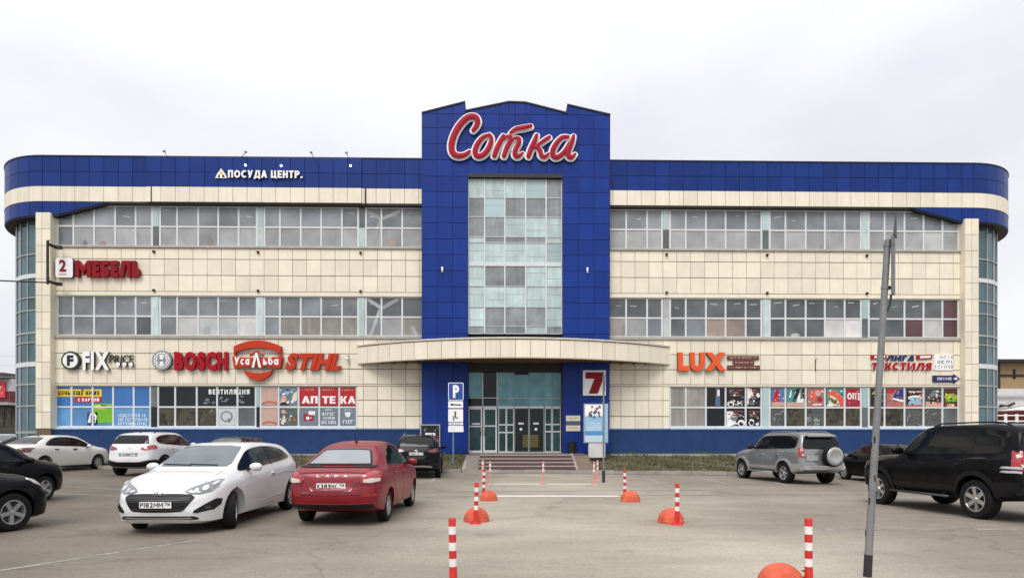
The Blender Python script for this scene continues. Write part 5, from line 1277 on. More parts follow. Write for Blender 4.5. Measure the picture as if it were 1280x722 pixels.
# leaning pole in the foreground
d = 6.9; base = at_depth(1084, d); top = Vector(at(1113, 298, d)); top += FW*.05
t = thing('leaning_pole', 'tall grey metal pole leaning right in the foreground with a sign seen edge on', 'pole', base)
ax = top-base; L_ = ax.length; u = ax.normalized()
mb = MB(); mb.tube([u*.0-Vector((0, 0, .05)), u*.25], [.045, .044], tapeb, 20); mb.build('painted_base', t)
mb = MB(); mb.tube([u*.25, u*(L_*.5), u*L_], [.042, .036, .034], galv, 20)
for k in range(7):
    s = rs.uniform(.3, 1.9); w = rs.uniform(2.6, 4.6); p = u*s+Vector((cos(w), sin(w), 0))*.0395; mb.box(p.x-.006, p.x+.006, p.y-.006, p.y+.006, p.z-.03, p.z+.04, P_black)
mb.build('shaft', t)
for k, s in enumerate((L_-.06, L_-.55)):
    mb = MB(); p = u*s; mb.tube([p-u*.02, p+u*.02], .04, galv, 18); mb.box(p.x+.03, p.x+.066, p.y-.018, p.y+.018, p.z-.018, p.z+.018, dark); mb.build('clamp', t)
# sign plates seen nearly edge-on: rectangle plus triangle above, face turned away to the right
c = u*(L_-.26)+Vector((.078, 0, 0)); R_ = Matrix.Rotation(radians(49), 3, 'Z')
def plate(poly, th, mfront, mback, org, name):
    n = len(poly); vs = [org+R_@Vector((a, -th/2, b)) for a, b in poly]+[org+R_@Vector((a, th/2, b)) for a, b in poly]
    vs = [v+u*0 for v in vs]
    tri = tessellate_polygon([[Vector((a, b, 0)) for a, b in poly]]); mb = MB()
    mb.add(vs, [tuple(x) for x in tri], mback); mb.add(vs, [tuple(n+i for i in x) for x in tri]+[(i, (i+1) % n, n+(i+1) % n, n+i) for i in range(n)], mfront); return mb.build(name, t)
back = mat('plate_back', (.13, .135, .14), .5, metal=.3)
plate(rrect(-.10, .12, -.36, .30, .03), .012, back, back, c, 'sign_plate')
plate([(-.08, .303), (.11, .303), (.08, .60)], .012, dark, dark, c+Vector((.02, 0, 0)), 'warning_plate')
mb = MB(); mb.tube([c+Vector((-.02, 0, -.36)), c+Vector((-.035, .0, -.48)), u*(L_-.82)+Vector((.045, 0, 0))], .012, dark, 8); mb.build('cable_stub', t)

# slim post right of the steps
base = on_ground(754.5, 602.5); t = thing('sign_post', 'slim grey post with a black base in front of the poster stand', 'sign post', base)
d = (base-CAM).dot(FW); H_ = EYE+(YH-468)/FPX*d-base.z
mb = MB(); mb.tube([(0, 0, .4), (0, 0, H_)], .035, galv, 12); mb.build('shaft', t)
mb = MB(); mb.tube([(0, 0, -.05), (0, 0, .42)], .055, tapeb, 12); mb.build('painted_base', t)
R_ = Matrix.Rotation(radians(80), 3, 'Z'); c = Vector((.05, -.02, H_-.28)); plate(rrect(-.3, .3, -.32, .30, .05), .012, P_navy, back, c, 'sign_plate')
# parking sign
d = 28.2; p = at_depth(566.5, d); t = thing('parking_sign', 'blue parking sign with white plates below on a post in the planted bed', 'sign', (p.x, p.y, 0))
zz = lambda py: EYE+(YH-py)/FPX*d
k = d/FPX
mb = MB(); mb.tube([(0, .03, bank_z(p.x, p.y)-.1), (0, .03, zz(478))], .04, mat('post_blue_grey', (.17, .22, .34), .5, metal=.3), 10); mb.build('post', t)
def flat(x0, x1, z0, z1, m, y=-.03, th=.02, r=.03, par=None, nm='plate', extra=None):
    mb = MB(); mb.prism(rrect(x0, x1, z0, z1, r), y, y+th, m, silver)
    if extra: extra(mb)
    return mb.build(nm, par or t)
f0, f1 = (560.3-566.5)*k, (579.4-566.5)*k
bl = mat('sign_blue', (.015, .07, .32), .4)
flat(f0, f1, zz(500), zz(478), S_white, -.03, .02, .06, nm='parking_plate', extra=lambda mb: mb.prism(rrect(f0+.03, f1-.03, zz(500)+.03, zz(478)-.03, .05), -.034, -.03, bl))
letters('Р', f0+.22, f1-.20, zz(497), zz(481), -.045, .01, S_white, t, off=.055)
def arrowp(mb):
    z = zz(505.3); mb.prism([(f0+.08, z), (f0+.2, z+.07), (f0+.2, z+.03), (f1-.1, z-.0), (f1-.1, z-.05), (f0+.2, z-.03), (f0+.2, z-.07)], -.034, -.03, P_black)
flat(f0, f1-.02, zz(509.6), zz(501), S_white, extra=arrowp, nm='supplementary_plate')
def chair(mb):
    x = (f0+f1)/2-.02; disc(mb, x, zz(515.3), .05, -.034, -.03, P_black, 12); mb.box(x-.03, x+.03, -.034, -.03, zz(521), zz(516.5), P_black); mb.box(x-.02, x+.12, -.034, -.03, zz(522.5), zz(521.2), P_black); mb.box(x-.12, x-.05, -.034, -.03, zz(525.5), zz(519), P_grey)
flat(f0, f1-.02, zz(526.8), zz(511), S_white, extra=chair, nm='supplementary_plate')
flat(f0+.02, f1-.02, zz(530.8), zz(527.6), S_white, extra=lambda mb: scribble(mb, f0+.06, f1-.08, zz(530), zz(528.2), -.03, P_black, rs), nm='supplementary_plate')
flat(f0, f1-.0, zz(539.5), zz(531.8), S_white, extra=lambda mb: scribble(mb, f0+.08, f1-.3, zz(537), zz(534.5), -.03, P_cream, rs), nm='supplementary_plate')

# ------------------------------------------------------------------ delineator posts and concrete half-domes
post_red = mat('post_red', (.55, .022, .018), .5, var=.24, vscale=12, streak=.12); post_white = mat('post_white', (.74, .72, .70), .55, var=.2, vscale=14)
post_pink = mat('post_faded_pink', (.60, .26, .235), .6, var=.15, vscale=9); dome_m = mat('dome_orange', (.58, .10, .05), .8, var=.36, vscale=7, bump=.6, bscale=40, streak=.18)
def post_proto(red, white, n=3):
    t = empty('delineator_post'); mb = MB()
    mb.lathe([(0, .75), (.030, .75), (.036, .743), (.038, .735), (.038, .35), (.042, .05), (.05, .02)], red, 20); mb.build('post', t)
    z = .75-.085
    for k in range(n):
        mb = MB(); mb.lathe([(.0385, z-.082), (.0395, z-.081), (.0395, z-.001), (.0385, z)], white, 20); mb.build('reflective_band', t); z -= .165
    mb = MB(); mb.lathe([(0, .035), (.05, .035), (.10, .02), (.115, 0)], red, 20)
    for k in range(4): mb.lathe([(0, .032), (.012, .032), (.012, .02)], dark, 8, (.085*cos(k*pi/2+.6), .085*sin(k*pi/2+.6), 0))
    mb.build('foot', t); return t
def dup(root):
    c = root.copy(); COL.objects.link(c)
    for ch in list(root.children):
        k = ch.copy(); COL.objects.link(k); k.parent = c
        for g in ch.children: h = g.copy(); COL.objects.link(h); h.parent = k
    return c
pp = post_proto(post_red, post_white); used = False
posts = [(567, 6.25, 'red and white striped post nearest the camera on the left, cut by the bottom edge'), (1011, 6.25, 'red and white striped post nearest the camera on the right, beside the pole'), (594.5, 11.1, 'red and white striped post standing in front of the middle left orange dome'),
         (846.5, 11.0, 'red and white striped post at the right side of the middle right orange dome'), (604.5, 15.9, 'red and white striped post behind the farthest left orange dome'), (781, 15.8, 'red and white striped post behind the farthest right orange dome')]
for px, d, lab in posts:
    o = pp if not used else dup(pp); used = True
    o.location = at_depth(px, d); o.rotation_euler = (rs.uniform(-.02, .02), rs.uniform(-.025, .025) if px != 594.5 else .03, rs.uniform(0, 1)); tag(o, lab, 'bollard', 'red and white striped posts along the lane')
fp = post_proto(post_pink, post_white, 2); used = False
for px, py, lab in ((603.5, 601, 'faded pink post behind the farthest left dome, left of the painted line'), (612.5, 604.5, 'faded pink post at the left end of the painted line before the steps'), (678.8, 604.5, 'faded pink post in the middle of the painted line before the steps'), (742.3, 605, 'faded pink post at the right end of the painted line before the steps'), (746.8, 600.5, 'faded pink post just behind the right end of the painted line')):
    o = fp if not used else dup(fp); used = True
    o.location = on_ground(px, py); o.rotation_euler = (rs.uniform(-.02, .02), rs.uniform(-.02, .02), rs.uniform(0, 1)); o.scale = (.92, .92, 1.02); tag(o, lab, 'bollard', 'faded pink posts before the steps')
def dome(px, d, r, lab):
    mb = MB(); rr = random.Random(int(px)); prof = [(r*1.02, -.02), (r*1.03, .035), (r*.985, .05)]+[(r*cos(a)*.985, .05+r*.93*sin(a)) for a in [radians(k) for k in range(8, 88, 8)]]+[(0, .05+r*.93)]
    mb.lathe(prof, dome_m, 36)
    mb.v = [(x*(1+.012*sin(9*z*20+x*30)), y*(1+.012*cos(y*40+z*25)), z) for x, y, z in mb.v]
    t = thing('concrete_dome', lab, 'bollard', at_depth(px, d), group='orange concrete half domes'); mb.build('body', t)
    if px != 976: return t
    mb = MB(); a0 = .35; mb.tube([(r*.93*cos(a0), r*.3*0-.05, .12), (r*1.06, -.05, .15), (r*1.05, -.05, .19), (r*.86, -.05, .2)], .01, mat('rebar_rust', (.11, .05, .03), .8), 7); mb.build('lifting_loop', t); return t
dome(976, 6.35, .235, 'orange concrete dome nearest the camera, cut by the bottom edge')
dome(595.5, 11.45, .235, 'middle orange concrete dome on the left, with a post in front of it')
dome(838.5, 11.3, .235, 'middle orange concrete dome on the right')
dome(611, 15.2, .215, 'farthest orange concrete dome on the left')
dome(788, 15.1, .235, 'farthest orange concrete dome on the right')

# ------------------------------------------------------------------ cars
def pchip(pts):
    xs = np.array([p[0] for p in pts], float); ys = np.array([p[1] for p in pts], float)
    h = np.diff(xs); dl = np.diff(ys)/h; m = np.zeros(len(xs)); m[0], m[-1] = dl[0], dl[-1]
    for i in range(1, len(xs)-1):
        if dl[i-1]*dl[i] > 0:
            w1, w2 = 2*h[i]+h[i-1], h[i]+2*h[i-1]; m[i] = (w1+w2)/(w1/dl[i-1]+w2/dl[i])
    def f(x):
        x = min(max(x, xs[0]), xs[-1]); i = min(len(xs)-2, max(0, int(np.searchsorted(xs, x))-1)); t = (x-xs[i])/h[i]
        return float((1+2*t)*(1-t)**2*ys[i]+t*(1-t)**2*h[i]*m[i]+t*t*(3-2*t)*ys[i+1]+t*t*(t-1)*h[i]*m[i+1])
    return f
def paint_mat(name, col, metal=0, rough=.3, coat=.55): return mat('paint_'+name, col, rough, metal=metal, var=.03, vscale=1.2, coat=coat)
car_glass = mat('car_glass_dark', (.008, .009, .010), .06, spec=.28, var=0)
car_glass_l = mat('car_glass_reflecting', (.085, .105, .12), .05, spec=.6, var=.35, vscale=2.2, coat=.2)
car_glass_p = mat('car_glass_pale', (.25, .27, .285), .08, spec=.4, var=.22, vscale=1.6)
plastic = mat('black_plastic', (.009, .009, .010), .5, spec=.3, var=.1); rubber = mat('tyre_rubber', (.009, .009, .009), .8, spec=.25, var=.2, bump=.2, bscale=60)
under_dark = mat('wheel_well', (.005, .005, .005), .95, spec=.1); chrome = mat('chrome', (.62, .63, .64), .18, metal=.9); alloy = mat('alloy', (.42, .43, .44), .35, metal=.55, var=.08)
alloy_dk = mat('alloy_dark', (.07, .07, .075), .4, metal=.5); lamp_red = mat('lamp_red', (.33, .008, .012), .12, coat=1); lamp_white = mat('lamp_clear', (.55, .57, .58), .08, coat=1, metal=.35, var=.4, vscale=14)
lamp_dark = mat('lamp_dark_red', (.09, .006, .010), .12, coat=1); lamp_pale = mat('lamp_milky', (.62, .58, .56), .15, coat=1); seam = mat('seam_dark', (.012, .012, .012), .7)
silver_paint = paint_mat('silver', (.27, .285, .29), metal=.55, rough=.3); grey_lower = paint_mat('grey_lower', (.20, .205, .21), metal=.4, rough=.4)
RINGQ = 16
class Car:
    def __init__(s, name, label, cat, spec, paint, group='cars in the car park'):
        s.sp = spec; s.paint = paint; s.root = thing(name, label, cat, group=group)
        s.top, s.belt, s.w, s.bot = (pchip(spec[k]) for k in ('top', 'belt', 'w', 'bot'))
        s.x0, s.x1 = spec['top'][0][0], spec['top'][-1][0]; s.H = max(p[1] for p in spec['top']); s.wr = spec['wr']; s.wb = spec['wb']; s.R = spec['R']
        s.shell()
    def ring(s, x):
        t, b, w, z0 = s.top(x), s.belt(x), s.w(x), s.bot(x); b = min(b, t-.03)
        r = min(1, max(0, (t-b-.07)/(s.H-b-.07))); wt = (w*.80)*(1-r)+s.wr*r; ze = t-(.022*(1-r)+s.sp.get('crown', .055)*r)
        wbelt = w*.935; fl = s.sp.get('flare', .0)
        for ax_ in (s.wb/2, -s.wb/2):
            q = abs(x-ax_)/(s.R+.16)
            if q < 1: w = w+fl*(1-q*q)
        p = [(0, z0), (w*.80, z0), (w*.955, z0+.045), (w*.985, z0+.16), (w, z0+(b-z0)*.42), (w*.998, z0+(b-z0)*.66), (w*.985, b-.12), (w*.968, b-.045), (wbelt, b)]
        for k, bulge in ((.34, .012), (.67, .012), (.92, .006)): p.append((wbelt+(wt-wbelt)*k+bulge*(1 if r > .1 else .6), b+(ze-b)*k))
        p += [(wt*.93, ze+.55*(t-ze)), (wt*.72, ze+.85*(t-ze)), (wt*.38, t-.003), (0, t)]
        return p
    def shell(s):
        bm = bmesh.new(); n = max(40, int((s.x1-s.x0)/.055)); xs = [s.x0+(s.x1-s.x0)*i/n for i in range(n+1)]; rings = []
        zb = s.sp['z0']
        kf, kr = s.sp['nose'], s.sp['tail']            # (z -> setback) profiles of the front and rear faces
        kf, kr = pchip(kf), pchip(kr)
        def shift(x, z):
            df = max(0, 1-(s.x1-x)/.45); dr = max(0, 1-(x-s.x0)/.45)
            return x-kf(z)*df**1.3+kr(z)*dr**1.3
        def loop(pts, x):
            full = pts+[(-y, z) for y, z in pts[-2:0:-1]]
            return [bm.verts.new((shift(x, z), y, z)) for y, z in full]
        P_ = [s.ring(x) for x in xs]
        def capr(P0, sc, zc): return [(y*sc, zc+(z-zc)*sc) for y, z in P0]
        seq = []
        for sc, dx in ((.25, .075), (.55, .06), (.8, .036), (.94, .014)): seq.append((capr(P_[0], sc, .55), xs[0]-dx*s.sp.get('rb', 1)))
        for p, x in zip(P_, xs): seq.append((p, x))
        for sc, dx in ((.94, .018), (.8, .045), (.55, .075), (.25, .092)): seq.append((capr(P_[-1], sc, .5), xs[-1]+dx*s.sp.get('fb', 1)))
        for p, x in seq: rings.append(loop(p, x))
        m = len(rings[0])
        for a, b in zip(rings[:-1], rings[1:]):
            for j in range(m): bm.faces.new((a[j], a[(j+1) % m], b[(j+1) % m], b[j]))
        bm.faces.new(rings[0][::-1]); bm.faces.new(rings[-1])
        bmesh.ops.recalc_face_normals(bm, faces=bm.faces)
        for f in bm.faces: f.smooth = True
        me = bpy.data.meshes.new('body'); bm.to_mesh(me)
        s.bvh = BVHTree.FromBMesh(bm); bm.free()
        me.materials.append(s.paint); me.materials.append(under_dark)
        ob = bpy.data.objects.new('body', me); COL.objects.link(ob)
        cm = MB(); ra = s.R+s.sp.get('gap', .055)
        for ax_ in (s.wb/2, -s.wb/2):
            for sg in (1, -1):
                cm.lathe([(0, sg*.42), (ra, sg*.42), (ra, sg*1.2), (0, sg*1.2)], under_dark, 36, (ax_, 0, s.R+.01), 'Y')
        co = cm.build('cutter'); md = ob.modifiers.new('b', 'BOOLEAN'); md.object = co; md.operation = 'DIFFERENCE'; md.solver = 'EXACT'
        bpy.context.view_layer.update()
        me2 = bpy.data.meshes.new_from_object(ob.evaluated_get(bpy.context.evaluated_depsgraph_get()))
        bpy.data.objects.remove(ob); bpy.data.objects.remove(co)
        bm = bmesh.new(); bm.from_mesh(me2)
        for f in bm.faces:
            c = f.calc_center_median()
            for ax_ in (s.wb/2, -s.wb/2):
                dd = hypot(c.x-ax_, c.z-s.R-.01)
                if dd < ra+.012 and (abs(f.normal.y) < .35 or abs(c.y) < .45) and abs(c.y) > .3: f.material_index = 1
            if f.normal.z < -.6 and c.z < .6: f.material_index = 1  # underside painted near black to deepen the shade below the car
            f.smooth = True
        for e in bm.edges:
            if len(e.link_faces) == 2:
                if e.calc_face_angle(0) > radians(38) or e.link_faces[0].material_index != e.link_faces[1].material_index: e.smooth = False
        bm.to_mesh(me2); bm.free()
        me2.materials.clear(); me2.materials.append(s.paint); me2.materials.append(under_dark)
        s.body = link('body', me2, s.root)
    def hit(s, view, a, b):
        o, d = {'L': (Vector((a, 3, b)), Vector((0, -1, 0))), 'R': (Vector((a, -3, b)), Vector((0, 1, 0))), 'F': (Vector((6, a, b)), Vector((-1, 0, 0))), 'B': (Vector((-6, a, b)), Vector((1, 0, 0))), 'T': (Vector((a, b, 4)), Vector((0, 0, -1)))}[view]
        loc, nrm, i, dist = s.bvh.ray_cast(o, d)
        if loc is None:
            loc, nrm, i, dist = s.bvh.find_nearest(o+d*({'L': 2.2, 'R': 2.2}.get(view, 4)))
        if nrm.dot(d) > 0: nrm = -nrm
        v = (nrm*1.0-d*.35)
        return loc, v.normalized()*1.15
    def panel(s, view, poly, m, name, off=.006, res=.09, smooth=0, parent=None, deep=.02, mb=None):
        """a raised piece lying on the body, outline drawn in a side/front/rear/top view"""
        if smooth:
            o = []; n = len(poly)
            for i in range(n):
                p0, p1, p2, p3 = (Vector(poly[(i+k) % n]) for k in (-1, 0, 1, 2))
                for j in range(smooth):
                    u = j/smooth; o.append(.5*((2*p1)+(-p0+p2)*u+(2*p0-5*p1+4*p2-p3)*u*u+(-p0+3*p1-3*p2+p3)*u**3))
            poly = [(q.x, q.y) for q in o]
        bm = bmesh.new(); vs = [bm.verts.new((p[0], p[1], 0)) for p in poly]
        tri = tessellate_polygon([[Vector((p[0], p[1], 0)) for p in poly]])
        for t in tri:
            try: bm.faces.new([vs[i] for i in t])
            except ValueError: pass
        bmesh.ops.dissolve_limit(bm, angle_limit=.01, verts=bm.verts, edges=bm.edges) if False else None
        for k in (0, 1):
            lo, hi = min(p[k] for p in poly), max(p[k] for p in poly); c = math.ceil(lo/res)*res
            while c < hi:
                if c > lo+1e-4:
                    no_ = Vector((1, 0, 0)) if k == 0 else Vector((0, 1, 0)); co = Vector((c, 0, 0)) if k == 0 else Vector((0, c, 0))
                    bmesh.ops.bisect_plane(bm, geom=bm.verts[:]+bm.edges[:]+bm.faces[:], plane_co=co, plane_no=no_, dist=1e-5)
                c += res
        bm.verts.index_update(); top, low = [], []
        for v in bm.verts:
            loc, out_ = s.hit(view, v.co.x, v.co.y); top.append(loc+out_*off); low.append(loc-out_*deep)
        fs = [[v.index for v in f.verts] for f in bm.faces]; n = len(top)
        edge = [[v.index for v in e.verts] for e in bm.edges if len(e.link_faces) == 1]; bm.free()
        own = mb is None; mb = mb or MB()
        mb.add(top+low, fs, m, True); b = len(mb.v)-2*n; kk = mb.mid(m)
        for a, c in edge: mb.f.append([a+b, c+b, c+b+n, a+b+n]); mb.mi.append(kk); mb.sm.append(False)
        return mb.build(name, parent or s.root) if own else mb
    def both(s, poly, m, name, **k): return [s.panel(v, poly, m, name, **k) for v in 'LR']
    def front_pair(s, view, poly, m, name, **k): return [s.panel(view, p, m, name, **k) for p in (poly, [(-y, z) for y, z in poly][::-1])]
    def strip(s, view, pts, w, m, name, **k):
        l, r = [], []
        for i, p in enumerate(pts):
            t = (Vector(pts[min(i+1, len(pts)-1)])-Vector(pts[max(i-1, 0)])).normalized(); nn = Vector((-t.y, t.x))*w/2; l.append(Vector(p)+nn); r.append(Vector(p)-nn)
        return s.panel(view, [(q.x, q.y) for q in l+r[::-1]], m, name, **k)
    def wheels(s, spokes=5, rim=alloy, steer=0, w=.2, style='star'):
        R = s.R; rr = R*.66; ty = MB(); ty.lathe([(rr*.98, -w/2), (R*.9, -w/2), (R*.975, -w*.42), (R, -w*.3), (R, w*.3), (R*.975, w*.42), (R*.9, w/2), (rr, w*.5), (rr*.97, w*.3), (rr*.97, -w*.3)], rubber, 40, axis='Y')
        rm = MB(); rm.lathe([(rr*.98, w*.46), (rr*.9, w*.47), (rr*.87, w*.32), (rr*.87, -w*.1)], rim, 40, axis='Y'); rm.lathe([(0, w*.12), (rr*.88, w*.10)], alloy_dk, 24, axis='Y')
        for k in range(spokes):
            a = 2*pi*k/spokes+.3
            for sp in ((-.13, .13) if style == 'twin' else (0,)):
                hw = rr*(.085 if style == 'twin' else .13); vs = []
                for r_, h, y in ((rr*.12, hw*1.1, w*.36), (rr*.9, hw*(1.25 if style != 'twin' else 1), w*.42)):
                    aa = a+(sp if r_ > rr*.5 else sp*1.5)
                    for q in (-1, 1):
                        for yy in (y, y-.05): vs.append((r_*cos(aa)-q*h*sin(aa), yy, r_*sin(aa)+q*h*cos(aa)))
                rm.add(vs, [(0, 2, 6, 4), (1, 5, 7, 3), (0, 4, 5, 1), (2, 3, 7, 6), (0, 1, 3, 2), (4, 6, 7, 5)], rim)
        rm.lathe([(0, w*.46), (rr*.14, w*.44), (rr*.2, w*.32)], rim, 16, axis='Y')
        bk = MB(); bk.lathe([(0, w*.08), (rr*.55, w*.08), (rr*.55, -w*.2), (0, -w*.2)], mat('brake_disc', (.12, .11, .1), .5, metal=.5), 20, axis='Y')
        a0 = None
        for ax_ in (s.wb/2, -s.wb/2):
            for sg in (1, -1):
                if a0 is None: wo = bk.build('wheel', s.root); tt = ty.build('tyre', wo); ri = rm.build('rim', wo); a0 = (wo, tt, ri)
                else:
                    wo = a0[0].copy(); COL.objects.link(wo)
                    for q in a0[1:]: c = q.copy(); COL.objects.link(c); c.parent = wo
                wo.parent = s.root; tr = s.sp['track']/2
                wo.location = (ax_, sg*tr, R); wo.rotation_euler = (0, random.uniform(0, 1), (0 if sg > 0 else pi)+(steer if ax_ > 0 else 0))
        mb = MB(); mb.box(s.x0+.35, s.x1-.35, -.55, .55, s.sp['z0']+.03, s.sp['z0']+.18, under_dark); mb.build('underbody', s.root)
    def mirrors(s, x, z, m, size=1):
        for sg in (1, -1):
            y = abs(s.hit('L', x, z)[0].y); mb = MB(); vs = []
            nu, nv = 10, 6
            mb.lathe([(0, -.105*size), (.045*size, -.095*size), (.072*size, -.05*size), (.08*size, 0), (.072*size, .06*size), (.04*size, .1*size), (0, .11*size)], m, 14, (0, 0, 0), 'Y')
            mb.v = [(x+vx*(1.0 if vx > 0 else .7), sg*(y+.15*size)+vy, z+.04+vz*.95) for vx, vy, vz in mb.v]
            mb.box(x-.02, x+.05, min(sg*(y-.03), sg*(y+.07)), max(sg*(y-.03), sg*(y+.07)), z-.02, z+.03, plastic); mb.build('side_mirror', s.root)
    def plate(s, view, y, z, text, w=.52, h=.112):
        loc, o = s.hit(view, y, z); sg = 1 if view == 'F' else -1
        x = max(s.hit(view, y+k, z)[0].x*sg for k in (-.25, 0, .25))*sg+.008*sg
        mb = MB(); mb.box(x, x+sg*.008, y-w/2, y+w/2, z-h/2, z+h/2, P_white)
        xb = x+sg*.009
        for a, b, c, d in ((y-w/2, y+w/2, z+h/2-.005, z+h/2), (y-w/2, y+w/2, z-h/2, z-h/2+.005), (y-w/2, y-w/2+.005, z-h/2, z+h/2), (y+w/2-.005, y+w/2, z-h/2, z+h/2), (y+sg*w*.27-.002, y+sg*w*.27+.002, z-h/2, z+h/2)):
            mb.box(min(x, xb), max(x, xb), a, b, c, d, P_black)
        po = mb.build('number_plate', s.root)
        f = lambda p: (x+sg*.0105, y+p[0]*sg, p[2])
        letters(text[0], -w*.46, w*.235, z-h*.32, z+h*.32, 0, 0, P_black, po, off=.03, gap=.1, one=True, name='plate_lettering', xf=f)
        if text[1]: letters(text[1], w*.29, w*.46, z-h*.08, z+h*.36, 0, 0, P_black, po, off=.03, gap=.1, one=True, name='plate_lettering', xf=f)
    def handle(s, x, z, m, parents):
        for v, par in zip('LR', parents): s.panel(v, rrect(x-.09, x+.09, z-.016, z+.016, .014, 2), m, 'door_handle', off=.032, deep=.0, parent=par, res=.2)
    def put(s, xc, d, th):
        """xc, d: axle-middle position right of and away from the camera; th: heading, degrees clockwise from straight away"""
        p = spot(xc, d); a = PSI+radians(th); s.root.location = p; s.root.rotation_euler = (0, 0, pi/2-a)
        e = 1.2; hx, hy = sin(a), cos(a)
        pitch = math.atan2(gz(p.x+hx*e, p.y+hy*e)-gz(p.x-hx*e, p.y-hy*e), 2*e); s.root.rotation_euler[1] = -pitch
        return s

def mk(top, belt, w, bot, **k): return dict(top=top, belt=belt, w=w, bot=bot, **k)
HATCH = mk(top=[(-2.04, .98), (-1.96, 1.10), (-1.8, 1.26), (-1.62, 1.375), (-1.2, 1.445), (-.6, 1.47), (-.1, 1.465), (.22, 1.42), (.55, 1.30), (1.0, 1.08), (1.18, 1.005), (1.5, .95), (1.85, .845), (2.05, .72), (2.11, .64)],
           belt=[(-2.04, .95), (-1.7, 1.04), (-1.2, 1.02), (-.5, .975), (.6, .915), (1.1, .885), (1.5, .855), (1.85, .76), (2.11, .56)],
           w=[(-2.04, .70), (-1.9, .80), (-1.6, .865), (-1.0, .885), (0, .885), (1.2, .885), (1.55, .87), (1.85, .80), (2.02, .70), (2.11, .58)],
           bot=[(-2.04, .36), (-1.8, .24), (-1.3, .18), (1.3, .18), (1.9, .17), (2.11, .19)], nose=[(.1, .05), (.3, .0), (.55, .0), (.75, .05), (1, .1)], tail=[(.2, .06), (.5, 0), (.8, .0), (1.0, .04), (1.4, .05)],
           wr=.585, wb=2.65, R=.318, track=1.56, z0=.18, flare=.012)
SEDAN = mk(top=[(-2.08, .93), (-2.0, 1.0), (-1.72, 1.055), (-1.5, 1.13), (-1.15, 1.29), (-.8, 1.415), (-.4, 1.48), (0, 1.50), (.35, 1.475), (.65, 1.37), (1.1, 1.10), (1.25, 1.03), (1.6, .965), (1.9, .87), (2.0, .74)],
           belt=[(-2.08, .90), (-1.5, .99), (-.8, .985), (.7, .93), (1.2, .92), (1.6, .89), (1.9, .79), (2.0, .66)],
           w=[(-2.08, .70), (-1.95, .78), (-1.6, .835), (-1.0, .85), (1.1, .85), (1.6, .82), (1.85, .74), (2.0, .58)],
           bot=[(-2.08, .36), (-1.85, .26), (-1.3, .2), (1.3, .2), (1.8, .2), (2.0, .25)], nose=[(.2, .05), (.4, 0), (.7, .02), (1, .1)], tail=[(.2, .09), (.45, .0), (.62, .0), (.72, .035), (.95, .03), (1.2, .0)],
           wr=.55, crown=.10, wb=2.476, R=.295, track=1.45, z0=.2, flare=.012)
SEDAN2 = mk(top=[(-2.12, .95), (-2.05, 1.03), (-1.75, 1.085), (-1.5, 1.13), (-1.2, 1.27), (-.85, 1.405), (-.45, 1.46), (0, 1.467), (.4, 1.425), (.75, 1.28), (1.15, 1.05), (1.4, .985), (1.75, .92), (2.0, .82), (2.1, .7)],
           belt=[(-2.12, .92), (-1.5, 1.0), (-.8, .97), (.8, .91), (1.3, .89), (1.75, .85), (2.0, .74), (2.1, .62)],
           w=[(-2.12, .70), (-1.98, .78), (-1.6, .835), (-1.0, .85), (1.2, .85), (1.7, .82), (1.95, .72), (2.1, .56)],
           bot=[(-2.12, .36), (-1.85, .25), (-1.3, .19), (1.3, .19), (1.85, .19), (2.1, .23)], nose=[(.2, .05), (.4, 0), (.7, .02), (1, .1)], tail=[(.2, .07), (.45, .0), (.65, .0), (.75, .03), (.95, .02), (1.2, .0)],
           wr=.57, wb=2.55, R=.305, track=1.47, z0=.19, flare=.015)
CROSS = mk(top=[(-2.04, 1.04), (-1.98, 1.16), (-1.85, 1.36), (-1.68, 1.52), (-1.3, 1.60), (-.6, 1.635), (0, 1.625), (.3, 1.57), (.65, 1.40), (1.05, 1.15), (1.2, 1.085), (1.6, 1.035), (1.95, .93), (2.08, .8)],
           belt=[(-2.04, 1.0), (-1.6, 1.12), (-.8, 1.08), (.7, 1.01), (1.2, .99), (1.6, .95), (1.95, .84), (2.08, .7)],
           w=[(-2.04, .72), (-1.92, .80), (-1.6, .87), (-1.0, .885), (1.2, .885), (1.6, .86), (1.9, .78), (2.08, .62)],
           bot=[(-2.04, .42), (-1.85, .32), (-1.3, .24), (1.3, .24), (1.8, .24), (2.08, .28)], nose=[(.2, .08), (.4, 0), (.75, .0), (1.0, .08)], tail=[(.3, .08), (.5, 0), (.65, 0), (.75, .03), (1.1, .03), (1.5, .02)],
           wr=.60, wb=2.59, R=.335, track=1.55, z0=.25, flare=.02)
OFFROAD = mk(top=[(-2.32, 1.18), (-2.28, 1.32), (-2.2, 1.6), (-2.12, 1.76), (-1.9, 1.835), (-1.2, 1.865), (-.2, 1.865), (.15, 1.82), (.42, 1.68), (.82, 1.33), (.95, 1.235), (1.4, 1.20), (1.95, 1.12), (2.15, .98), (2.2, .88)],
           belt=[(-2.32, 1.14), (-2.0, 1.23), (-1, 1.2), (.6, 1.15), (1.0, 1.12), (1.4, 1.10), (1.95, 1.02), (2.2, .76)],
           w=[(-2.32, .82), (-2.2, .875), (-1.8, .905), (1.2, .905), (1.7, .88), (2.0, .82), (2.2, .7)],
           bot=[(-2.32, .52), (-2.1, .42), (-1.6, .36), (1.4, .36), (1.9, .38), (2.2, .46)], nose=[(.3, .1), (.5, 0), (.85, .0), (1.1, .06)], tail=[(.4, .02), (.55, 0), (.8, 0), (.9, .05), (1.2, .05), (1.7, .05)],
           wr=.665, wb=2.79, R=.385, track=1.60, z0=.37, flare=.03, rb=.5, gap=.075)

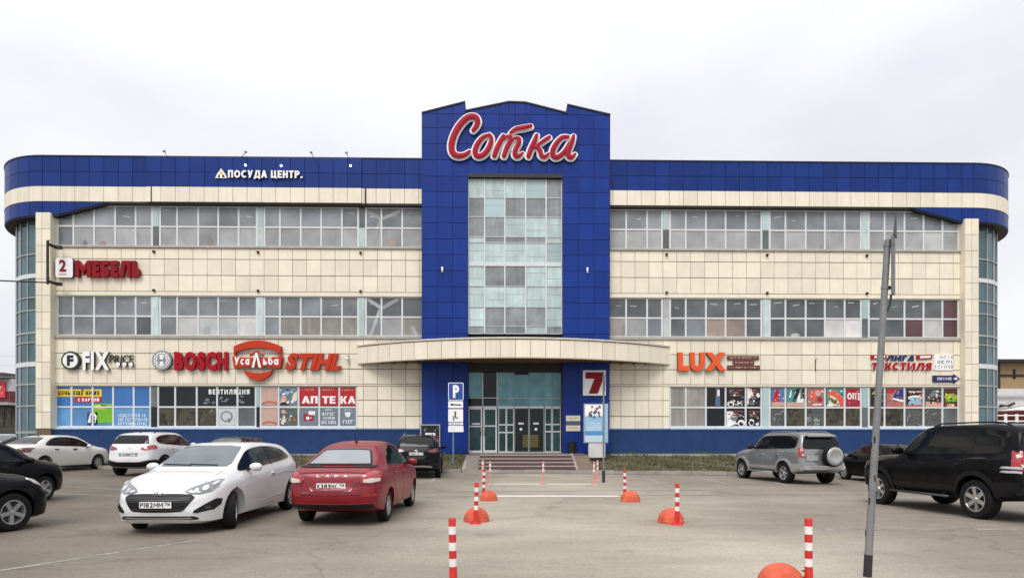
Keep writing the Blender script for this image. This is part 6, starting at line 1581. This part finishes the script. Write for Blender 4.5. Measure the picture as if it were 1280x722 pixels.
def quarter_glass(car, poly, doors, m=car_glass, smooth=4): 
    return [car.panel(v, poly, m, 'side_window', off=.005, res=.1, smooth=smooth) for v in 'LR']
def door_set(car, polys, handle_at):
    for (poly, h) in zip(polys, handle_at):
        ds = [car.panel(v, poly, car.paint, 'door', off=.004, res=.12) for v in 'LR']
        if h: car.handle(h[0], h[1], car.paint if not h[2:] else h[2], ds)
def seams(car, lines, view=None, w=.014):
    for v in ('L', 'R'):
        mb = MB()
        for pts in lines: car_s = car.strip(v, pts, w, seam, 'door_seam', off=.002, res=.15, mb=mb)
        mb.build('door_seam', car.root)
def rearglass(car, pts, m, name='rear_window'): return car.panel('B', pts, m, name, off=.012, res=.05)
def sym(half): return half+[(-y, z) for y, z in half[::-1]]
def rails(car, x0, x1, y, m=plastic, h=.05):
    for sg in (1, -1):
        pts = []
        for i in range(9):
            x = x0+(x1-x0)*i/8; z = car.hit('T', x, sg*y)[0].z; pts.append((x, sg*y, z+(h if 0 < i < 8 else .0)))
        mb = MB(); mb.tube(pts, .016, m, 8); mb.build('roof_rail', car.root)
def antenna(car, x, z=.22):
    zt = car.hit('T', x, 0)[0].z; mb = MB(); mb.tube([(x, 0, zt-.01), (x-.02, 0, zt+.02)], .03, plastic, 8); mb.tube([(x-.01, 0, zt), (x-.14, 0, zt+z)], .006, plastic, 6); mb.build('roof_antenna', car.root)
def arch_trim(car, m, r0=.0, wd=.075, lo=-20, off=.018):
    ra = car.R+car.sp.get('gap', .055)-.004+r0
    for ax_ in (car.wb/2, -car.wb/2):
        for v in 'LR':
            a = [radians(lo+(180-2*lo)*i/16) for i in range(17)]
            poly = [(ax_+(ra+wd)*cos(q), car.R+.01+(ra+wd)*sin(q)) for q in a]+[(ax_+ra*cos(q), car.R+.01+ra*sin(q)) for q in a[::-1]]
            poly = [(x, max(z, car.bot(x)+.02)) for x, z in poly]
            car.panel(v, poly, m, 'wheel_arch_trim', off=off, res=.2)

# 1 --- white three-door hatchback, front towards the camera
wp = paint_mat('white', (.69, .69, .70))
c = Car('hatchback_car', 'white three door hatchback facing the camera, left of the red sedan', 'car', HATCH, wp)
c.panel('F', sym([(.575, 1.055), (.62, 1.10), (.60, 1.20), (.545, 1.345), (.52, 1.385), (.3, 1.405)]), car_glass_l, 'windshield', off=.010, res=.05)
quarter_glass(c, [(.98, .985), (.62, 1.20), (.25, 1.335), (-.3, 1.385), (-.9, 1.37), (-1.3, 1.29), (-1.46, 1.19), (-1.42, 1.125), (-.9, 1.075), (-.2, 1.03), (.6, .985)], 0)
for v in 'LR': c.strip(v, [(-.42, 1.04), (-.46, 1.385)], .05, plastic, 'window_pillar', off=.008)
door_set(c, [[(.93, .93), (.98, .60), (.90, .27), (-.48, .27), (-.58, .60), (-.56, 1.00), (.2, .955)]], [(-.36, .86)])
c.front_pair('F', [(.79, .865), (.74, .872), (.60, .815), (.44, .745), (.38, .695), (.46, .662), (.62, .655), (.74, .69), (.79, .77)], mat('headlight_smoke', (.16, .17, .18), .1, coat=1, var=.3, vscale=20), 'headlight', off=.012, res=.06)
c.front_pair('F', [(.46, .72), (.42, .695), (.46, .68), (.60, .675), (.62, .69), (.52, .70)], chrome, 'headlight_bezel', off=.016, res=.06)
circ2 = lambda y, z, r: [(y+r*cos(k*pi/7), z+r*sin(k*pi/7)) for k in range(14)]
c.front_pair('F', circ2(.655, .745, .042), lamp_white, 'headlight_lens', off=.022, res=.06)
c.front_pair('F', circ2(.55, .712, .03), chrome, 'headlight_lens', off=.022, res=.06)
c.front_pair('F', [(.775, .845), (.74, .84), (.71, .80), (.73, .78), (.77, .81)], lamp_pale, 'headlight_lens', off=.02, res=.05)
c.panel('F', sym([(.30, .662), (.50, .652), (.555, .615), (.545, .58), (.43, .42), (.38, .39), (.2, .38)]), plastic, 'grille', off=.008, res=.07)
for z in (.60, .57, .54, .42): c.panel('F', sym([(.50 if z > .5 else .42, z+.006), (.50 if z > .5 else .42, z-.006)]), alloy_dk, 'grille_bar', off=.014, res=.1)
c.front_pair('F', [(.84, .56), (.80, .575), (.56, .40), (.55, .365), (.60, .36), (.78, .40), (.83, .47)], plastic, 'fog_light_recess', off=.008, res=.07)
c.front_pair('F', circ2(.72, .445, .03), alloy_dk, 'fog_light', off=.018, res=.1)
c.panel('F', sym([(.3, .315), (.56, .31), (.62, .275), (.60, .255), (.3, .27)]), plastic, 'lower_lip', off=.012, res=.1)
c.panel('F', sym([(.3, .295), (.50, .292), (.545, .272), (.3, .281)]), alloy, 'lip_trim', off=.02, res=.1)
c.plate('F', 0, .50, ('Р182ММ', '716'))
mb = MB(); x = c.hit('F', 0, .655)[0].x+.03; zc = .655
mb.tube([(x, .085*cos(k*pi/12), zc+.045*sin(k*pi/12)) for k in range(25)], .007, chrome, 6, cap=False); mb.tube([(x, -.05, zc-.03), (x, -.025, zc+.03)], .009, chrome, 6); mb.tube([(x, .025, zc-.03), (x, .05, zc+.03)], .009, chrome, 6); mb.tube([(x, -.035, zc), (x, .035, zc)], .008, chrome, 6); mb.build('badge', c.root)
for sy, l in ((.42, .5), (-.05, .5)):
    mb = MB(); pts = []
    for k in range(6):
        y = sy-l*k/5; loc = c.hit('F', y, 1.075+.012*k/5)[0]; pts.append(loc+Vector((.025, 0, .006)))
    mb.tube(pts, .010, plastic, 6); mb.build('wiper', c.root)
for sg in (1, -1): c.strip('T', [(1.2, sg*.60), (1.55, sg*.64), (1.85, sg*.60)], .007, mat('seam_grey', (.10, .10, .10), .7), 'bonnet_seam', off=.002, res=.06)
for v in 'LR': c.strip(v, [(-1.85, .80), (-1.0, .86), (.2, .78), (1.0, .70)], .014, wp, 'side_crease', off=.007); c.strip(v, [(-.9, .42), (.5, .36)], .02, wp, 'side_crease', off=.008)
c.mirrors(.66, .985, wp, 1.05); c.wheels(5, alloy, steer=radians(20), w=.205)
c.front_pair('B', [(.82, .9), (.62, .86), (.6, .76), (.8, .74)], lamp_red, 'taillight', off=.01)
rearglass(c, sym([(.55, 1.05), (.5, 1.3), (.4, 1.33)]), car_glass)
antenna(c, -1.2, .1)
c.panel('L', rrect(1.27, 1.33, .70, .72, .008, 2), lamp_dark, 'side_marker', off=.008); 
c.put(-5.68, 11.9, 180)

# 2 --- red sedan, rear towards the camera
rp = paint_mat('red', (.205, .003, .011), metal=.1, coat=.18, rough=.32)
c = Car('sedan_car', 'dark red sedan seen from behind, in front of the entrance steps', 'car', SEDAN, rp)
rearglass(c, sym([(.60, 1.07), (.575, 1.12), (.46, 1.30), (.42, 1.33), (.2, 1.345)]), plastic, 'rear_window_border')
c.panel('B', sym([(.555, 1.085), (.535, 1.12), (.435, 1.285), (.40, 1.31), (.2, 1.32)]), car_glass_p, 'rear_window', off=.018, res=.05)
rearglass(c, sym([(.68, 1.035), (.69, 1.06), (.3, 1.062), (.3, 1.04)]), plastic, 'rear_window_seal')
c.panel('F', sym([(.60, 1.10), (.55, 1.3), (.5, 1.41), (.3, 1.42)]), car_glass_l, 'windshield', off=.010, res=.05)
quarter_glass(c, [(.93, 1.0), (.6, 1.23), (.25, 1.38), (-.2, 1.41), (-.62, 1.33), (-.98, 1.14), (-1.02, 1.06), (-.6, 1.05), (.2, 1.02)], 0)
for v in 'LR': c.strip(v, [(-.02, 1.03), (-.06, 1.42)], .07, plastic, 'window_pillar', off=.008)
door_set(c, [[(.92, .95), (.94, .6), (.84, .30), (-.0, .30), (-.02, .97)], [(-.04, .97), (-.02, .30), (-.62, .30), (-.86, .62), (-.96, .85), (-1.0, 1.0)]], [(.16, .87), (-.70, .89)])
c.front_pair('B', [(.79, .96), (.72, .99), (.56, .92), (.49, .83), (.53, .765), (.66, .765), (.79, .80)], lamp_red, 'taillight', off=.016, res=.04)
c.front_pair('B', [(.785, .85), (.70, .86), (.56, .845), (.55, .79), (.66, .78), (.785, .80)], lamp_pale, 'reversing_light', off=.024, res=.04)
c.strip('B', [(-.62, .935), (-.3, .955), (0, .96), (.3, .955), (.62, .935)], .012, seam, 'boot_seam', off=.003)
c.panel('B', sym([(.36, .82), (.40, .79), (.345, .65), (.3, .635)]), rp, 'plate_recess', off=.004)
c.strip('B', [(-.44, .80), (-.34, .645), (.34, .645), (.44, .80)], .016, lamp_dark, 'recess_edge', off=.006)
c.strip('B', [(-.56, .58), (-.2, .56), (.2, .56), (.56, .58)], .010, seam, 'boot_seam', off=.003); c.strip('B', [(-.55, .76), (-.50, .6)], .01, seam, 'boot_seam', off=.003); c.strip('B', [(.55, .76), (.50, .6)], .01, seam, 'boot_seam', off=.003)
c.front_pair('B', [(.76, .585), (.52, .575), (.52, .545), (.77, .55)], lamp_red, 'bumper_reflector', off=.012)
c.panel('B', sym([(.4, .39), (.70, .41), (.72, .37), (.6, .33), (.4, .325)]), plastic, 'lower_bumper', off=.016, res=.04)
c.strip('B', [(-.7, .425), (0, .41), (.7, .425)], .014, lamp_red, 'bumper_crease', off=.008)
c.plate('B', 0, .725, ('К389НС', '716'))
x = min(c.hit('B', y, .90)[0].x for y in (-.3, 0, .3))-.006
for i, ch in enumerate('LADA'):
    y = .235-i*.157; letters(ch, -.033, .033, .88, .92, 0, 0, alloy, c.root, off=.015, one=True, name='boot_lettering', xf=lambda p: (c.hit('B', y-p[0], p[2])[0].x-.010, y-p[0], p[2]))
mb = MB(); scr = random.Random(4); 
for k in range(6): yy = .52-.022*k; mb.box(c.hit('B', .47, .6)[0].x-.012, c.hit('B', .47, .6)[0].x-.002, yy-.014, yy, .60, .615+.008*(k % 2), chrome)
mb.build('boot_lettering', c.root)
c.mirrors(.72, 1.0, rp, .95); c.wheels(7, alloy, w=.185, style='star'); antenna(c, -.5, .16)
c.front_pair('F', [(.74, .82), (.5, .76), (.5, .68), (.72, .7)], lamp_white, 'headlight')
c.strip('L', [(-1.85, .78), (-.9, .70), (.8, .64)], .012, rp, 'side_crease', off=.006); c.strip('R', [(-1.85, .78), (-.9, .70), (.8, .64)], .012, rp, 'side_crease', off=.006)
c.put(-3.11, 12.72, 1.2)

# 3 --- white sedan far left
wp2 = paint_mat('white_warm', (.66, .65, .62))
c = Car('sedan_car', 'white sedan with tinted windows parked at the left edge beside a white crossover', 'car', SEDAN2, wp2)
def sedan2_parts(c, plate_text=None, handles=plastic):
    rearglass(c, sym([(.64, 1.11), (.58, 1.2), (.5, 1.345), (.3, 1.37)]), car_glass)
    c.panel('F', sym([(.60, 1.08), (.55, 1.26), (.5, 1.37), (.3, 1.39)]), car_glass_l, 'windshield', off=.010, res=.05)
    quarter_glass(c, [(.98, .97), (.68, 1.2), (.3, 1.345), (-.3, 1.385), (-.75, 1.33), (-1.1, 1.14), (-1.1, 1.05), (-.6, 1.03), (.2, 1.0)], 0)
    for v in 'LR': c.strip(v, [(-.06, 1.01), (-.1, 1.39)], .06, plastic, 'window_pillar', off=.008)
    door_set(c, [[(.95, .93), (.97, .6), (.87, .28), (-.05, .28), (-.06, .95)], [(-.08, .95), (-.07, .28), (-.66, .28), (-.90, .62), (-1.0, .83), (-1.02, .98)]], [(.1, .88, handles), (-.74, .89, handles)])
    c.front_pair('B', [(.80, .96), (.70, .97), (.50, .93), (.47, .80), (.66, .79), (.80, .80)], lamp_dark, 'taillight', off=.016, res=.04)
    c.panel('B', sym([(.3, .90), (.40, .90), (.36, .76), (.3, .755)]), grey_lower if c.paint is not wp2 else mat('recess_grey', (.12, .12, .12), .5), 'plate_recess', off=.004)
    if plate_text: c.plate('B', 0, .815, plate_text)
    mb = MB(); x = c.hit('B', 0, .985)[0].x-.015; mb.tube([(x, .045*cos(k*pi/10), .975+.045*sin(k*pi/10)) for k in range(21)], .006, chrome, 6, cap=False); mb.tube([(x, -.03, 1.0), (x, -.012, .95), (x, 0, .985), (x, .012, .95), (x, .03, 1.0)], .005, chrome, 5); mb.build('badge', c.root)
    c.strip('B', [(-.78, .66), (0, .63), (.78, .66)], .012, seam, 'bumper_seam', off=.003)
    c.front_pair('F', [(.76, .8), (.5, .74), (.5, .66), (.74, .68)], lamp_white, 'headlight', off=.012); c.panel('F', sym([(.4, .6), (.5, .56), (.4, .42)]), plastic, 'grille', off=.01)
    c.strip('L', [(-1.9, .80), (-.9, .74), (.9, .70)], .012, c.paint, 'side_crease', off=.006); c.strip('R', [(-1.9, .80), (-.9, .74), (.9, .70)], .012, c.paint, 'side_crease', off=.006)
    c.mirrors(.72, .97, c.paint, .95); antenna(c, -.75, .08)
sedan2_parts(c, ('О715РТ', '116')); c.wheels(9, alloy, w=.19); c.put(-19.0, 25.3, 9)

# 4 --- white crossover behind the hatchback
def cross_parts(c, plate_text, plate_z=.80, lamp=lamp_red, rail=plastic):
    rearglass(c, sym([(.66, 1.19), (.63, 1.30), (.55, 1.48), (.4, 1.50)]), car_glass)
    c.panel('F', sym([(.62, 1.16), (.58, 1.36), (.54, 1.5), (.3, 1.53)]), car_glass_l, 'windshield', off=.010, res=.05)
    quarter_glass(c, [(.92, 1.09), (.6, 1.33), (.3, 1.47), (-.3, 1.535), (-1.0, 1.51), (-1.45, 1.42), (-1.55, 1.27), (-1.3, 1.19), (-.6, 1.14), (.2, 1.10)], 0)
    for v in 'LR':
        c.strip(v, [(-.06, 1.11), (-.1, 1.53)], .07, plastic, 'window_pillar', off=.008); c.strip(v, [(-1.0, 1.15), (-1.02, 1.51)], .06, plastic, 'window_pillar', off=.008)
    door_set(c, [[(.93, 1.03), (.95, .7), (.86, .36), (-.05, .36), (-.06, 1.05)], [(-.08, 1.05), (-.07, .36), (-.64, .36), (-.88, .74), (-1.0, .95), (-1.0, 1.09)]], [(.12, .98), (-.72, 1.0)])
    c.front_pair('B', [(.84, 1.12), (.74, 1.14), (.46, 1.05), (.43, .99), (.6, .955), (.84, 1.0)], lamp, 'taillight', off=.018, res=.04)
    c.panel('B', sym([(.4, .52), (.74, .60), (.86, .60), (.86, .40), (.6, .36), (.3, .35)]), plastic, 'lower_bumper', off=.02, res=.04)
    c.panel('B', sym([(.3, .86), (.36, .86), (.33, .735), (.3, .73)]), mat('recess_pale', (.25, .25, .25), .4) if c.paint is wp else plastic, 'plate_recess', off=.004)
    c.plate('B', 0, plate_z, plate_text)
    mb = MB(); x = c.hit('B', 0, 1.03)[0].x-.015; mb.tube([(x, .06*cos(k*pi/10), 1.03+.032*sin(k*pi/10)) for k in range(21)], .006, chrome, 6, cap=False); mb.tube([(x, -.025, 1.01), (x, -.01, 1.05), ], .005, chrome, 5); mb.tube([(x, .01, 1.01), (x, .025, 1.05)], .005, chrome, 5); mb.build('badge', c.root)
    c.front_pair('F', [(.78, .95), (.5, .9), (.5, .82), (.76, .84)], lamp_white, 'headlight', off=.012); c.panel('F', sym([(.4, .8), (.5, .75), (.4, .5)]), plastic, 'grille', off=.01)
    arch_trim(c, plastic, wd=.06); c.mirrors(.7, 1.09, c.paint, 1.05); rails(c, -1.35, .1, .52, rail); antenna(c, -1.3, .1)
    for v in 'LR': c.panel(v, [(.9, .36), (.9, .27), (-.9, .27), (-.9, .36)], plastic, 'sill_trim', off=.012, res=.2)
    mb = MB(); 
    for y in (-.3, .3): mb.box(c.x0-.0, c.x0+.15, y-.1, y+.1, 1.53, 1.545, c.paint)
c = Car('crossover_car', 'white crossover seen from behind between the white sedan and the white hatchback', 'car', CROSS, wp)
cross_parts(c, ('У128ВН', '116')); c.wheels(5, alloy, w=.21); c.put(-14.05, 24.3, -.5)
bp = mat('paint_black', (.004, .004, .005), .2, spec=.15, var=.05)
bp2 = mat('paint_black_grey', (.005, .005, .006), .22, spec=.17, var=.05)
# 6 --- black crossover beside the entrance
c = Car('crossover_car', 'black crossover seen from behind, parked at the kerb right of the red sedan', 'car', CROSS, bp)
cross_parts(c, ('С555СХ', '116'), plate_z=.93, lamp=lamp_dark, rail=alloy); c.wheels(5, alloy, w=.21)
c.panel('B', sym([(.3, .50), (.55, .48), (.60, .43), (.3, .45)]), chrome, 'skid_plate', off=.03)
c.put(-3.72, 24.5, -5)

# 7, 8 --- off-roaders on the right
def offroad_parts(c, arch, spare=None, cover=None, lower=None):
    rearglass(c, sym([(.74, 1.27), (.70, 1.45), (.635, 1.70), (.4, 1.73)]), car_glass)
    c.panel('F', sym([(.70, 1.30), (.66, 1.5), (.60, 1.73), (.4, 1.76)]), car_glass_l, 'windshield', off=.010, res=.05)
    quarter_glass(c, [(.72, 1.27), (.42, 1.55), (.2, 1.69), (-.2, 1.74), (-1.4, 1.74), (-1.92, 1.69), (-2.0, 1.58), (-1.96, 1.36), (-1.8, 1.29), (-1.0, 1.265), (.3, 1.235)], 0, smooth=3)
    for v in 'LR':
        for x in (-.18, -1.22): c.strip(v, [(x, 1.25), (x-.02, 1.74)], .04, car_glass, 'window_pillar', off=.008)
    door_set(c, [[(.80, 1.16), (.84, .9), (.80, .50), (-.18, .50), (-.19, 1.18)], [(-.21, 1.18), (-.20, .50), (-.88, .50), (-1.06, .9), (-1.18, 1.05), (-1.2, 1.2)]], [(-.02, 1.04, chrome if c.paint is not bp else plastic), (-1.0, 1.06, chrome if c.paint is not bp else plastic)])
    c.front_pair('B', [(.80, 1.33), (.72, 1.34), (.70, 1.22), (.72, .98), (.80, .97)], lamp_red, 'taillight', off=.016, res=.08)
    c.front_pair('B', [(.795, 1.09), (.725, 1.09), (.725, 1.03), (.795, 1.03)], lamp_pale, 'reversing_light', off=.022, res=.08)
    for v in 'LR': c.panel(v, [(-2.10, 1.30), (-2.22, 1.33), (-2.31, 1.1), (-2.31, .98), (-2.16, .98), (-2.14, 1.15)], lamp_red, 'taillight', off=.012, res=.08)
    c.front_pair('F', [(.78, 1.02), (.5, 1.0), (.5, .84), (.76, .86)], lamp_white, 'headlight', off=.012); c.panel('F', sym([(.3, 1.0), (.42, .98), (.38, .80), (.3, .8)]), chrome, 'grille', off=.014)
    arch_trim(c, arch, wd=.09, off=.03)
    for v in 'LR':
        c.panel(v, [(.86, .62), (.86, .52), (-.86, .52), (-.86, .62)], arch, 'side_moulding', off=.02, res=.2)
        c.panel(v, [(-1.86, .74), (-2.3, .76), (-2.3, .50), (-1.86, .48)], arch, 'bumper_side', off=.03, res=.15)
    for sg in (1, -1):
        mb = MB(); mb.box(-.85, .85, min(sg*.86, sg*1.0), max(sg*.86, sg*1.0), .37, .41, plastic); mb.tube([(-.85, sg*1.0, .39), (.85, sg*1.0, .39)], .025, alloy if c.paint is not bp else alloy_dk, 8)
        for x in (-.6, .6): mb.box(x-.04, x+.04, min(sg*.5, sg*.9), max(sg*.5, sg*.9), .38, .45, plastic)
        mb.build('running_board', c.root)
    mb = MB(); mb.box(-2.46, -2.25, -.86, .86, .52, .70, arch)
    for k in range(len(mb.v)):
        x, y, z = mb.v[k]
        if x < -2.4: mb.v[k] = (x+.02, y*.93, z-(.04 if z > .6 else -.03))
    mb.build('rear_bumper', c.root)
    mb = MB(); mb.box(-2.475, -2.44, -.55, .55, .63, .685, chrome if c.paint is not bp else plastic); mb.build('bumper_step', c.root)
    mb = MB(); mb.box(-2.36, -2.3, .2, .66, .86, 1.04, arch if c.paint is not bp else plastic); mb.build('plate_housing', c.root)
    c.mirrors(.62, 1.27, c.paint if c.paint is bp else plastic, 1.25); rails(c, -1.9, .0, .60, alloy if c.paint is not bp else plastic, .05)
    if spare:
        mb = MB(); mb.lathe([(0, -.0), (.30, 0), (.36, .02), (.375, .06), (.375, .2), (.36, .22), (0, .22)], rubber, 36, (-2.62, -.26, 1.02), 'X'); so = mb.build('spare_wheel', c.root)
        mb = MB(); mb.lathe([(0, -.012), (.20, -.010), (.215, -.02), (.27, -.018), (.31, 0), (.33, .03), (.335, .09)], cover, 40, (-2.63, -.26, 1.02), 'X'); mb.build('wheel_cover', so)
        mb = MB(); mb.box(-2.45, -2.28, -.4, -.12, .95, 1.1, plastic); mb.build('spare_bracket', so)
    mb = MB(); mb.box(-2.30, -2.10, -.55, .55, 1.745, 1.785, c.paint)
    for k in range(len(mb.v)):
        x, y, z = mb.v[k]
        if x < -2.25: mb.v[k] = (x, y, z-.045)
    mb.build('roof_spoiler', c.root)
c = Car('offroad_car', 'silver off-road car with a round spare wheel cover on its tailgate, right of the lane', 'car', OFFROAD, silver_paint)
offroad_parts(c, paint_mat('silver_light', (.42, .43, .43), metal=.4, rough=.35), True, paint_mat('spare_cover', (.36, .365, .365), metal=.3, rough=.4)); c.wheels(5, alloy, w=.26); c.put(10.55, 23.7, -10)
c = Car('offroad_car', 'large black off-road car with chrome wheels at the right edge', 'car', OFFROAD, bp)
offroad_parts(c, mat('paint_black_trim', (.010, .010, .011), .45, spec=.2, var=.05)); c.wheels(6, chrome, w=.26); 
for z in (1.02, .945): 
    for v in 'LR': c.panel(v, [(-2.02, z+.028), (-2.33, z+.02), (-2.33, z-.02), (-1.98, z-.012)], chrome, 'lamp_guard', off=.045)
c.put(9.85, 13.35, -4.5)
# 9 --- black sedan behind the black off-roader
c = Car('sedan_car', 'black sedan mostly hidden between the silver and black off-road cars', 'car', SEDAN2, bp)
sedan2_parts(c, None, plastic); c.wheels(7, alloy, w=.19); c.put(14.45, 23.6, -4)
# 10, 11 --- black cars cut by the left edge
c = Car('hatchback_car', 'black car with silver five spoke wheels cut off by the lower left edge', 'car', HATCH, bp)
def plain_hatch(c):
    c.panel('F', sym([(.575, 1.055), (.62, 1.10), (.60, 1.20), (.545, 1.345), (.3, 1.405)]), car_glass_l, 'windshield', off=.006)
    quarter_glass(c, [(.98, .985), (.62, 1.20), (.25, 1.335), (-.3, 1.385), (-.9, 1.37), (-1.3, 1.29), (-1.46, 1.19), (-1.42, 1.125), (-.9, 1.075), (-.2, 1.03), (.6, .985)], 0)
    for v in 'LR': c.strip(v, [(-.12, 1.02), (-.16, 1.385)], .06, plastic, 'window_pillar', off=.008)
    door_set(c, [[(.93, .93), (.98, .60), (.90, .27), (-.1, .27), (-.12, .97)], [(-.14, .97), (-.12, .27), (-.7, .27), (-.95, .62), (-1.05, .85), (-1.08, 1.03)]], [(.05, .86), (-.85, .9)])
    c.front_pair('F', [(.80, .84), (.76, .865), (.62, .80), (.40, .715), (.42, .675), (.60, .665), (.74, .70), (.81, .77)], lamp_white, 'headlight', off=.012, res=.06)
    c.panel('F', sym([(.30, .62), (.52, .60), (.5, .5), (.4, .42)]), plastic, 'grille', off=.008); c.front_pair('B', [(.82, .9), (.62, .86), (.6, .76), (.8, .74)], lamp_red, 'taillight', off=.01)
    c.mirrors(.66, .985, c.paint, 1.05)
plain_hatch(c); c.wheels(5, alloy, w=.21, style='star'); c.put(-9.54, 9.13, 15)
c = Car('hatchback_car', 'dark car almost hidden behind the white hatchback, only its roof showing', 'car', HATCH, bp2)
plain_hatch(c); c.wheels(5, alloy, w=.2); c.put(-11.5, 25.0, 178)
c = Car('sedan_car', 'black car behind the nearest black car at the left edge, its front wheel showing', 'car', SEDAN2, bp2)
sedan2_parts(c, None, plastic); c.wheels(5, alloy, w=.2, style='twin'); c.put(-12.03, 13.3, 2)
# 12, 13 --- cars far behind the white sedan
c = Car('sedan_car', 'pale grey car far off at the left edge behind the white sedan', 'car', SEDAN, paint_mat('pale_grey', (.42, .43, .44), metal=.3))
def plain_sedan(c):
    c.panel('F', sym([(.60, 1.10), (.55, 1.3), (.5, 1.41), (.3, 1.42)]), car_glass_l, 'windshield', off=.010, res=.05); rearglass(c, sym([(.66, 1.055), (.60, 1.13), (.49, 1.345), (.3, 1.375)]), car_glass)
    quarter_glass(c, [(.93, 1.0), (.6, 1.23), (.25, 1.38), (-.2, 1.41), (-.62, 1.33), (-.98, 1.14), (-1.02, 1.06), (-.6, 1.05), (.2, 1.02)], 0)
    c.front_pair('F', [(.74, .86), (.5, .80), (.5, .70), (.72, .72)], lamp_white, 'headlight'); c.panel('F', sym([(.3, .7), (.44, .68), (.4, .5)]), plastic, 'grille'); c.mirrors(.72, 1.0, c.paint, .95)
    c.front_pair('B', [(.80, .96), (.5, .92), (.52, .78), (.80, .80)], lamp_red, 'taillight')
plain_sedan(c); c.wheels(7, alloy, w=.185); c.put(-29.6, 35.5, 150)
c = Car('sedan_car', 'dark car far off behind the white sedan, its roof just showing', 'car', SEDAN, bp2)
plain_sedan(c); c.wheels(7, alloy, w=.185); c.put(-25.6, 33.0, 95)

for o in list(bpy.data.objects):
    if o.name.startswith('lettering'): bpy.data.objects.remove(o)
